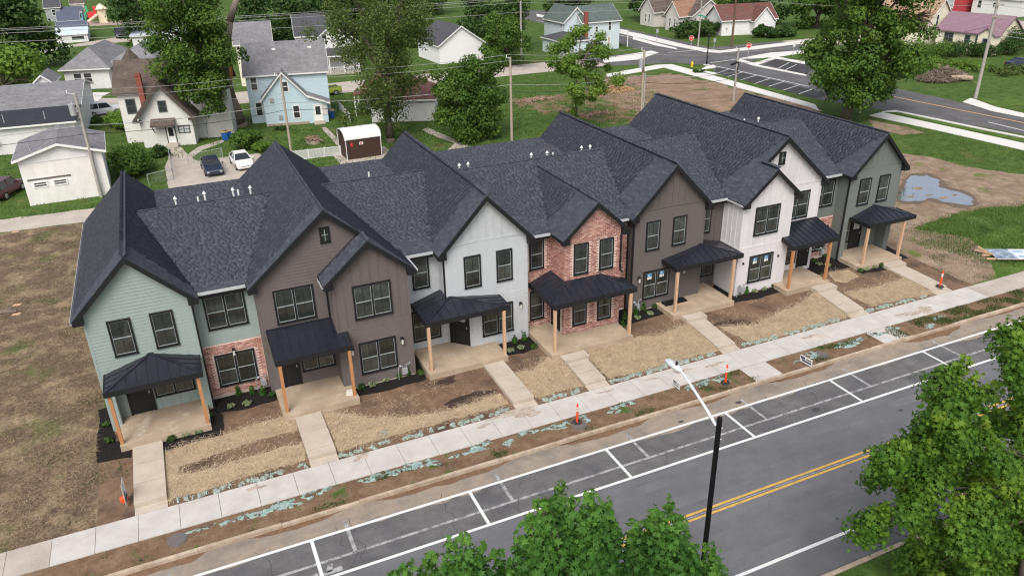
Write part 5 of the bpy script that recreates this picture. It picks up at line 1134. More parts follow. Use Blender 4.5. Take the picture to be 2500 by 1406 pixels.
# white house with maroon roof behind the tall tree
H = house('white_cottage', 'white cottage with dark maroon roof behind the tall olive tree', 25.7, 51.2, -21)
volume(H, 0, 7.0, 0, 8.0, 2.45, 4.5, 'hip', fs_white, fr_red, .25, trim=m_wtrim); volume(H, -1.6, 2.4, 6.5, 11.5, 2.6, 4.2, 'hip', fs_white, fr_red, .25, trim=m_wtrim); hwin(H, 'W', 3.2, .8, .35, 1.2, 0)
b = MB(); b.box(-2.2, -2.05, 3.2, 3.35, 0, 2.4); b.box(-2.2, -2.05, 6.2, 6.35, 0, 2.4); b.build('porch_post', m_wtrim, H)
b = MB(); b.box(-2.3, -.01, 3.1, 6.48, 2.4, 2.55); b.build('porch_roof', fr_red, H); b = MB(); b.box(-2.18, -2.08, 3.4, 6.1, .5, 1.1); b.build('porch_railing', m_wtrim, H)
H = house('white_gable_house', 'bright white gabled house seen between the two trees', 44.9, 83.0, 3); volume(H, 0, 7.4, 0, 9, 2.95, 5.45, 'gy', M('bright_white_siding', (.80,.80,.80), .7, .02), fr_dk, .3, trim=m_wtrim); hwin(H, 'S', 5.6, .4, .8, .6, 0)
# pale house on the corner
H = house('corner_house', 'pale blue two-storey house with green roof and red chimney on the corner', 69.2, 82.0, 1)
volume(H, 0, 7.0, 0, 6.0, 4.8, 6.9, 'gx', fs_pale, fr_green, .3, trim=m_wtrim); volume(H, -2.6, 1.8, 1.5, 8.5, 4.9, 6.9, 'gy', fs_pale, fr_green, .3, trim=m_wtrim); volume(H, -5.0, -.01, -2.2, 4.5, 2.3, 3.3, 'hip', fs_pale, fr_dk, .25, trim=m_wtrim)
chimney(H, .35, -.35, 0, 6.1, .55); hwin(H, 'S', 2.6, 3.0, .45, .8, 0); hwin(H, 'S', 5.1, 3.1, .45, 1.5, 0); hwin(H, 'S', 5.0, .6, .4, 1.4, 0, glass=M('boarded_pane', (.42,.36,.30), .9)); hwin(H, 'W', 2.5, 3.6, .4, .7, -2.6)
b = MB(); b.box(7.0, 9.2, .5, 3.8, 2.5, 2.62); b.build('porch_roof', m_wtrim, H)
for y in (.6, 3.7): b = MB(); b.box(9.0, 9.12, y-.06, y+.06, 0, 2.5); b.build('porch_post', m_wtrim, H)
b = MB(); b.box(-6.5, -2.0, -3.6, -3.5, 0, 1.0); b.build('yard_wall', M('grey_wall', (.42,.44,.47), .85, .1), H)
# house facing the side street
H = house('beige_house', 'pale beige house with paired gables and brown roof beyond the crossing', 96.0, 106.5, -90)
volume(H, 0, 5.0, 0, 9, 3.1, 5.6, 'gy', fs_beige, fr_brown, .35, trim=m_wtrim); volume(H, 3.5, 15, 1.6, 9, 3.1, 5.6, 'gx', fs_beige, fr_brown, .3, trim=m_wtrim); volume(H, 9.2, 13.6, -.2, 5, 3.1, 5.4, 'gy', fs_beige, m_far_roof('russet', (.26,.15,.10)), .3, trim=m_wtrim)
for u0 in (2.0, 3.2): hwin(H, 'S', u0, .8, .45, 1.5, 0)
for u0 in (10.6, 12.2): hwin(H, 'S', u0, .8, .45, 1.5, -.2)
hdoor(H, 'S', 8.6, .2, .75, 1.7, 1.6, m_wtrim); volume(H, 7.4, 9.15, .2, 1.55, 2.3, 2.7, 'shed', fs_beige, fr_brown, .1, z0=1.9)
# ivy house
H = house('ivy_house', 'white house with maroon roof overgrown with ivy beyond the crossing', 99.3, 84.8, -12)
volume(H, 0, 10.5, 0, 6.5, 2.9, 5.1, 'gx', fs_white, fr_red, .35, trim=m_wtrim); volume(H, 5.6, 9.4, -1.4, 3, 2.8, 4.9, 'gy', fs_white, fr_red, .3, trim=m_wtrim); hwin(H, 'S', 9.9, .8, .5, 1.1, 0); hwin(H, 'S', 7.5, .7, .5, 1.0, -1.4, glass=m_doorglass)
# cream house and tan neighbour at the right
H = house('cream_house', 'cream bungalow with purple metal roof behind the shrubs', 119.8, 57.0, -82)
volume(H, 0, 9.6, 0, 6.4, 3.0, 5.3, 'gx', fs_cream, fr_purple, .3, trim=fr_purple); volume(H, 7.4, 9.9, -1.6, .0, 3.0, 4.0, 'gy', fs_cream, fr_purple, .2, trim=fr_purple)
hwin(H, 'S', 2.0, 1.1, 1.3, 1.3, 0, M('grey_trim', (.20,.20,.21), .7), 2); hwin(H, 'S', 5.0, 1.1, .7, 1.2, 0, M('grey_trim', (0,0,0))); hwin(H, 'S', 6.7, 1.1, .7, 1.2, 0, M('grey_trim', (0,0,0))); hwin(H, 'S', 8.6, .8, .6, 1.5, -1.6, M('grey_trim', (0,0,0)))
H = house('tan_roof_house', 'tan roofed house partly hidden by the big maple', 117.5, 68.0, -82); volume(H, 0, 9.5, 0, 8, 3.2, 7.0, 'gx', fs_cream, fr_tan, .3, trim=m_wtrim); hwin(H, 'E', 3.0, 3.0, .6, 1.6, 9.5)
H = house('red_front_house', 'red fronted house with dark porch at the top right', 160.0, 92.0, -82); volume(H, 0, 6.5, 0, 7, 4.0, 6.0, 'gx', M('red_siding', (.42,.05,.06), .8, .1), fr_dk, .3, trim=m_wtrim); hwin(H, 'S', 2.0, .5, 1.0, 2.2, 0); hwin(H, 'S', 4.6, 1.0, 1.3, 1.6, 0, glass=m_doorglass)
H = house('white_shack', 'small white house beside the red fronted one', 163.5, 84.5, -82); volume(H, 0, 10, 0, 7, 3.4, 5.2, 'gx', fs_white, fr_grey, .3, trim=m_wtrim); hwin(H, 'S', 1.5, 1.2, .7, 1.4, 0); hwin(H, 'S', 4.6, 1.6, .7, .8, 0)
# far left houses
H = house('far_garage', 'white far garage with pale tin roof at the top left', -11.2, 142.8, 0, 'garage'); volume(H, 0, 5.4, 0, 4.4, 1.6, 2.4, 'shed', fs_white, M('pale_tin', (.52,.60,.68), .5, .1), .2, trim=m_wtrim); hdoor(H, 'S', 3.7, .05, 2.4, 1.2, 0, m_wtrim)
H = house('slate_roof_house', 'slate blue roofed house behind the far garage', -11.2, 148.0, 0); volume(H, 0, 5.3, 0, 6, 1.8, 3.2, 'gx', fs_pale, fr_blue, .2, trim=m_wtrim); volume(H, 0, 3.9, 6.2, 12, 3.1, 4.6, 'gx', fs_pale, fr_blue, .2, trim=m_wtrim)
H = house('far_blue_house', 'blue and white house at the top left corner', -16.0, 186.0, 0); volume(H, 0, 3.2, 0, 6, 3.2, 4.6, 'gx', M('far_grey_siding', (.32,.34,.35), .8, .05), fr_dk, .2, trim=m_wtrim); volume(H, 3.3, 7.6, -2, 2, 2.0, 3.0, 'shed', M('far_blue_siding', (.22,.42,.58), .8), fr_blue, .2, trim=m_wtrim); volume(H, 5.4, 8.2, 2.2, 7, 3.6, 4.6, 'gx', fs_cream, fr_brown, .2, trim=m_wtrim); hwin(H, 'S', 1.8, 1.4, .8, 1.2, 0)
H = house('workshop', 'low white workshop with pale blue roof behind the hipped house', 2.2, 121.0, -10); volume(H, 0, 9, 0, 8, 3.0, 4.0, 'shed', fs_white, M('pale_tin', (0,0,0)), .3, trim=m_wtrim)

# garden shed with a barrel roof
H = house('garden_shed', 'dark brown garden shed with white curved metal roof', 19.75, 37.75, 2, 'shed')
m_shed = M('shed_brown', (.052,.028,.020), .7, .12, 1.2, streak=((2,2,.3), .15)); prof = [(0,1.88),(.08,2.16),(.35,2.42),(.8,2.58),(1.4,2.64),(2.0,2.58),(2.45,2.42),(2.72,2.16),(2.8,1.88)]
b = MB(); b.prism([(0,0,0),(0,2.8,0)]+[(0,p[0],p[1]) for p in prof[::-1]], (3.3,0,0)); b.build('wall', m_shed, H)
b = MB()
for a, c in zip(prof, prof[1:]): b.prism([(-.12,a[0],a[1]+.01),(-.12,c[0],c[1]+.01),(-.12,c[0],c[1]+.07),(-.12,a[0],a[1]+.07)], (3.54,0,0))
ro = b.build('roof', m_pvc, H)
b = MB()
for i in range(12): b.bar((-.05+i*.30,.35,2.5), (-.05+i*.30,.8,2.66), .03, .03)
for i in range(12): b.bar((-.05+i*.30,.02,1.98), (-.05+i*.30,.35,2.5), .03, .03)
b.build('roof_rib', m_pvc, ro)
for x in (-.06, 3.30): b = MB(); b.box(x, x+.06, -.05, .03, 0, 1.95); b.build('corner_trim', m_pvc, H)
b = MB(); b.box(-.06, 0.0, 2.77, 2.85, 0, 1.95); b.build('corner_trim', m_pvc, H)
b = MB(); b.box(.42, .60, -.02, 0, 1.25, 1.62); b.build('notice', M('notice_red', (.55,.04,.04), .6), H); b = MB(); b.box(1.25, 1.62, -.02, 0, 1.35, 1.60); n_ = b.build('notice', m_pvc, H)
b = MB(); b.box(1.30, 1.57, -.024, -.0205, 1.50, 1.56); b.box(1.33, 1.45, -.024, -.0205, 1.38, 1.46); b.build('notice_print', M('notice_red', (0,0,0)), n_)
b = MB(); b.box(-.9, 4.4, -1.2, 3.2, -.05, .02); tag(b.build('shed_pad', m_oldconc), kind='structure'); bpy.data.objects['shed_pad'].location = (19.75,37.75,.045)

# ---------------------------------------------------------------- fences
H = thing('lattice_fence', 'white diagonal lattice fence beside the brown shed', 'fence', (15.1,40.2,0), -3.8, None, True); FLn = 4.5; FH = .86
b = MB(); b.box(0, FLn, -.03, .03, FH, FH+.06); b.box(0, FLn, -.03, .03, .05, .11); b.build('rail', m_pvc, H)
for i in range(4): b = MB(); b.box(i*1.5-.05, i*1.5+.05, -.05, .05, 0, FH+.1); b.build('fence_post', m_pvc, H)
sl = .13
i = -6
while i*sl < FLn:
    for sg, yy in ((1, -.012), (-1, .012)):
        x0, x1, z0, z1 = i*sl, i*sl+(FH-.11), .11, FH
        if sg < 0: z0, z1 = z1, z0
        t0, t1 = max(0, -x0/(x1-x0)), min(1, (FLn-x0)/(x1-x0))
        if t1-t0 > .08: b = MB(); b.bar((x0+(x1-x0)*t0,yy,z0+(z1-z0)*t0), (x0+(x1-x0)*t1,yy,z0+(z1-z0)*t1), .04, .012, up=(0,1,0)); b.build('slat', m_pvc, H)
    i += 1
def picket(name, label, a, c, h, mat, n):
    a, c = Vector(a), Vector(c); ang = math.degrees(math.atan2(c.y-a.y, c.x-a.x)); L = (c-a).length; H = thing(name, label, 'fence', (a.x,a.y,0), ang, None, True)
    for i in range(n): b = MB(); x = L*i/n; b.box(x, x+L/n-.015, -.015, .015, .05, h+.03*math.sin(i*5)); b.build('plank', mat, H)
    b = MB(); b.box(0, L, .0155, .05, h*.8, h*.88); b.box(0, L, .0155, .05, .2, .28); b.build('rail', mat, H)
picket('plank_fence', 'white plank fence between the blue house and white cottage', on_z(828,268), on_z(857,300), 1.0, m_pvc, 22)
def chain(name, label, pts):
    H = thing(name, label, 'fence', (pts[0].x,pts[0].y,0))
    for a, c in zip(pts, pts[1:]):
        n = max(1, int((c-a).length/2.2)); b = MB(); b.tube([(a.x,a.y,1.05),(c.x,c.y,1.05)], .025); b.build('rail', m_grey, H)
        for i in range(n+1): p = a+(c-a)*i/n; b = MB(); b.cyl((p.x,p.y,0), (p.x,p.y,1.08), .035, .03, 6); b.build('fence_post', m_grey, H)
        b = MB(); L = (c-a).length; m = int(L/.16); d = (c-a)/L
        for i in range(m):
            p = a+d*(i*.16); q = a+d*min(L, i*.16+.9)
            b.bar((p.x,p.y,.08), (q.x,q.y,1.0), .006, .006); b.bar((p.x,p.y,1.0), (q.x,q.y,.08), .006, .006)
        b.build('wire_mesh', m_grey, H)
chain('chain_link_fence', 'grey chain link fence along the left of the parking pad', [on_z(365,455), on_z(425,440), on_z(415,385)])
chain('chain_link_fence', 'grey chain link fence behind the two parked cars', [on_z(462,405), on_z(545,388)])

# ---------------------------------------------------------------- poles, wires, lamps
m_pole = M('pole_wood', (.36,.30,.235), .9, .2, 2, stretch=(6,6,.4), fine=.15, fscale=10)
m_polegrey = M('pole_wood_grey', (.34,.32,.29), .9, .2, 2, stretch=(6,6,.4), fine=.15, fscale=10)
m_wire = M('wire', (.30,.30,.29), .6, .1); m_wiredk = M('wire_black', (.03,.03,.03), .6, .1)
POLE = {}
def pole(key, label, base, h, r=.13, arm=None, transformer=False, mat=None, top_px=None):
    bx_, by_ = base; H = thing('utility_pole', label, 'utility pole', (bx_,by_,0), 0, 'wooden utility poles'); tx = bx_
    b = MB(); b.cyl((bx_,by_,-.1), (bx_,by_,h), r, r*.72, 12); b.build('shaft', mat or m_pole, H)
    POLE[key] = Vector((bx_, by_, h))
    if arm:
        for zz, L in arm:
            b = MB(); b.box(bx_-L/2, bx_+L/2, by_-r-.09, by_-r, zz-.05, zz+.05); o = b.build('crossarm', m_pole, H)
            for sx in (-.45, -.15, .15, .45): c = MB(); c.cyl((bx_+sx*L,by_-r-.045,zz+.0505), (bx_+sx*L,by_-r-.045,zz+.2), .035, .03, 8); c.build('insulator', m_grey, o)
    else:
        b = MB(); b.bar((bx_,by_-.05,h-.12), (bx_-.5,by_-.25,h+.05), .07, .07); b.cyl((bx_-.5,by_-.25,h+.05), (bx_-.5,by_-.25,h+.28), .05, .04, 8); b.build('insulator_bracket', m_pvc, H)
    if transformer:
        zt = h-1.7; b = MB(); b.cyl((bx_-.42,by_-.12,zt), (bx_-.42,by_-.12,zt+.85), .24, .24, 14); b.cyl((bx_-.42,by_-.12,zt+.8501), (bx_-.42,by_-.12,zt+.92), .26, .1, 14); b.cyl((bx_-.36,by_-.12,zt+.92), (bx_-.36,by_-.12,zt+1.15), .04, .03, 8); b.box(bx_-.2, bx_-.08, by_-.15, by_-.05, zt+.2, zt+.6)
        o = b.build('transformer', m_grey, H); b = MB()
        for k in range(3): b.tube([(bx_-.45+.1*k,by_-.2,zt), (bx_-.3+.1*k,by_-.25,zt-.45), (bx_-.1,by_-.15,zt-.35)], .02, 5)
        b.build('drop_cable', m_wiredk, o)
    return H
pole('a', 'grey leaning-looking pole with transformer against the white garage', (-1.2,36.9), 8.6, .15, None, True, m_polegrey)
pole('b', 'bare wooden pole standing in front of the blue house', (15.5,43.4), 7.4, .13)
pole('c', 'bare wooden pole beside the dense tree behind the roofs', (36.2,36.8), 8.2, .14)
pole('d', 'wooden pole with transformer and grey conduit behind the row', (51.6,37.1), 7.6, .15, None, True)
pole('e', 'grey pole with a dark street light above the far roofs', (66.6,40.4), 6.1, .15, None, False, m_polegrey)
pole('f', 'tall grey pole with crossarms on the right street corner', (91.7,28.0), 11.2, .2, [(10.4,1.6),(9.2,1.6)], False, m_polegrey)
pole('g', 'slim brown pole by the street name signs', (88.2,76.6), 8.5, .12, None, False, m_polegrey)
pole('h', 'dark brown pole in front of the ivy house', (92.2,73.0), 9.5, .2, [(8.8,1.4)], False, M('creosote_pole', (.12,.075,.05), .9, .2))
pole('i', 'tall pale pole beside the round green tree at the back', (57.0,79.4), 9.6, .17, [(9.1,1.6)], False, m_polegrey)
H = bpy.data.objects['utility_pole.003']
b = MB(); b.cyl((51.75,36.95,0), (51.75,36.95,5.2), .07, .07, 10); b.build('conduit', m_grey, H)
b = MB(); b.box(51.15, 51.9, 35.9, 36.4, .0, .95); tag(b.build('utility_cabinet', m_pvc), 'white utility cabinet at the foot of the conduit pole', 'cabinet')
H = bpy.data.objects['utility_pole.004']
b = MB(); b.tube([(66.6,40.3,3.4), (66.55,40.1,4.3), (66.3,39.9,4.7), (65.9,39.7,4.75)], .05); b.bar((65.9,39.7,4.75), (64.9,39.3,4.62), .3, .16); b.build('street_light', m_black, H)
def wire(p, q, sag, r, mat, label, group):
    p, q = Vector(p), Vector(q); n = 14; P = [p+(q-p)*(i/n)+Vector((0,0,-4*sag*(i/n)*(1-i/n))) for i in range(n+1)]
    b = MB(); b.tube(P, r, 4); o = b.build('overhead_wire', mat, fix=False); tag(o, label, 'wire', group); return o
A_, B_, C_, D_, E_ = (POLE[k] for k in 'abcde'); Z = lambda v, d: Vector((v.x, v.y, v.z+d))
LB, LG = 'thin overhead wire strung between the wooden poles behind the row', 'overhead wires behind the row'
west = Vector((-40, 39, 8.4))
SPAN = ['left of the garage pole', 'from the garage pole to the blue house pole', 'from the blue house pole to the dense tree pole', 'from the dense tree pole to the conduit pole', 'from the conduit pole to the street light pole']
for dz, mt, rr, nm in ((.25,m_wire,.016,'topmost thin wire'), (-.3,m_wire,.016,'second thin wire down'), (-2.6,m_wire,.024,'thick grey cable'), (-3.3,m_wiredk,.022,'lowest black cable')):
    for i_, (p, q) in enumerate(((west, A_), (A_, B_), (B_, C_), (C_, D_), (D_, E_))): wire(Z(p,dz), Z(q,dz), .35, rr, mt, nm+' strung '+SPAN[i_], LG)
wire(Z(E_,-1.6), (91.7,28,8.2), .6, .022, m_wiredk, 'black cable from the street light pole across the side street', LG); wire(Z(E_,-.4), (91.7,28,9.6), .6, .016, m_wire, 'thin wire from the street light pole across the side street', LG)
wire(Z(B_,-1.8), (15.3,54.8,4.6), .2, .014, m_wire, 'service wire from the pole to the blue house', None); wire(Z(B_,-2.3), (9.0,54.2,4.4), .3, .014, m_wire, 'service wire from the pole to the brown roofed cottage', None)
LB2, LG2 = 'overhead line running along the back street at the top', 'overhead lines along the back street'
I_ = POLE['i']; G_ = POLE['g']; H_ = POLE['h']
for dz, nm in ((-.3,'topmost'), (-.55,'second'), (-1.0,'third'), (-2.4,'lowest')): wire((-45,81.0,10.3+dz*.6), Z(I_,dz), .5, .024, m_wire, nm+' back street line left of the tall pale pole', LG2); wire(Z(I_,dz), Z(G_,dz*.6), .5, .02, m_wire, nm+' back street line right of the tall pale pole', LG2)
wire(Z(G_,-.6), Z(H_,-.9), .1, .02, m_wire, 'short wire between the slim pole and the dark brown pole', LG2); wire(Z(H_,-.7), (150,50,9.5), .8, .02, m_wire, 'line from the dark brown pole off to the far right', LG2); wire(Z(H_,-1.6), (91.7,28,10.5), .8, .02, m_wire, 'line from the dark brown pole to the corner pole', LG2)
F_ = POLE['f']
for dz, nm in ((-.8,'topmost'), (-2.0,'second'), (-3.4,'third'), (-3.9,'lowest')): wire(Z(F_,dz), (118,-4,9+dz), .6, .022, m_wire, nm+' line running right from the corner pole', 'lines from the corner pole')

# cobra head lamp in front
H = thing('street_lamp', 'street lamp with black pole and white cobra head arm over the road', 'street lamp', (16.55,-20.4,-.12))
b = MB(); b.cyl((16.55,-20.4,-.12), (16.55,-20.4,8.62), .078, .070, 16); b.cyl((16.55,-20.4,8.62), (16.55,-20.4,8.66), .072, .06, 16); b.build('pole', M('lamp_black', (.006,.006,.007), .6, 0, spec=.2), H)
m_lampw = M('lamp_grey', (.62,.65,.68), .4, .05, 3, metal=.2)
b = MB(); P = [Vector((16.55,-20.30,8.33)), Vector((16.55,-19.75,8.62)), Vector((16.55,-19.2,8.87)), Vector((16.55,-18.85,9.02)), Vector((16.55,-18.62,9.08))]; b.tube(P, [.045,.04,.036,.034,.034], 10); b.build('arm', m_lampw, H)
b = MB()
sec = [(-18.66,.05,.05),(-18.58,.10,.07),(-18.42,.13,.09),(-18.2,.135,.08),(-18.0,.12,.05),(-17.95,.05,.03)]
V, F = [], []
for y, hw, hh in sec:
    for k in range(8): t = 2*math.pi*k/8; V.append((16.55+hw*math.cos(t), y, 9.09+hh*math.sin(t)))
for i in range(len(sec)-1):
    for k in range(8): F.append((i*8+k, i*8+(k+1)%8, (i+1)*8+(k+1)%8, (i+1)*8+k))
F += [tuple(range(8)), tuple(range(len(V)-1, len(V)-9, -1))]; b.solid(V, F); h_ = b.build('lamp_head', m_lampw, H, smooth=True)
b = MB(); b.cyl((16.55,-18.42,9.17), (16.55,-18.42,9.26), .04, .035, 10); b.build('photocell', m_black, h_)
for z in (8.35, 8.0): b = MB(); b.cyl((16.59,-20.46,z), (16.62,-20.48,z), .018, .018, 6); b.build('bolt', m_grey, H)

# black post lamp and signs at the crossing
p = on_z(1725,160); H = thing('post_lamp', 'black ornamental post lamp on the crossing corner', 'street lamp', (p.x,p.y,.1))
b = MB(); b.cyl((p.x,p.y,.1), (p.x,p.y,.7), .16, .11, 12); b.cyl((p.x,p.y,.7), (p.x,p.y,3.9), .09, .08, 12); b.build('pole', m_black, H)
b = MB(); b.cyl((p.x,p.y,3.9), (p.x,p.y,4.25), .12, .2, 10); b.cyl((p.x,p.y,4.25), (p.x,p.y,4.5), .22, .03, 10); b.build('lantern', m_black, H); b = MB(); b.cyl((p.x,p.y,.02), (p.x,p.y,.12), .5, .5, 12); b.build('footing', m_white_conc, H)
p = on_z(1689,165); H = thing('fire_hydrant', 'yellow fire hydrant on the grass corner of the crossing', 'fire hydrant', (p.x,p.y,.1)); m_hyd = M('hydrant_yellow', (.70,.52,.05), .5, .08)
b = MB(); b.cyl((p.x,p.y,.05), (p.x,p.y,.15), .2, .2, 12); b.cyl((p.x,p.y,.15), (p.x,p.y,.62), .13, .13, 12); b.cyl((p.x,p.y,.62), (p.x,p.y,.66), .18, .18, 12); b.ball((p.x,p.y,.66), .15, .15, .14); b.cyl((p.x,p.y,.78), (p.x,p.y,.88), .04, .04, 6); b.build('body', m_hyd, H)
b = MB(); b.cyl((p.x-.22,p.y,.48), (p.x+.22,p.y,.48), .07, .07, 8); b.cyl((p.x,p.y,.46), (p.x,p.y-.24,.46), .09, .09, 8); b.build('outlet', m_hyd, H)
def text_mesh(txt, size, mat, parent, mtx):
    cu = bpy.data.curves.new('lettering', 'FONT'); cu.body = txt; cu.size = size; cu.align_x = 'CENTER'; cu.align_y = 'CENTER'; cu.extrude = .002
    ob = bpy.data.objects.new('lettering', cu); COL.objects.link(ob); dg = bpy.context.evaluated_depsgraph_get(); me = bpy.data.meshes.new_from_object(ob.evaluated_get(dg)); bpy.data.objects.remove(ob)
    me.materials.clear(); me.materials.append(mat); o = bpy.data.objects.new('lettering', me); COL.objects.link(o); o.parent = parent; o.matrix_local = mtx; return o
def stop_sign(pxy, label, ang):
    p = on_z(*pxy); H = thing('stop_sign', label, 'stop sign', (p.x,p.y,.05), ang, None, True); b = MB(); b.box(-.03, .03, -.03, .03, 0, 1.9); b.build('post', m_grey, H)
    oc = lambda r, y: [(r*math.cos(math.pi/8+i*math.pi/4), y, 1.95+r*math.sin(math.pi/8+i*math.pi/4)) for i in range(8)]
    b = MB(); b.prism(oc(.42,-.055), (0,.02,0)); pl = b.build('plate', m_pvc, H); b = MB(); b.prism(oc(.385,-.061), (0,.005,0)); b.build('red_face', M('sign_red', (.55,.03,.03), .5, .03), pl)
    text_mesh('STOP', .30, m_pvc, H, Matrix.Translation((0,-.064,1.95)) @ Matrix.Rotation(math.radians(90), 4, 'X'))
stop_sign((1825,145), 'stop sign standing nearest the angled parking bays', -25); stop_sign((1686,125), 'stop sign standing on the far kerb of the crossing', -25)
for X_, Y_, lab in ((1603,103,'grey sign back on the far side pavement'), (1742,128,'grey sign back beside the ivy house'), (1935,140,'small white parking sign beside the far bays')):
    p = on_z(X_, Y_); H = thing('road_sign', lab, 'road sign', (p.x,p.y,.05)); b = MB(); b.cyl((p.x,p.y,0), (p.x,p.y,2.0), .03, .03, 6); b.build('post', m_grey, H); b = MB(); b.box(p.x-.25, p.x+.25, p.y-.06, p.y-.035, 1.55, 2.15); b.build('plate', m_grey if 'grey' in lab else m_pvc, H)
H = thing('street_name_sign', 'green street name blades on the slim pole', 'street sign', (88.2,76.3,5)); m_sgreen = M('sign_green', (.02,.28,.15), .5, .03)
b = MB(); b.box(87.5, 88.6, 76.36, 76.4, 4.95, 5.15); b.build('blade', m_sgreen, H); b = MB(); b.box(88.35, 89.3, 76.30, 76.34, 4.68, 4.88); b.build('blade', m_sgreen, H)

# delineator posts
m_or = M('delineator_orange', (.78,.075,.02), .5, .05, spec=.4); m_rub = M('rubber', (.03,.03,.03), .8, .1)
def delineator(p, label, zb):
    H = thing('delineator_post', label, 'delineator', (p.x,p.y,zb), 0, 'orange delineator posts along the sidewalk')
    b = MB(); b.cyl((p.x,p.y,zb), (p.x,p.y,zb+.05), .24, .2, 8); b.build('base', m_rub, H)
    b = MB(); b.cyl((p.x,p.y,zb+.05), (p.x,p.y,zb+.88), .055, .05, 12); b.cyl((p.x,p.y,zb+.88), (p.x,p.y,zb+.93), .05, .035, 12); b.cyl((p.x,p.y,zb+.93), (p.x,p.y,zb+1.0), .03, .045, 12); b.build('tube', m_or, H)
    for z in (.62, .75): b = MB(); b.cyl((p.x,p.y,zb+z), (p.x,p.y,zb+z+.09), .0565, .056, 12); b.build('reflective_band', m_pvc, H)
delineator(on_z(1409,1031,-.1), 'orange delineator post on the verge nearest the camera', -.10); delineator(on_z(1771,934,-.1), 'orange delineator post on the verge near the lamp head', -.10); delineator(on_z(2294,700,.05), 'orange delineator post on the end of the last walk', .075)

# yard signs and leaning board
def yard_sign(a, label, w, h, ang, lines_, tilt=0):
    H = thing('yard_sign', label, 'sign', (a.x,a.y,a.z), ang, None, True); b = MB(); b.box(-w/2+.02, w/2-.02, -.004, .004, .12, .12+h); o = b.build('panel', m_pvc, H)
    b = MB(); b.cyl((-w*.3,.006,0), (-w*.3,.006,.3), .006, .006, 5); b.cyl((w*.3,.006,0), (w*.3,.006,.3), .006, .006, 5); b.build('stake', m_grey, H)
    b = MB()
    for (u0, u1, v0, v1) in lines_: b.box(w*(u0-.5), w*(u1-.5), -.008, -.005, .12+h*v0, .12+h*v1)
    b.build('print', M('sign_print', (.06,.07,.10), .7, .0), o)
yard_sign(on_z(1650,950,-.1), 'small white yard sign on the verge left of the lamp head', .62, .36, -90, [(.12,.5,.55,.8),(.55,.9,.6,.7),(.12,.8,.25,.38)])
yard_sign(on_z(1966,893,-.1), 'white yard sign with dark print by the concrete crossing', .78, .38, -84, [(.08,.4,.5,.85),(.2,.92,.2,.45),(.5,.9,.6,.75)])
yard_sign(on_z(312,1228,-.1), 'tall white real estate sign beside the first walk', .7, .95, 86, [(.15,.85,.1,.3),(.2,.6,.4,.5)])
p = on_z(303,1224,-.1); b = MB()
for q in ((0,0,.0),(.12,.05,.1),(-.05,.06,.16)): b.obox((p.x+q[0]*.6, p.y+q[1]*.6, -.05+q[2]*.6), (.09,.02,.03), (-.02,.07,.01), (0,.01,.03))
tag(b.build('safety_fence_scrap', m_or), 'crumpled orange plastic scrap under the tall sign', 'scrap')
p = on_z(2466,625,.04); H = thing('fallen_sign_board', 'fallen blue and white site sign lying on the grass with timber legs', 'sign', (p.x,p.y,.04), -28, None, True)
b = MB(); b.box(-1.2, 1.2, -.8, .8, .12, .15); o = b.build('panel', M('board_white', (.62,.66,.70), .5, .1), H); b = MB(); b.box(-1.19, .15, -.79, .79, .1505, .153); b.build('picture', M('board_picture', (.12,.16,.22), .5, .4, 3, col2=(.35,.42,.50)), o)
b = MB(); b.box(.28, 1.1, -.5, -.32, .1505, .153); b.box(.28, .9, .2, .3, .1505, .153); b.box(.28, 1.0, .42, .52, .1505, .153); b.build('print', M('sign_blue', (.05,.20,.45), .6), o)
for y in (-.6, .0, .6): b = MB(); b.box(-1.75, .8, y-.05, y+.05, .0, .1); b.build('timber_leg', m_fir, H)
b = MB(); b.bar((-1.9,.7,.12), (-1.2,-.2,.2), .09, .09); b.bar((-1.7,.8,.3), (-1.4,.2,.2), .09, .09); b.build('brace', m_fir, H)

# manhole covers
for X_, Y_, lab in ((433,1316,'round iron manhole cover at the left end of the verge'), (1415,1038,'round iron cover at the foot of the nearest delineator'), (2005,866,'round iron cover beside the concrete verge crossing')):
    p = on_z(X_, Y_, -.1); H = thing('manhole_cover', lab, 'manhole', (p.x,p.y,-.1)); b = MB(); b.cyl((p.x,p.y,-.16), (p.x,p.y,-.095), .36, .36, 28); b.build('ring', m_iron, H); b = MB(); b.cyl((p.x,p.y,-.0949), (p.x,p.y,-.083), .29, .29, 28); b.build('lid', m_iron, H)

# bins, woodpile, logs, litter
def bin_(p, label, c):
    H = thing('wheelie_bin', label, 'bin', (p.x,p.y,0)); mb_ = M('bin_'+str(c), c, .5, .05); b = MB()
    b.solid([(p.x-.24,p.y-.26,.02),(p.x+.24,p.y-.26,.02),(p.x+.24,p.y+.26,.02),(p.x-.24,p.y+.26,.02),(p.x-.30,p.y-.33,.88),(p.x+.30,p.y-.33,.88),(p.x+.30,p.y+.33,.88),(p.x-.30,p.y+.33,.88)], [(0,3,2,1),(4,5,6,7),(0,1,5,4),(1,2,6,5),(2,3,7,6),(3,0,4,7)]); b.build('body', mb_, H)
    b = MB(); b.box(p.x-.33, p.x+.33, p.y-.37, p.y+.37, .881, .95); b.build('lid', M('bin_lid_tan', (.45,.33,.18), .6), H)
    for sx in (-.27, .27): b = MB(); b.cyl((p.x+sx-.03,p.y+.3,.1), (p.x+sx+.03,p.y+.3,.1), .1, .1, 10); b.build('wheel', m_rub, H)
bin_(on_z(550,343), 'blue wheelie bin with tan lid by the cottage corner', (.02,.10,.36)); bin_(on_z(560,340), 'blue wheelie bin with tan lid right of its twin', (.02,.10,.36)); bin_(on_z(810,289), 'blue wheelie bin with tan lid beside the blue house door', (.02,.10,.36))
m_log = M('log', (.24,.16,.11), .9, .3, 3)
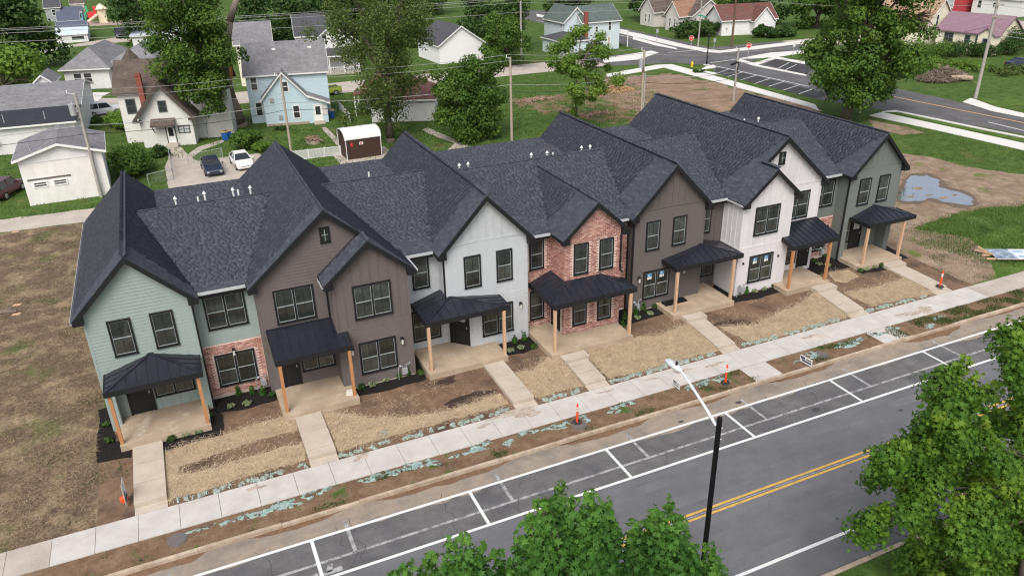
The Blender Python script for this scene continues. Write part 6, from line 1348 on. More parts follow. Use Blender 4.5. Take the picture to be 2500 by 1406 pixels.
p = on_z(766,350); rs = random.Random(4); ring = MB(); ring.cyl((p.x,p.y,0), (p.x,p.y,.35), .75, .7, 14); H = thing('fire_pit', 'round stone fire pit heaped with split logs on the lawn', 'fire pit', (p.x,p.y,0)); ring.build('ring', M('pit_stone', (.30,.25,.20), .9, .3, 4), H)
for i in range(14): a = rs.uniform(0, 3.14); q = Vector((p.x+rs.uniform(-.4,.4), p.y+rs.uniform(-.4,.4), .4+rs.random()*.25)); d = Vector((math.cos(a), math.sin(a), rs.uniform(-.2,.2)))*rs.uniform(.4,.75); b = MB(); b.cyl(q-d, q+d, .07, .06, 6); b.build('log', m_log, H)
p = on_z(18,764,.04); H = thing('driftwood_log', 'broken grey log lying in the left yard', 'log', (p.x,p.y,.04)); b = MB(); b.tube([(p.x-1.0,p.y+.2,.12),(p.x-.2,p.y,.14),(p.x+.5,p.y-.1,.1)], [.12,.14,.08], 8); b.tube([(p.x,p.y,.15),(p.x+.4,p.y+.3,.25)], [.06,.02], 6); b.build('trunk', M('grey_log', (.16,.13,.11), .9, .3), H)
for X_, Y_, lab in ((42,745,'flat tan stone above the broken log'), (40,768,'flat tan chip right of the broken log'), (38,567,'tan paving piece by the alley edge')):
    p = on_z(X_, Y_, .04); b = MB(); b.prism([(p.x-.25,p.y-.1,.03),(p.x+.2,p.y-.13,.03),(p.x+.28,p.y+.08,.03),(p.x-.15,p.y+.12,.03)], (0,0,.06)); tag(b.build('stone_piece', m_fir), lab, 'stone')
p = on_z(1490,225); H = MB(); rs = random.Random(9)
for i in range(900):
    a = rs.uniform(0, 6.28); rr = rs.random()**.6; x = p.x+1+2.6*rr*math.cos(a); y = p.y+1.3*rr*math.sin(a); z = .9*(1-rr)+.03; d = Vector((rs.uniform(-1,1), rs.uniform(-1,1), rs.uniform(-.5,.5))).normalized()
    H.bar(Vector((x,y,z))-d*.14, Vector((x,y,z))+d*.14, .07, .05, r=rs.random())
tag(H.build('wood_chip_mound', M('wood_chip', (.4,.25,.13), .9, .1, 1, pal=[(.42,.27,.14),(.30,.18,.10),(.50,.34,.19)]), fix=False), 'orange mound of wood chips on the cleared lot', 'wood chips', kind='stuff')
H = MB()
for (X_, Y_, sx, sy, n) in ((1310,245,2.2,1.0,260),(1430,285,3,1,140)):
    p = on_z(X_, Y_)
    for i in range(n):
        x, y = p.x+rs.gauss(0,sx*.5), p.y+rs.gauss(0,sy*.5); d = Vector((rs.uniform(-1,1), rs.uniform(-1,1), rs.uniform(-.2,.3))).normalized()*rs.uniform(.1,.5); H.bar(Vector((x,y,.15))-d, Vector((x,y,.15))+d, .06, .05, r=rs.random())
tag(H.build('demolition_rubble', M('rubble', (.3,.2,.15), .9, .1, 1, pal=[(.25,.13,.09),(.36,.27,.2),(.18,.12,.09)]), fix=False), 'scattered bricks and broken timber on the cleared lot', 'rubble', kind='stuff')
# brush pile with logs on the right
H = MB(); p = on_z(2300,195)
for i in range(2600):
    a = rs.uniform(0, 6.28); rr = rs.random()**.5; x = p.x+3.8*rr*math.cos(a); y = p.y+2.2*rr*math.sin(a); z = .15+1.5*(1-rr)*rs.random()+.25*rs.random(); d = Vector((rs.uniform(-1,1), rs.uniform(-1,1), rs.uniform(-.3,.4))).normalized()*rs.uniform(.2,.7)
    H.bar(Vector((x,y,z))-d, Vector((x,y,z))+d, .05, .05, r=rs.random())
tag(H.build('brush_pile', M('brush', (.2,.16,.12), .95, .1, 1, pal=[(.20,.16,.125),(.13,.10,.08),(.27,.22,.17)]), fix=False), 'heap of dry grey branches on the right lot', 'brush pile', kind='stuff')
for i, (X_, Y_) in enumerate(((2255,170),(2290,172),(2330,195),(2345,200))):
    q = on_z(X_, Y_); b = MB(); b.tube([(q.x-1.2,q.y+.6,.5),(q.x,q.y,.52),(q.x+1.1,q.y-.7,.45)], [.33,.34,.3], 10); tag(b.build('felled_log', M('felled_log', (.33,.26,.19), .9, .25, 2)), ('pale felled log farthest left in the brush pile','pale felled log second from the left in the brush pile','brown felled log third from the left by the brush pile','brown felled log farthest right by the brush pile')[i], 'log', 'felled logs by the brush pile')
# playground far off
p = on_z(242,57); H = thing('playground', 'far red, green and cream playground tower with slide', 'playground', (p.x,p.y,0)); m_cr = M('play_cream', (.70,.62,.45), .6); m_rd = M('play_red', (.62,.05,.05), .5); m_gn = M('play_green', (.05,.42,.18), .5)
b = MB(); b.box(p.x+.2, p.x+2.6, p.y-1.2, p.y+1.2, 0, 4.2); b.build('tower', m_cr, H); b = MB(); b.cyl((p.x+1.4,p.y,4.2), (p.x+1.4,p.y,5.8), 2.1, .1, 8); b.build('tower_roof', m_cr, H)
b = MB(); b.box(p.x-2.6, p.x-.2, p.y-1, p.y+1, 1.6, 3.4); b.box(p.x-.8, p.x+.1, p.y-1, p.y+1, 3.4, 5.0); b.build('panel', m_rd, H); b = MB(); b.tube([(p.x-3.6,p.y,0),(p.x-3.5,p.y,2.8),(p.x-2.9,p.y,3.3)], .18, 8); b.box(p.x-2.9, p.x-2.4, p.y-.5, p.y+.5, 3.4, 5.2); b.build('bar', m_gn, H); b = MB(); b.tube([(p.x,p.y-1.2,2.6),(p.x-1.6,p.y-3.2,1.6),(p.x-3.6,p.y-4.2,.5),(p.x-4.2,p.y-4.4,.3)], .42, 8); b.build('slide', m_cr, H); H.scale = (.72,)*3
sheet('play_area', [(p.x-8,p.y-6),(p.x+12,p.y-6),(p.x+12,p.y+3),(p.x-8,p.y+3)], .012, M('play_mulch', (.36,.26,.20), .95, .1), .2, 1.5, 3)

# ---------------------------------------------------------------- vehicles
m_tyre = M('tyre', (.018,.018,.018), .85, .1); m_rim = M('rim', (.45,.46,.47), .35, .1, metal=.7); m_cglass = M('car_glass', (.02,.025,.03), .05, .2, spec=.8)
def vehicle(name, label, x, y, rot, kind, paint, lower=None):
    """front of the vehicle looks along local -y"""
    H = thing(name, label, {'sedan': 'car', 'suv': 'car', 'pickup': 'pickup truck'}[kind], (x,y,.03), rot, None, True); H.scale = (K,)*3
    mp = M('paint_'+name+label[:6], paint, .25, .03, spec=.6)
    W = .90 if kind == 'sedan' else .95
    if kind == 'sedan': ST = [(-2.35,.72,.35,.58),(-2.25,.84,.25,.70),(-1.5,W,.22,.86),(-.9,W,.22,.92),(0,W,.22,.93),(1.2,W,.22,.95),(1.9,W*.97,.22,.98),(2.3,.82,.28,.93),(2.38,.74,.4,.85)]; CAB = [(-1.05,.80,.92,.93),(-.25,.62,.93,1.40),(.75,.62,.94,1.42),(1.75,.74,.96,.98)]; wz = .33; ax = (-1.45, 1.4)
    elif kind == 'suv': ST = [(-2.3,.76,.4,.8),(-2.2,.88,.32,.98),(-1.2,W,.3,1.05),(-.8,W,.3,1.08),(0,W,.3,1.08),(1.5,W,.3,1.08),(2.1,W*.97,.32,1.08),(2.3,.84,.4,1.0)]; CAB = [(-1.0,.84,1.07,1.08),(-.4,.70,1.08,1.70),(1.7,.70,1.08,1.70),(2.22,.80,1.06,1.08)]; wz = .38; ax = (-1.45, 1.45)
    else: ST = [(-2.6,.78,.45,.85),(-2.5,.9,.38,1.0),(-1.4,W,.35,1.08),(-.9,W,.35,1.1),(.6,W,.35,1.1),(2.4,W,.4,1.1),(2.55,W*.97,.45,1.08)]; CAB = [(-1.0,.84,1.09,1.1),(-.45,.68,1.1,1.72),(.45,.68,1.1,1.72),(.62,.80,1.09,1.1)]; wz = .40; ax = (-1.65, 1.55)
    V, F = [], []
    for (yy, w, zl, zt) in ST:
        zm = zl+(zt-zl)*.55
        for q in ((-w*.9,zl),(-w,zl+.1),(-w*1.01,zm),(-w*.93,zt),(w*.93,zt),(w*1.01,zm),(w,zl+.1),(w*.9,zl)): V.append((q[0], yy, q[1]))
    n = 8
    for i in range(len(ST)-1):
        for k in range(n): F.append((i*n+k, i*n+(k+1)%n, (i+1)*n+(k+1)%n, (i+1)*n+k))
    F += [tuple(range(n)), tuple(range(len(V)-1, len(V)-n-1, -1))]
    b = MB(); b.solid(V, F); body = b.build('body', mp, H, smooth=False)
    V, F = [], []
    for (yy, w, zl, zt) in CAB: V += [(-.86*W/.9,yy,zl),(-w,yy,zt),(w,yy,zt),(.86*W/.9,yy,zl)]
    for i in range(len(CAB)-1):
        for k in range(3): F.append((i*4+k, i*4+k+1, (i+1)*4+k+1, (i+1)*4+k))
    b = MB(); b.solid(V, F); b.build('window_glass', m_cglass, H)
    a, c = CAB[1], CAB[2]; b = MB(); b.prism([(-a[1]-.02,a[0]-.06,a[3]+.002),(a[1]+.02,a[0]-.06,a[3]+.002),(c[1]+.02,c[0]+.06,c[3]+.002),(-c[1]-.02,c[0]+.06,c[3]+.002)], (0,0,.05)); b.build('roof_panel', mp, H)
    for sx in (-1, 1):
        ym = (a[0]+c[0])/2
        for e0, e1, pw in (((sx*(CAB[0][1]+.04),CAB[0][0],CAB[0][3]), (sx*(a[1]+.01),a[0],a[3]+.02), .07), ((sx*(CAB[3][1]+.05),CAB[3][0],CAB[3][2]), (sx*(c[1]+.01),c[0],c[3]+.02), .12), ((sx*(.86*W/.9+.004),ym,a[2]), (sx*(a[1]+.012),ym,a[3]+.02), .07)): b = MB(); b.bar(e0, e1, pw, .05); b.build('pillar', mp, H)
        b = MB(); b.box(min(sx*.5,sx*.74), max(sx*.5,sx*.74), ST[0][0]-.012, ST[0][0]+.1, ST[1][3]-.22, ST[1][3]-.08); b.build('headlight', m_doorglass, H)
        b = MB(); b.box(min(sx*.56,sx*.78), max(sx*.56,sx*.78), ST[-1][0]-.08, ST[-1][0]+.012, ST[-1][3]-.22, ST[-1][3]-.06); b.build('tail_light', m_rd, H)
        b = MB(); b.box(min(sx*.95,sx*1.12), max(sx*.95,sx*1.12), CAB[0][0]+.2, CAB[0][0]+.3, CAB[0][3]-.02, CAB[0][3]+.14); b.build('mirror', mp, H)
        for yy in ax:
            b = MB(); b.cyl((sx*(W-.16),yy,wz), (sx*(W+.03),yy,wz), wz, wz, 18); wh = b.build('wheel', m_tyre, H); b = MB(); b.cyl((sx*(W+.0301),yy,wz), (sx*(W+.045),yy,wz), wz*.62, wz*.55, 14); b.build('rim', m_rim, wh)
    b = MB(); b.box(-.42, .42, ST[0][0]-.02, ST[0][0]+.06, ST[0][3]-.16, ST[0][3]-.04); b.build('grille', m_black, H)
    b = MB(); b.box(-.78, .78, ST[0][0]-.06, ST[0][0]+.1, .36, .48); b.box(-.78, .78, ST[-1][0]-.1, ST[-1][0]+.06, .4, .52); b.build('bumper', M('bumper_'+str(lower), lower, .5) if lower else mp, H)
    if kind == 'pickup':
        b = MB(); b.box(-.78, .78, .75, 2.42, 1.1005, 1.115); b.build('bed_floor', m_rub, H)
        for sx in (-.86, .86): b = MB(); b.box(sx-.06, sx+.06, .68, 2.5, 1.1, 1.22); b.build('bed_rail', mp, H)
    return H
vehicle('parked_car', 'dark blue sedan parked on the concrete pad', 7.9, 40.2, 2, 'sedan', (.022,.032,.06)); vehicle('parked_car', 'white sedan parked beside the dark blue one', 10.55, 40.8, 5, 'sedan', (.72,.72,.70))
vehicle('parked_car', 'silver and white SUV parked beyond the long building', -1.6, 70.8, 100, 'suv', (.62,.64,.66), (.3,.3,.3)); vehicle('parked_car', 'maroon SUV cut off at the left edge beside the garage', -8.6, 41.2, 158, 'suv', (.075,.012,.020), (.35,.35,.36))
vehicle('parked_pickup', 'lime green pickup truck behind the blue house', 24.0, 68.6, -78, 'pickup', (.27,.33,.05)); vehicle('parked_car', 'small black car in the far distance by the playground road', .0, 146.5, 3, 'sedan', (.02,.02,.022)); bpy.data.objects['parked_car.004'].scale = (1.25,)*3
p = on_z(2490,165); vehicle('parked_car', 'dark blue car half hidden in weeds at the right edge', p.x, p.y, 80, 'sedan', (.03,.05,.09))

# ---------------------------------------------------------------- trees and plants
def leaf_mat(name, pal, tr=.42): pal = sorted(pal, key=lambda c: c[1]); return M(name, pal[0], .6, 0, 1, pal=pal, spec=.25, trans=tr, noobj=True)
lf_maple = leaf_mat('leaf_maple', [(0.050,0.124,0.020),(0.091,0.198,0.030),(0.066,0.156,0.022),(0.124,0.247,0.040),(0.079,0.179,0.026)])
lf_dark = leaf_mat('leaf_dark', [(0.031,0.076,0.019),(0.060,0.118,0.026),(0.046,0.095,0.024),(0.087,0.153,0.036)])
lf_mid = leaf_mat('leaf_mid', [(0.056,0.118,0.019),(0.106,0.190,0.031),(0.078,0.153,0.025),(0.144,0.237,0.040)])
lf_olive = leaf_mat('leaf_olive', [(.075,.120,.026),(.115,.170,.042),(.095,.145,.034),(.150,.205,.058)])
lf_light = leaf_mat('leaf_light', [(0.102,0.198,0.029),(0.157,0.266,0.041),(0.129,0.228,0.031),(0.203,0.304,0.055)])
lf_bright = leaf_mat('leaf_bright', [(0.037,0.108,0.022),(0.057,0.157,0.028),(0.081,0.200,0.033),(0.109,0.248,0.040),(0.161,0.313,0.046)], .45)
lf_yellowgreen = leaf_mat('leaf_yellowgreen', [(0.048,0.119,0.015),(0.081,0.178,0.022),(0.121,0.232,0.026),(0.172,0.292,0.033),(0.247,0.340,0.040)], .45)  # yellow-green leaves, palest on the young shoot tips
m_bark = M('bark', (.105,.085,.068), .95, .3, 3, bump=.8, bscale=12, stretch=(3,3,.6), fine=.25, fscale=14)
m_barkpale = M('bark_pale', (.20,.165,.13), .95, .3, 2, bump=.8, bscale=10, stretch=(4,4,.5), fine=.25, fscale=14)
MAPLE = np.array([(0,-.5),(.16,-.22),(.48,-.24),(.30,.02),(.50,.30),(.20,.22),(0,.62),(-.20,.22),(-.50,.30),(-.30,.02),(-.48,-.24),(-.16,-.22)])
def leaves(name, parent, clumps, n, size, mat, seed, shape='quad', droop=0.0, shell=.55, up=.5):
    rs = np.random.RandomState(seed); C = np.array([c[:3] for c in clumps]); R = np.array([c[3] for c in clumps]); w = R**2.0; idx = rs.choice(len(C), n, p=w/w.sum())
    d = rs.normal(size=(n, 3)); d /= np.linalg.norm(d, axis=1)[:, None]; rad = R[idx]*(shell+(1-shell)*rs.rand(n)**.6)*(1+.18*rs.normal(size=n))
    P = C[idx]+d*rad[:, None]*np.array([1, 1, .78]); P[:, 2] -= droop*rs.rand(n)*R[idx]
    P[:, 2] = np.maximum(P[:, 2], .08)
    nr = d+np.array([0, 0, up])+rs.normal(size=(n, 3))*.55; nr /= np.linalg.norm(nr, axis=1)[:, None]
    t = rs.normal(size=(n, 3)); t -= nr*(t*nr).sum(1)[:, None]; t /= np.linalg.norm(t, axis=1)[:, None]; b = np.cross(nr, t); s = size*rs.uniform(.5, 1.4, n)
    cl = rs.rand(len(C))
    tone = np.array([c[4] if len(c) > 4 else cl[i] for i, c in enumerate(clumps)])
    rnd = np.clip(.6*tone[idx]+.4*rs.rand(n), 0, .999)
    if shape == 'quad':
        S = np.array([(-.5,-.28),(.05,-.42),(.55,0),(.0,.42)]); q = P[:, None]+t[:, None]*(S[:, 0][None, :, None]*s[:, None, None])+b[:, None]*(S[:, 1][None, :, None]*s[:, None, None])
        q[:, 1] += nr*s[:, None]*.10; q[:, 3] += nr*s[:, None]*.10
        V = q.reshape(-1, 3); F = np.arange(4*n).reshape(-1, 4); r_ = rnd
    else:
        S = MAPLE; k = len(S); q = P[:, None]+t[:, None]*(S[:, 0][None, :, None]*s[:, None, None])+b[:, None]*(S[:, 1][None, :, None]*s[:, None, None])
        q -= nr[:, None]*(np.abs(S[:, 0])[None, :, None]*s[:, None, None]*.35)
        V = np.concatenate([q, P[:, None]], 1).reshape(-1, 3); base = (np.arange(n)*(k+1))[:, None, None]
        tri = np.array([(k, i, (i+1) % k) for i in range(k)]); F = (base+tri[None]).reshape(-1, 3); r_ = np.repeat(rnd, k)
    return np_mesh(name, V, F, r_, mat, parent)
def clumps_in(c, r, n, cr, seed, hollow=.35, flat=0.0):
    rs = random.Random(seed); out = []; k = 0
    while len(out) < n and k < 9000:
        k += 1; v = Vector((rs.uniform(-1,1), rs.uniform(-1,1), rs.uniform(-1,1))); L = v.length
        if hollow < L <= 1:
            f = 1.0+.42*noise.noise(v*2.4+Vector((seed,0,0)))
            out.append((c[0]+v.x*r[0]*f, c[1]+v.y*r[1]*f, c[2]+v.z*r[2]*f, cr*rs.uniform(.6, 1.35)))
    return out
def tree(name, label, base, trunk_h, trunk_r, center, rad, nclump, cr, nleaf, leaf, mat, seed, bark=None, group=None, shape='quad', droop=0.0, limbs=9, extra=None, hollow=.35, up=.5, shell=.5, limb_r=1.0):
    H = thing(name, label, 'tree', (base[0],base[1],0), 0, group); rs = random.Random(seed)
    cl = clumps_in(center, rad, nclump, cr, seed, hollow)
    if extra: cl += extra
    b = MB(); p0 = Vector((base[0],base[1],-.15)); top = Vector((base[0]+(center[0]-base[0])*.35, base[1]+(center[1]-base[1])*.35, trunk_h)); P = [p0, p0+(top-p0)*.08, p0+(top-p0)*.4+Vector((rs.uniform(-.1,.1),rs.uniform(-.1,.1),0)), top]
    b.tube(P, [trunk_r*1.5, trunk_r*1.08, trunk_r*.95, trunk_r*.78], 10)
    order = sorted(cl, key=lambda c: rs.random())[:limbs]
    for c in order:
        e = Vector(c[:3]); s0 = top+(p0-top)*rs.uniform(0, .18); m = s0+(e-s0)*.5+Vector((rs.uniform(-.3,.3), rs.uniform(-.3,.3), .12*(e-s0).length)); r0 = trunk_r*rs.uniform(.34, .55)*limb_r
        b.tube([s0, m, e], [r0, r0*.6, r0*.18], 6)
        for _ in range(2): q = e+Vector((rs.uniform(-1,1), rs.uniform(-1,1), rs.uniform(-.2,.9)))*c[3]; b.tube([m, q], [r0*.4, r0*.1], 5)
    b.build('trunk', bark or m_bark, H, smooth=True, fix=False)
    leaves('crown', H, cl, nleaf, leaf, mat, seed, shape, droop, shell=shell, up=up); return H

def spires(c, r, n, seed, h=1.5, r0=.62):
    rs = random.Random(seed); out = []
    for i in range(n):
        a = rs.uniform(0, 6.28); q = rs.random()**.5; x, y = c[0]+r[0]*q*math.cos(a), c[1]+r[1]*q*math.sin(a); zt = c[2]+r[2]*math.sqrt(max(0, 1-q*q))+rs.uniform(-.2,.5); lx, ly = rs.uniform(-.25,.25)+.3*math.cos(a)*q, rs.uniform(-.25,.25)+.3*math.sin(a)*q; k = rs.uniform(.7,1.25)
        for j in range(5): t = j/4; out.append((x+lx*t, y+ly*t, zt-h*k*(1-t), r0*k*(1-.72*t)))
    return out
# big split maple behind the row
H = tree('maple_tree', 'large maple with a torn split trunk between cottage and blue house', (12.3,56.9), 8.5, .72, (8.5,51.8,9.6), (3.5,2.6,5.2), 52, 1.15, 26000, .25, lf_mid, 31, m_barkpale, limbs=10, extra=[(8.2,50.6,4.9,1.0),(9.6,50.6,3.9,.9),(7.2,50.8,5.8,1.0),(10.0,50.8,4.6,.9),(8.8,50.6,3.2,.6),(10.2,50.8,3.4,.6),(7.0,51,4.9,.6),(13.6,56.0,8.0,.55),(13.9,55.9,7.3,.4),(11.0,53,14.0,1.5),(10.5,54,15,1.6),(11.4,53,11.0,1.1),(10.8,52.4,8.5,1.2),(10.6,52,6.6,1.0),(10.9,52,5.6,.8)])
b = MB(); b.tube([Vector((12.2,56.8,8.2)), Vector((13.0,56.7,11)), Vector((14.2,56.6,13.5)), Vector((14.8,56.6,17))], [.42,.36,.30,.22], 9); b.build('limb', m_barkpale, H, smooth=True, fix=False)
b = MB(); b.prism([(11.95,55.95,4.9),(12.25,55.9,5.2),(12.45,55.8,7.0),(12.3,55.7,8.0),(12.05,55.7,7.9),(11.9,55.85,6.4)], (0,.35,0)); b.build('torn_wood', M('torn_wood', (.42,.20,.08), .85, .35, 2, stretch=(6,6,.6)), H)
tree('elm_tree', 'tall feathery olive tree in front of the white cottage', (25.2,42.2), 7.5, .36, (25.2,43.2,9.8), (6.3,3.8,7.0), 84, 1.15, 25000, .20, lf_olive, 32, m_bark, droop=1.0, limbs=12, hollow=.15, up=.1, shell=.25, extra=[(24.0,42,2.0,.8),(26.2,42,1.9,.8),(25.2,42,3.6,1.0),(24.5,41.8,2.6,.7)])
tree('dense_tree', 'dense dark green tree beside the bare wooden pole', (33.3,39.2), 3.2, .25, (33.1,39.6,4.5), (3.4,3.0,4.2), 60, .95, 27000, .23, lf_mid, 33, limbs=8, extra=[(31.2,38.6,1.2,.8),(34.8,38.4,1.0,.9),(35.6,39,2.2,.8),(33,38.2,.8,.8)])
tree('young_tree', 'open young tree with tiered branches on the cleared lot', (44.3,38.3), 6.5, .15, (44.5,38.4,6.3), (3.7,3.2,3.9), 34, .75, 14000, .21, lf_light, 34, limbs=18, hollow=.3, shell=.35, extra=[(44.2,38,1.2,.5),(44.8,38,.8,.5),(43.9,38.2,1.9,.45),(46.8,38,9.2,.7),(45.2,38.4,10,.6)])
tree('corner_maple', 'big spreading maple at the right end beside the side street', (70.9,27.3), 5.2, .55, (72.3,27.4,9.8), (6.2,5.2,7.8), 90, 1.35, 38000, .30, lf_mid, 35, limbs=16, hollow=.3, extra=[(68,26.4,3.6,1.3),(69.6,25.4,3.2,1.2),(74.2,26,3.4,1.3),(66.4,27,5,1.3),(77,26.8,5,1.4),(73,25,3.0,1.0)])
b = MB(); rs = random.Random(3); root = Vector((75.4,23.4,10.2))
for i in range(34): q = root+Vector((rs.uniform(-1.2,1.2), rs.uniform(-.6,.4), rs.uniform(-2.8,2.2))); b.tube([root+Vector((0,1.2,.5)), root+(q-root)*.5+Vector((rs.uniform(-.2,.2),0,.1)), q], [.05,.03,.01], 4)
b.build('dead_branches', m_barkpale, bpy.data.objects['corner_maple'], fix=False)
tree('round_tree', 'round green tree in front of the tall pale pole', (53.0,75.6), 2.0, .22, (53.0,76,4.0), (3.6,3.2,3.2), 30, 1.0, 8000, .30, lf_mid, 36)
tree('dark_tree', 'dark bushy tree behind the round green tree', (57.5,90), 3, .4, (57.5,91,5.2), (6.0,5,5.4), 40, 1.6, 9000, .42, lf_dark, 37)
GT = 'trees in the distance'
for i, (x, y, z, r, rz, mt, lab) in enumerate(((-14.5,112,5.5,7.5,6.0,lf_dark,'dark spreading tree at the left edge behind the long building'), (-13.5,86,3.2,5.6,3.6,lf_light,'yellow-green bushy tree left of the hipped house'), (-19,96,4.2,5,4.6,lf_light,'bright green tree at the far left edge'),
      (4.5,126,6.5,6,6.5,lf_dark,'dark tree right of the playground'), (9,140,7,7,7,lf_dark,'dark tree at the top left behind the split maple'), (24.5,112,5.5,6,6,lf_dark,'black-green tree behind the grey roofed house'), (32,116,6,6.5,6.5,lf_dark,'black-green tree left of the white porch house'), (40,124,6,6.5,6.5,lf_dark,'dark tree behind the olive tree crown'),
      (50,128,5,7,5.5,lf_olive,'brownish tree above the bright white house'), (64,150,5,7,6,lf_dark,'dark tree at the top behind the pale corner house'), (86,118,4,4.5,4.6,lf_dark,'dark tree right of the green roof'), (93,128,5,6,5.5,lf_dark,'dark tree between corner house and beige house'),
      (100.5,112,5,5,5.5,lf_dark,'dark tree behind the beige house'), (107,97,4.5,5.5,5.5,lf_mid,'green tree behind the ivy house roof'), (113,92,4.5,6,5.2,lf_dark,'dark tree right behind the ivy house'), (121,84,4,6,4.6,lf_mid,'green tree left of the big maple crown'), (132,44,5,4.6,5.5,lf_mid,'green tree at the right edge beside the cream house'), (9,228,6,9,6,lf_dark,'dark tree at the top beyond the playground'),(46,104,4,4,4.6,lf_olive,'olive tree behind the bright white gable'))):
    tree('distant_tree', lab, (x,y), z*.6, .35, (x,y,z), (r,r*.8,rz), 26, r*.30, 5200, .30+r*.035, mt, 50+i, group=GT, limbs=6)
def shrub(label, x, y, rx, ry, h, n, leaf, mat, seed, name='shrub', nc=16, group=None):
    H = thing(name, label, 'shrub', (x,y,0), 0, group); rs = random.Random(seed); cl = []
    for i in range(nc): a = rs.uniform(0, 6.28); q = rs.random()**.5; cl.append((x+rx*q*math.cos(a)*.85, y+ry*q*math.sin(a)*.85, h*(.25+.55*rs.random()*(1-.5*q)), min(rx,ry,h)*rs.uniform(.28,.5)))
    b = MB()
    for c in cl[:6]: b.tube([(x,y,0), ((x+c[0])/2,(y+c[1])/2,c[2]*.6), c[:3]], [.05,.035,.012], 5)
    b.build('stem', m_bark, H, fix=False); leaves('foliage', H, cl, n, leaf, mat, seed, shell=.4); return H
for i, (X_, Y_, rx, ry, h, n, mt, lab) in enumerate(((310,425,2.6,2.4,3.4,5200,lf_mid,'big leafy shrub between garage and driveway'), (300,310,1.6,3.0,2.2,3600,lf_light,'vine covered hedge along the cottage side wall'), (394,383,.95,.8,1.25,2600,lf_dark,'clipped round boxwood beside the cottage steps'), (600,365,1.6,1.3,2.6,3600,lf_mid,'loose shrub left of the lawn below the split maple'), (640,372,1.0,.8,1.4,1600,lf_light,'small bright shrub behind the white car'), (690,318,.9,.5,.5,700,lf_dark,'low dark plant at the blue house base'),
      (1690,92,4.0,3.0,3.4,3600,lf_dark,'dark shrubs left of the ivy house'), (1745,85,3.6,2.2,3.4,3600,lf_dark,'ivy mass on the left wall of the ivy house'), (1800,70,2.6,1.6,5.0,3600,lf_mid,'ivy climbing up to the roof of the ivy house'), (1860,92,3.0,1.6,2.6,3000,lf_dark,'dark shrub under the ivy house gable'), (1905,92,3.4,2.0,2.2,2800,lf_dark,'shrub at the right corner of the ivy house'), (1650,75,1.8,1.2,1.0,900,lf_mid,'low flower bush before the beige house'),
      (2290,140,3.6,3.0,3.4,3000,lf_mid,'tall weedy shrub left of the cream house'), (2345,138,4.0,3.0,2.8,3400,lf_dark,'dark shrub under the cream house windows'), (2400,135,3.4,2.6,2.6,3000,lf_dark,'dark shrub in the middle of the cream wall'), (2440,135,3.4,2.6,2.4,2800,lf_dark,'dark shrub below the cream porch gable'), (2480,130,3.6,3,4.6,3600,lf_dark,'tall shrub at the right end of the cream house'), (2300,168,5.0,2.4,1.8,3400,lf_light,'bright tall weeds behind the brush pile'), (2370,172,5.0,2.4,1.4,3000,lf_light,'yellow-green weeds right of the brush pile'), (2460,180,6.0,2.6,1.2,3000,lf_olive,'dry grass clump before the dark blue car'),
      (1705,178,1.2,.8,.5,500,lf_dark,'low cut brush on the lawn by the crossing'),(1160,330,1.6,1.2,1.2,1500,lf_mid,'low sprouting bush under the dense tree'),(225,300,1.6,.9,.8,900,lf_mid,'low plants beside the silver car'))):
    p = on_z(X_, Y_); shrub(lab, p.x, p.y, rx, ry, h, n, .20 if p.y < 75 else .34, mt, 200+i, group='shrubs among the houses')
# foreground maples: every leading shoot has its own place in the crown
def shoots(pts, y0, y1, seed, h, r0, sp=.3):
    rs = random.Random(seed); out = []
    for X_, Y_ in pts:
        t = on_y(X_, Y_, rs.uniform(y0, y1)); k = rs.uniform(.75, 1.2); lx, ly = rs.uniform(-sp,sp), rs.uniform(-sp,sp)
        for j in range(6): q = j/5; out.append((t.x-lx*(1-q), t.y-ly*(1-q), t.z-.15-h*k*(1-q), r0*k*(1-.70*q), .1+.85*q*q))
    return out
PA = [(965,1392),(1000,1372),(1050,1350),(1100,1318),(1135,1300),(1175,1322),(1215,1340),(1250,1385),(1290,1262),(1325,1215),(1365,1178),(1400,1210),(1445,1205),(1480,1215),(1500,1275),(1550,1272),(1600,1240),(1635,1222),(1662,1262),(1690,1330),(1735,1325),(1748,1385),(1420,1300),(1350,1300),(1560,1340),(1640,1330),(1300,1350),(1450,1390),(1150,1395),(1060,1410),(1600,1410),(1350,1420),(1700,1430),(1520,1430),(1240,1430)]
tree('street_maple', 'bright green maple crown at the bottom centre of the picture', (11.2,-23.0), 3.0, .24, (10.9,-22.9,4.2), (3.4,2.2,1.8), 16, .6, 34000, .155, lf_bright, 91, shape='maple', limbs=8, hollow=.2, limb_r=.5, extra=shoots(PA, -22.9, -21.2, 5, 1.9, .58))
rp = random.Random(44)
PB = [(2470,765),(2445,800),(2425,850),(2482,860),(2520,800),(2315,868),(2335,905),(2385,925),(2235,965),(2262,992),(2305,985),(2165,1068),(2195,1085),(2235,1062),(2140,1158),(2175,1145),(2122,1228),(2155,1205),(2225,1185),(2185,1282),(2205,1335),(2262,1302),(2352,1035),(2425,1005),(2485,985),(2405,1105),(2455,1155),(2335,1155),(2305,1225),(2385,1255),(2465,1285),(2305,1352),(2385,1385),(2465,1395),(2245,1395),(2520,1100),(2530,1230),(2540,950),(2360,1330),(2430,1220),(2330,1420),(2480,1450),(2280,1100)]
tree('street_maple', 'large yellow-green maple covering the lower right corner', (27.6,-23.2), 4.0, .28, (27.8,-22.6,4.4), (4.6,2.4,2.4), 16, .6, 52000, .145, lf_yellowgreen, 92, shape='maple', limbs=8, hollow=.2, shell=.35, limb_r=.3, extra=shoots([(a+48, b) for a, b in PB], -22.9, -20.6, 6, .95, .60, .85)+shoots([(rp.uniform(2260,2600), rp.uniform(1000,1440)) for _ in range(26)], -23.2, -21.4, 8, .9, .62, 1.0))
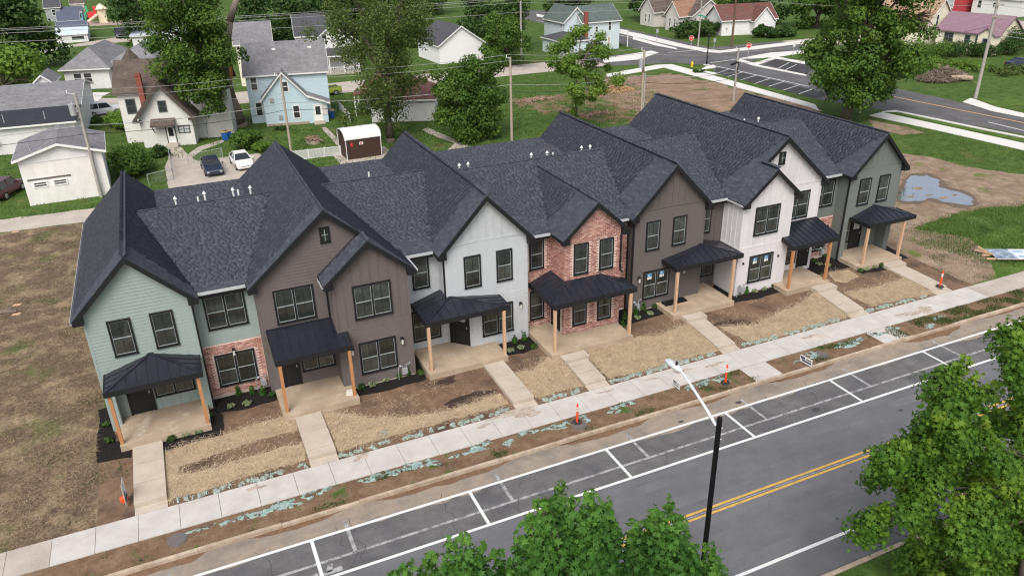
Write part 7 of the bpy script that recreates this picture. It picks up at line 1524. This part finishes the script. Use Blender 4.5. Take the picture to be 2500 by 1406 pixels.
# bedding plants by the houses
lf_bed = leaf_mat('leaf_bed', [(.045,.12,.02),(.07,.16,.03),(.05,.13,.02)]); lf_varieg = leaf_mat('leaf_variegated', [(.30,.36,.20),(.42,.46,.30),(.16,.26,.10)])
def plant(p, k, seed, label):
    H = thing('bedding_plant', label, 'plant', (p.x,p.y,gz(p.y)), 0, 'young plants in the mulch beds'); rs = random.Random(seed); z = gz(p.y)
    b = MB(); b.cyl((p.x,p.y,z), (p.x,p.y,z+.25), .012, .008, 5); b.build('stem', m_bark, H)
    if k == 'up': cl = [(p.x,p.y,z+.12+.12*i,.15-.03*i) for i in range(4)]; leaves('foliage', H, cl, 170, .085, lf_bed, seed, up=.9)
    elif k == 'var': cl = [(p.x+.11*math.cos(a),p.y+.11*math.sin(a),z+.12,.09) for a in (0,1.3,2.5,3.8,5.1)]; leaves('foliage', H, cl, 90, .11, lf_varieg, seed, up=.6)
    else: cl = [(p.x,p.y,z+.14,.17)]; leaves('foliage', H, cl, 140, .10, lf_dark, seed, up=.4)
beds = [(456,1062,'var'),(484,1056,'var'),(420,1075,'dk'),(565,995,'var'),(604,988,'var'),(583,965,'up'),(617,962,'up'),(642,965,'up'),(665,968,'dk'),(512,1020,'dk'),(262,1040,'dk'),(266,1080,'dk'),(910,942,'var'),(943,930,'var'),(974,922,'up'),(998,916,'up'),(884,950,'dk'),(1028,915,'dk'),(1247,858,'var'),(1272,852,'var'),(1257,838,'up'),(1280,832,'up'),(1302,850,'dk'),
        (1552,768,'up'),(1571,758,'up'),(1598,752,'dk'),(1556,778,'var'),(1588,768,'var'),(1520,800,'up'),(1524,780,'up'),(1800,720,'up'),(1822,718,'up'),(1842,714,'var'),(1866,708,'var'),(1890,702,'dk'),(2000,648,'var'),(2012,628,'dk'),(1985,640,'dk'),(2020,650,'var'),(2115,660,'var'),(2135,655,'var'),(2150,650,'dk'),(2100,664,'dk')]
WHO = ['sage green','taupe','pale grey','brick','umber','white','olive']; cnt = {}
XB = [7.1, 13.9, 20.45, 26.2, 33.0, 39.4, 60]
KD = {'up': 'upright bright green young shrub', 'var': 'pale variegated low plant', 'dk': 'small dark leafy plant'}
ordn = ['first', 'second', 'third', 'fourth', 'fifth', 'sixth', 'seventh', 'eighth']
tmp = []
for X_, Y_, k in beds:
    p = on_z(X_, Y_, .03); tmp.append((p.x, p, k))
for x, p, k in sorted(tmp, key=lambda t: t[0]):
    wi = next(i for i, e in enumerate(XB) if x < e); key = (wi, k); cnt[key] = cnt.get(key, 0)+1
    plant(p, k, int(abs(x)*97)+len(cnt), '%s, %s from the left by the %s townhouse' % (KD[k], ordn[cnt[key]-1], WHO[wi]))

# ---------------------------------------------------------------- from the photograph's own unit to metres
for o in list(COL.objects):
    if o.parent is None and o.type in ('MESH', 'EMPTY'):
        o.location = o.location*SCALE; o.scale = o.scale*SCALE
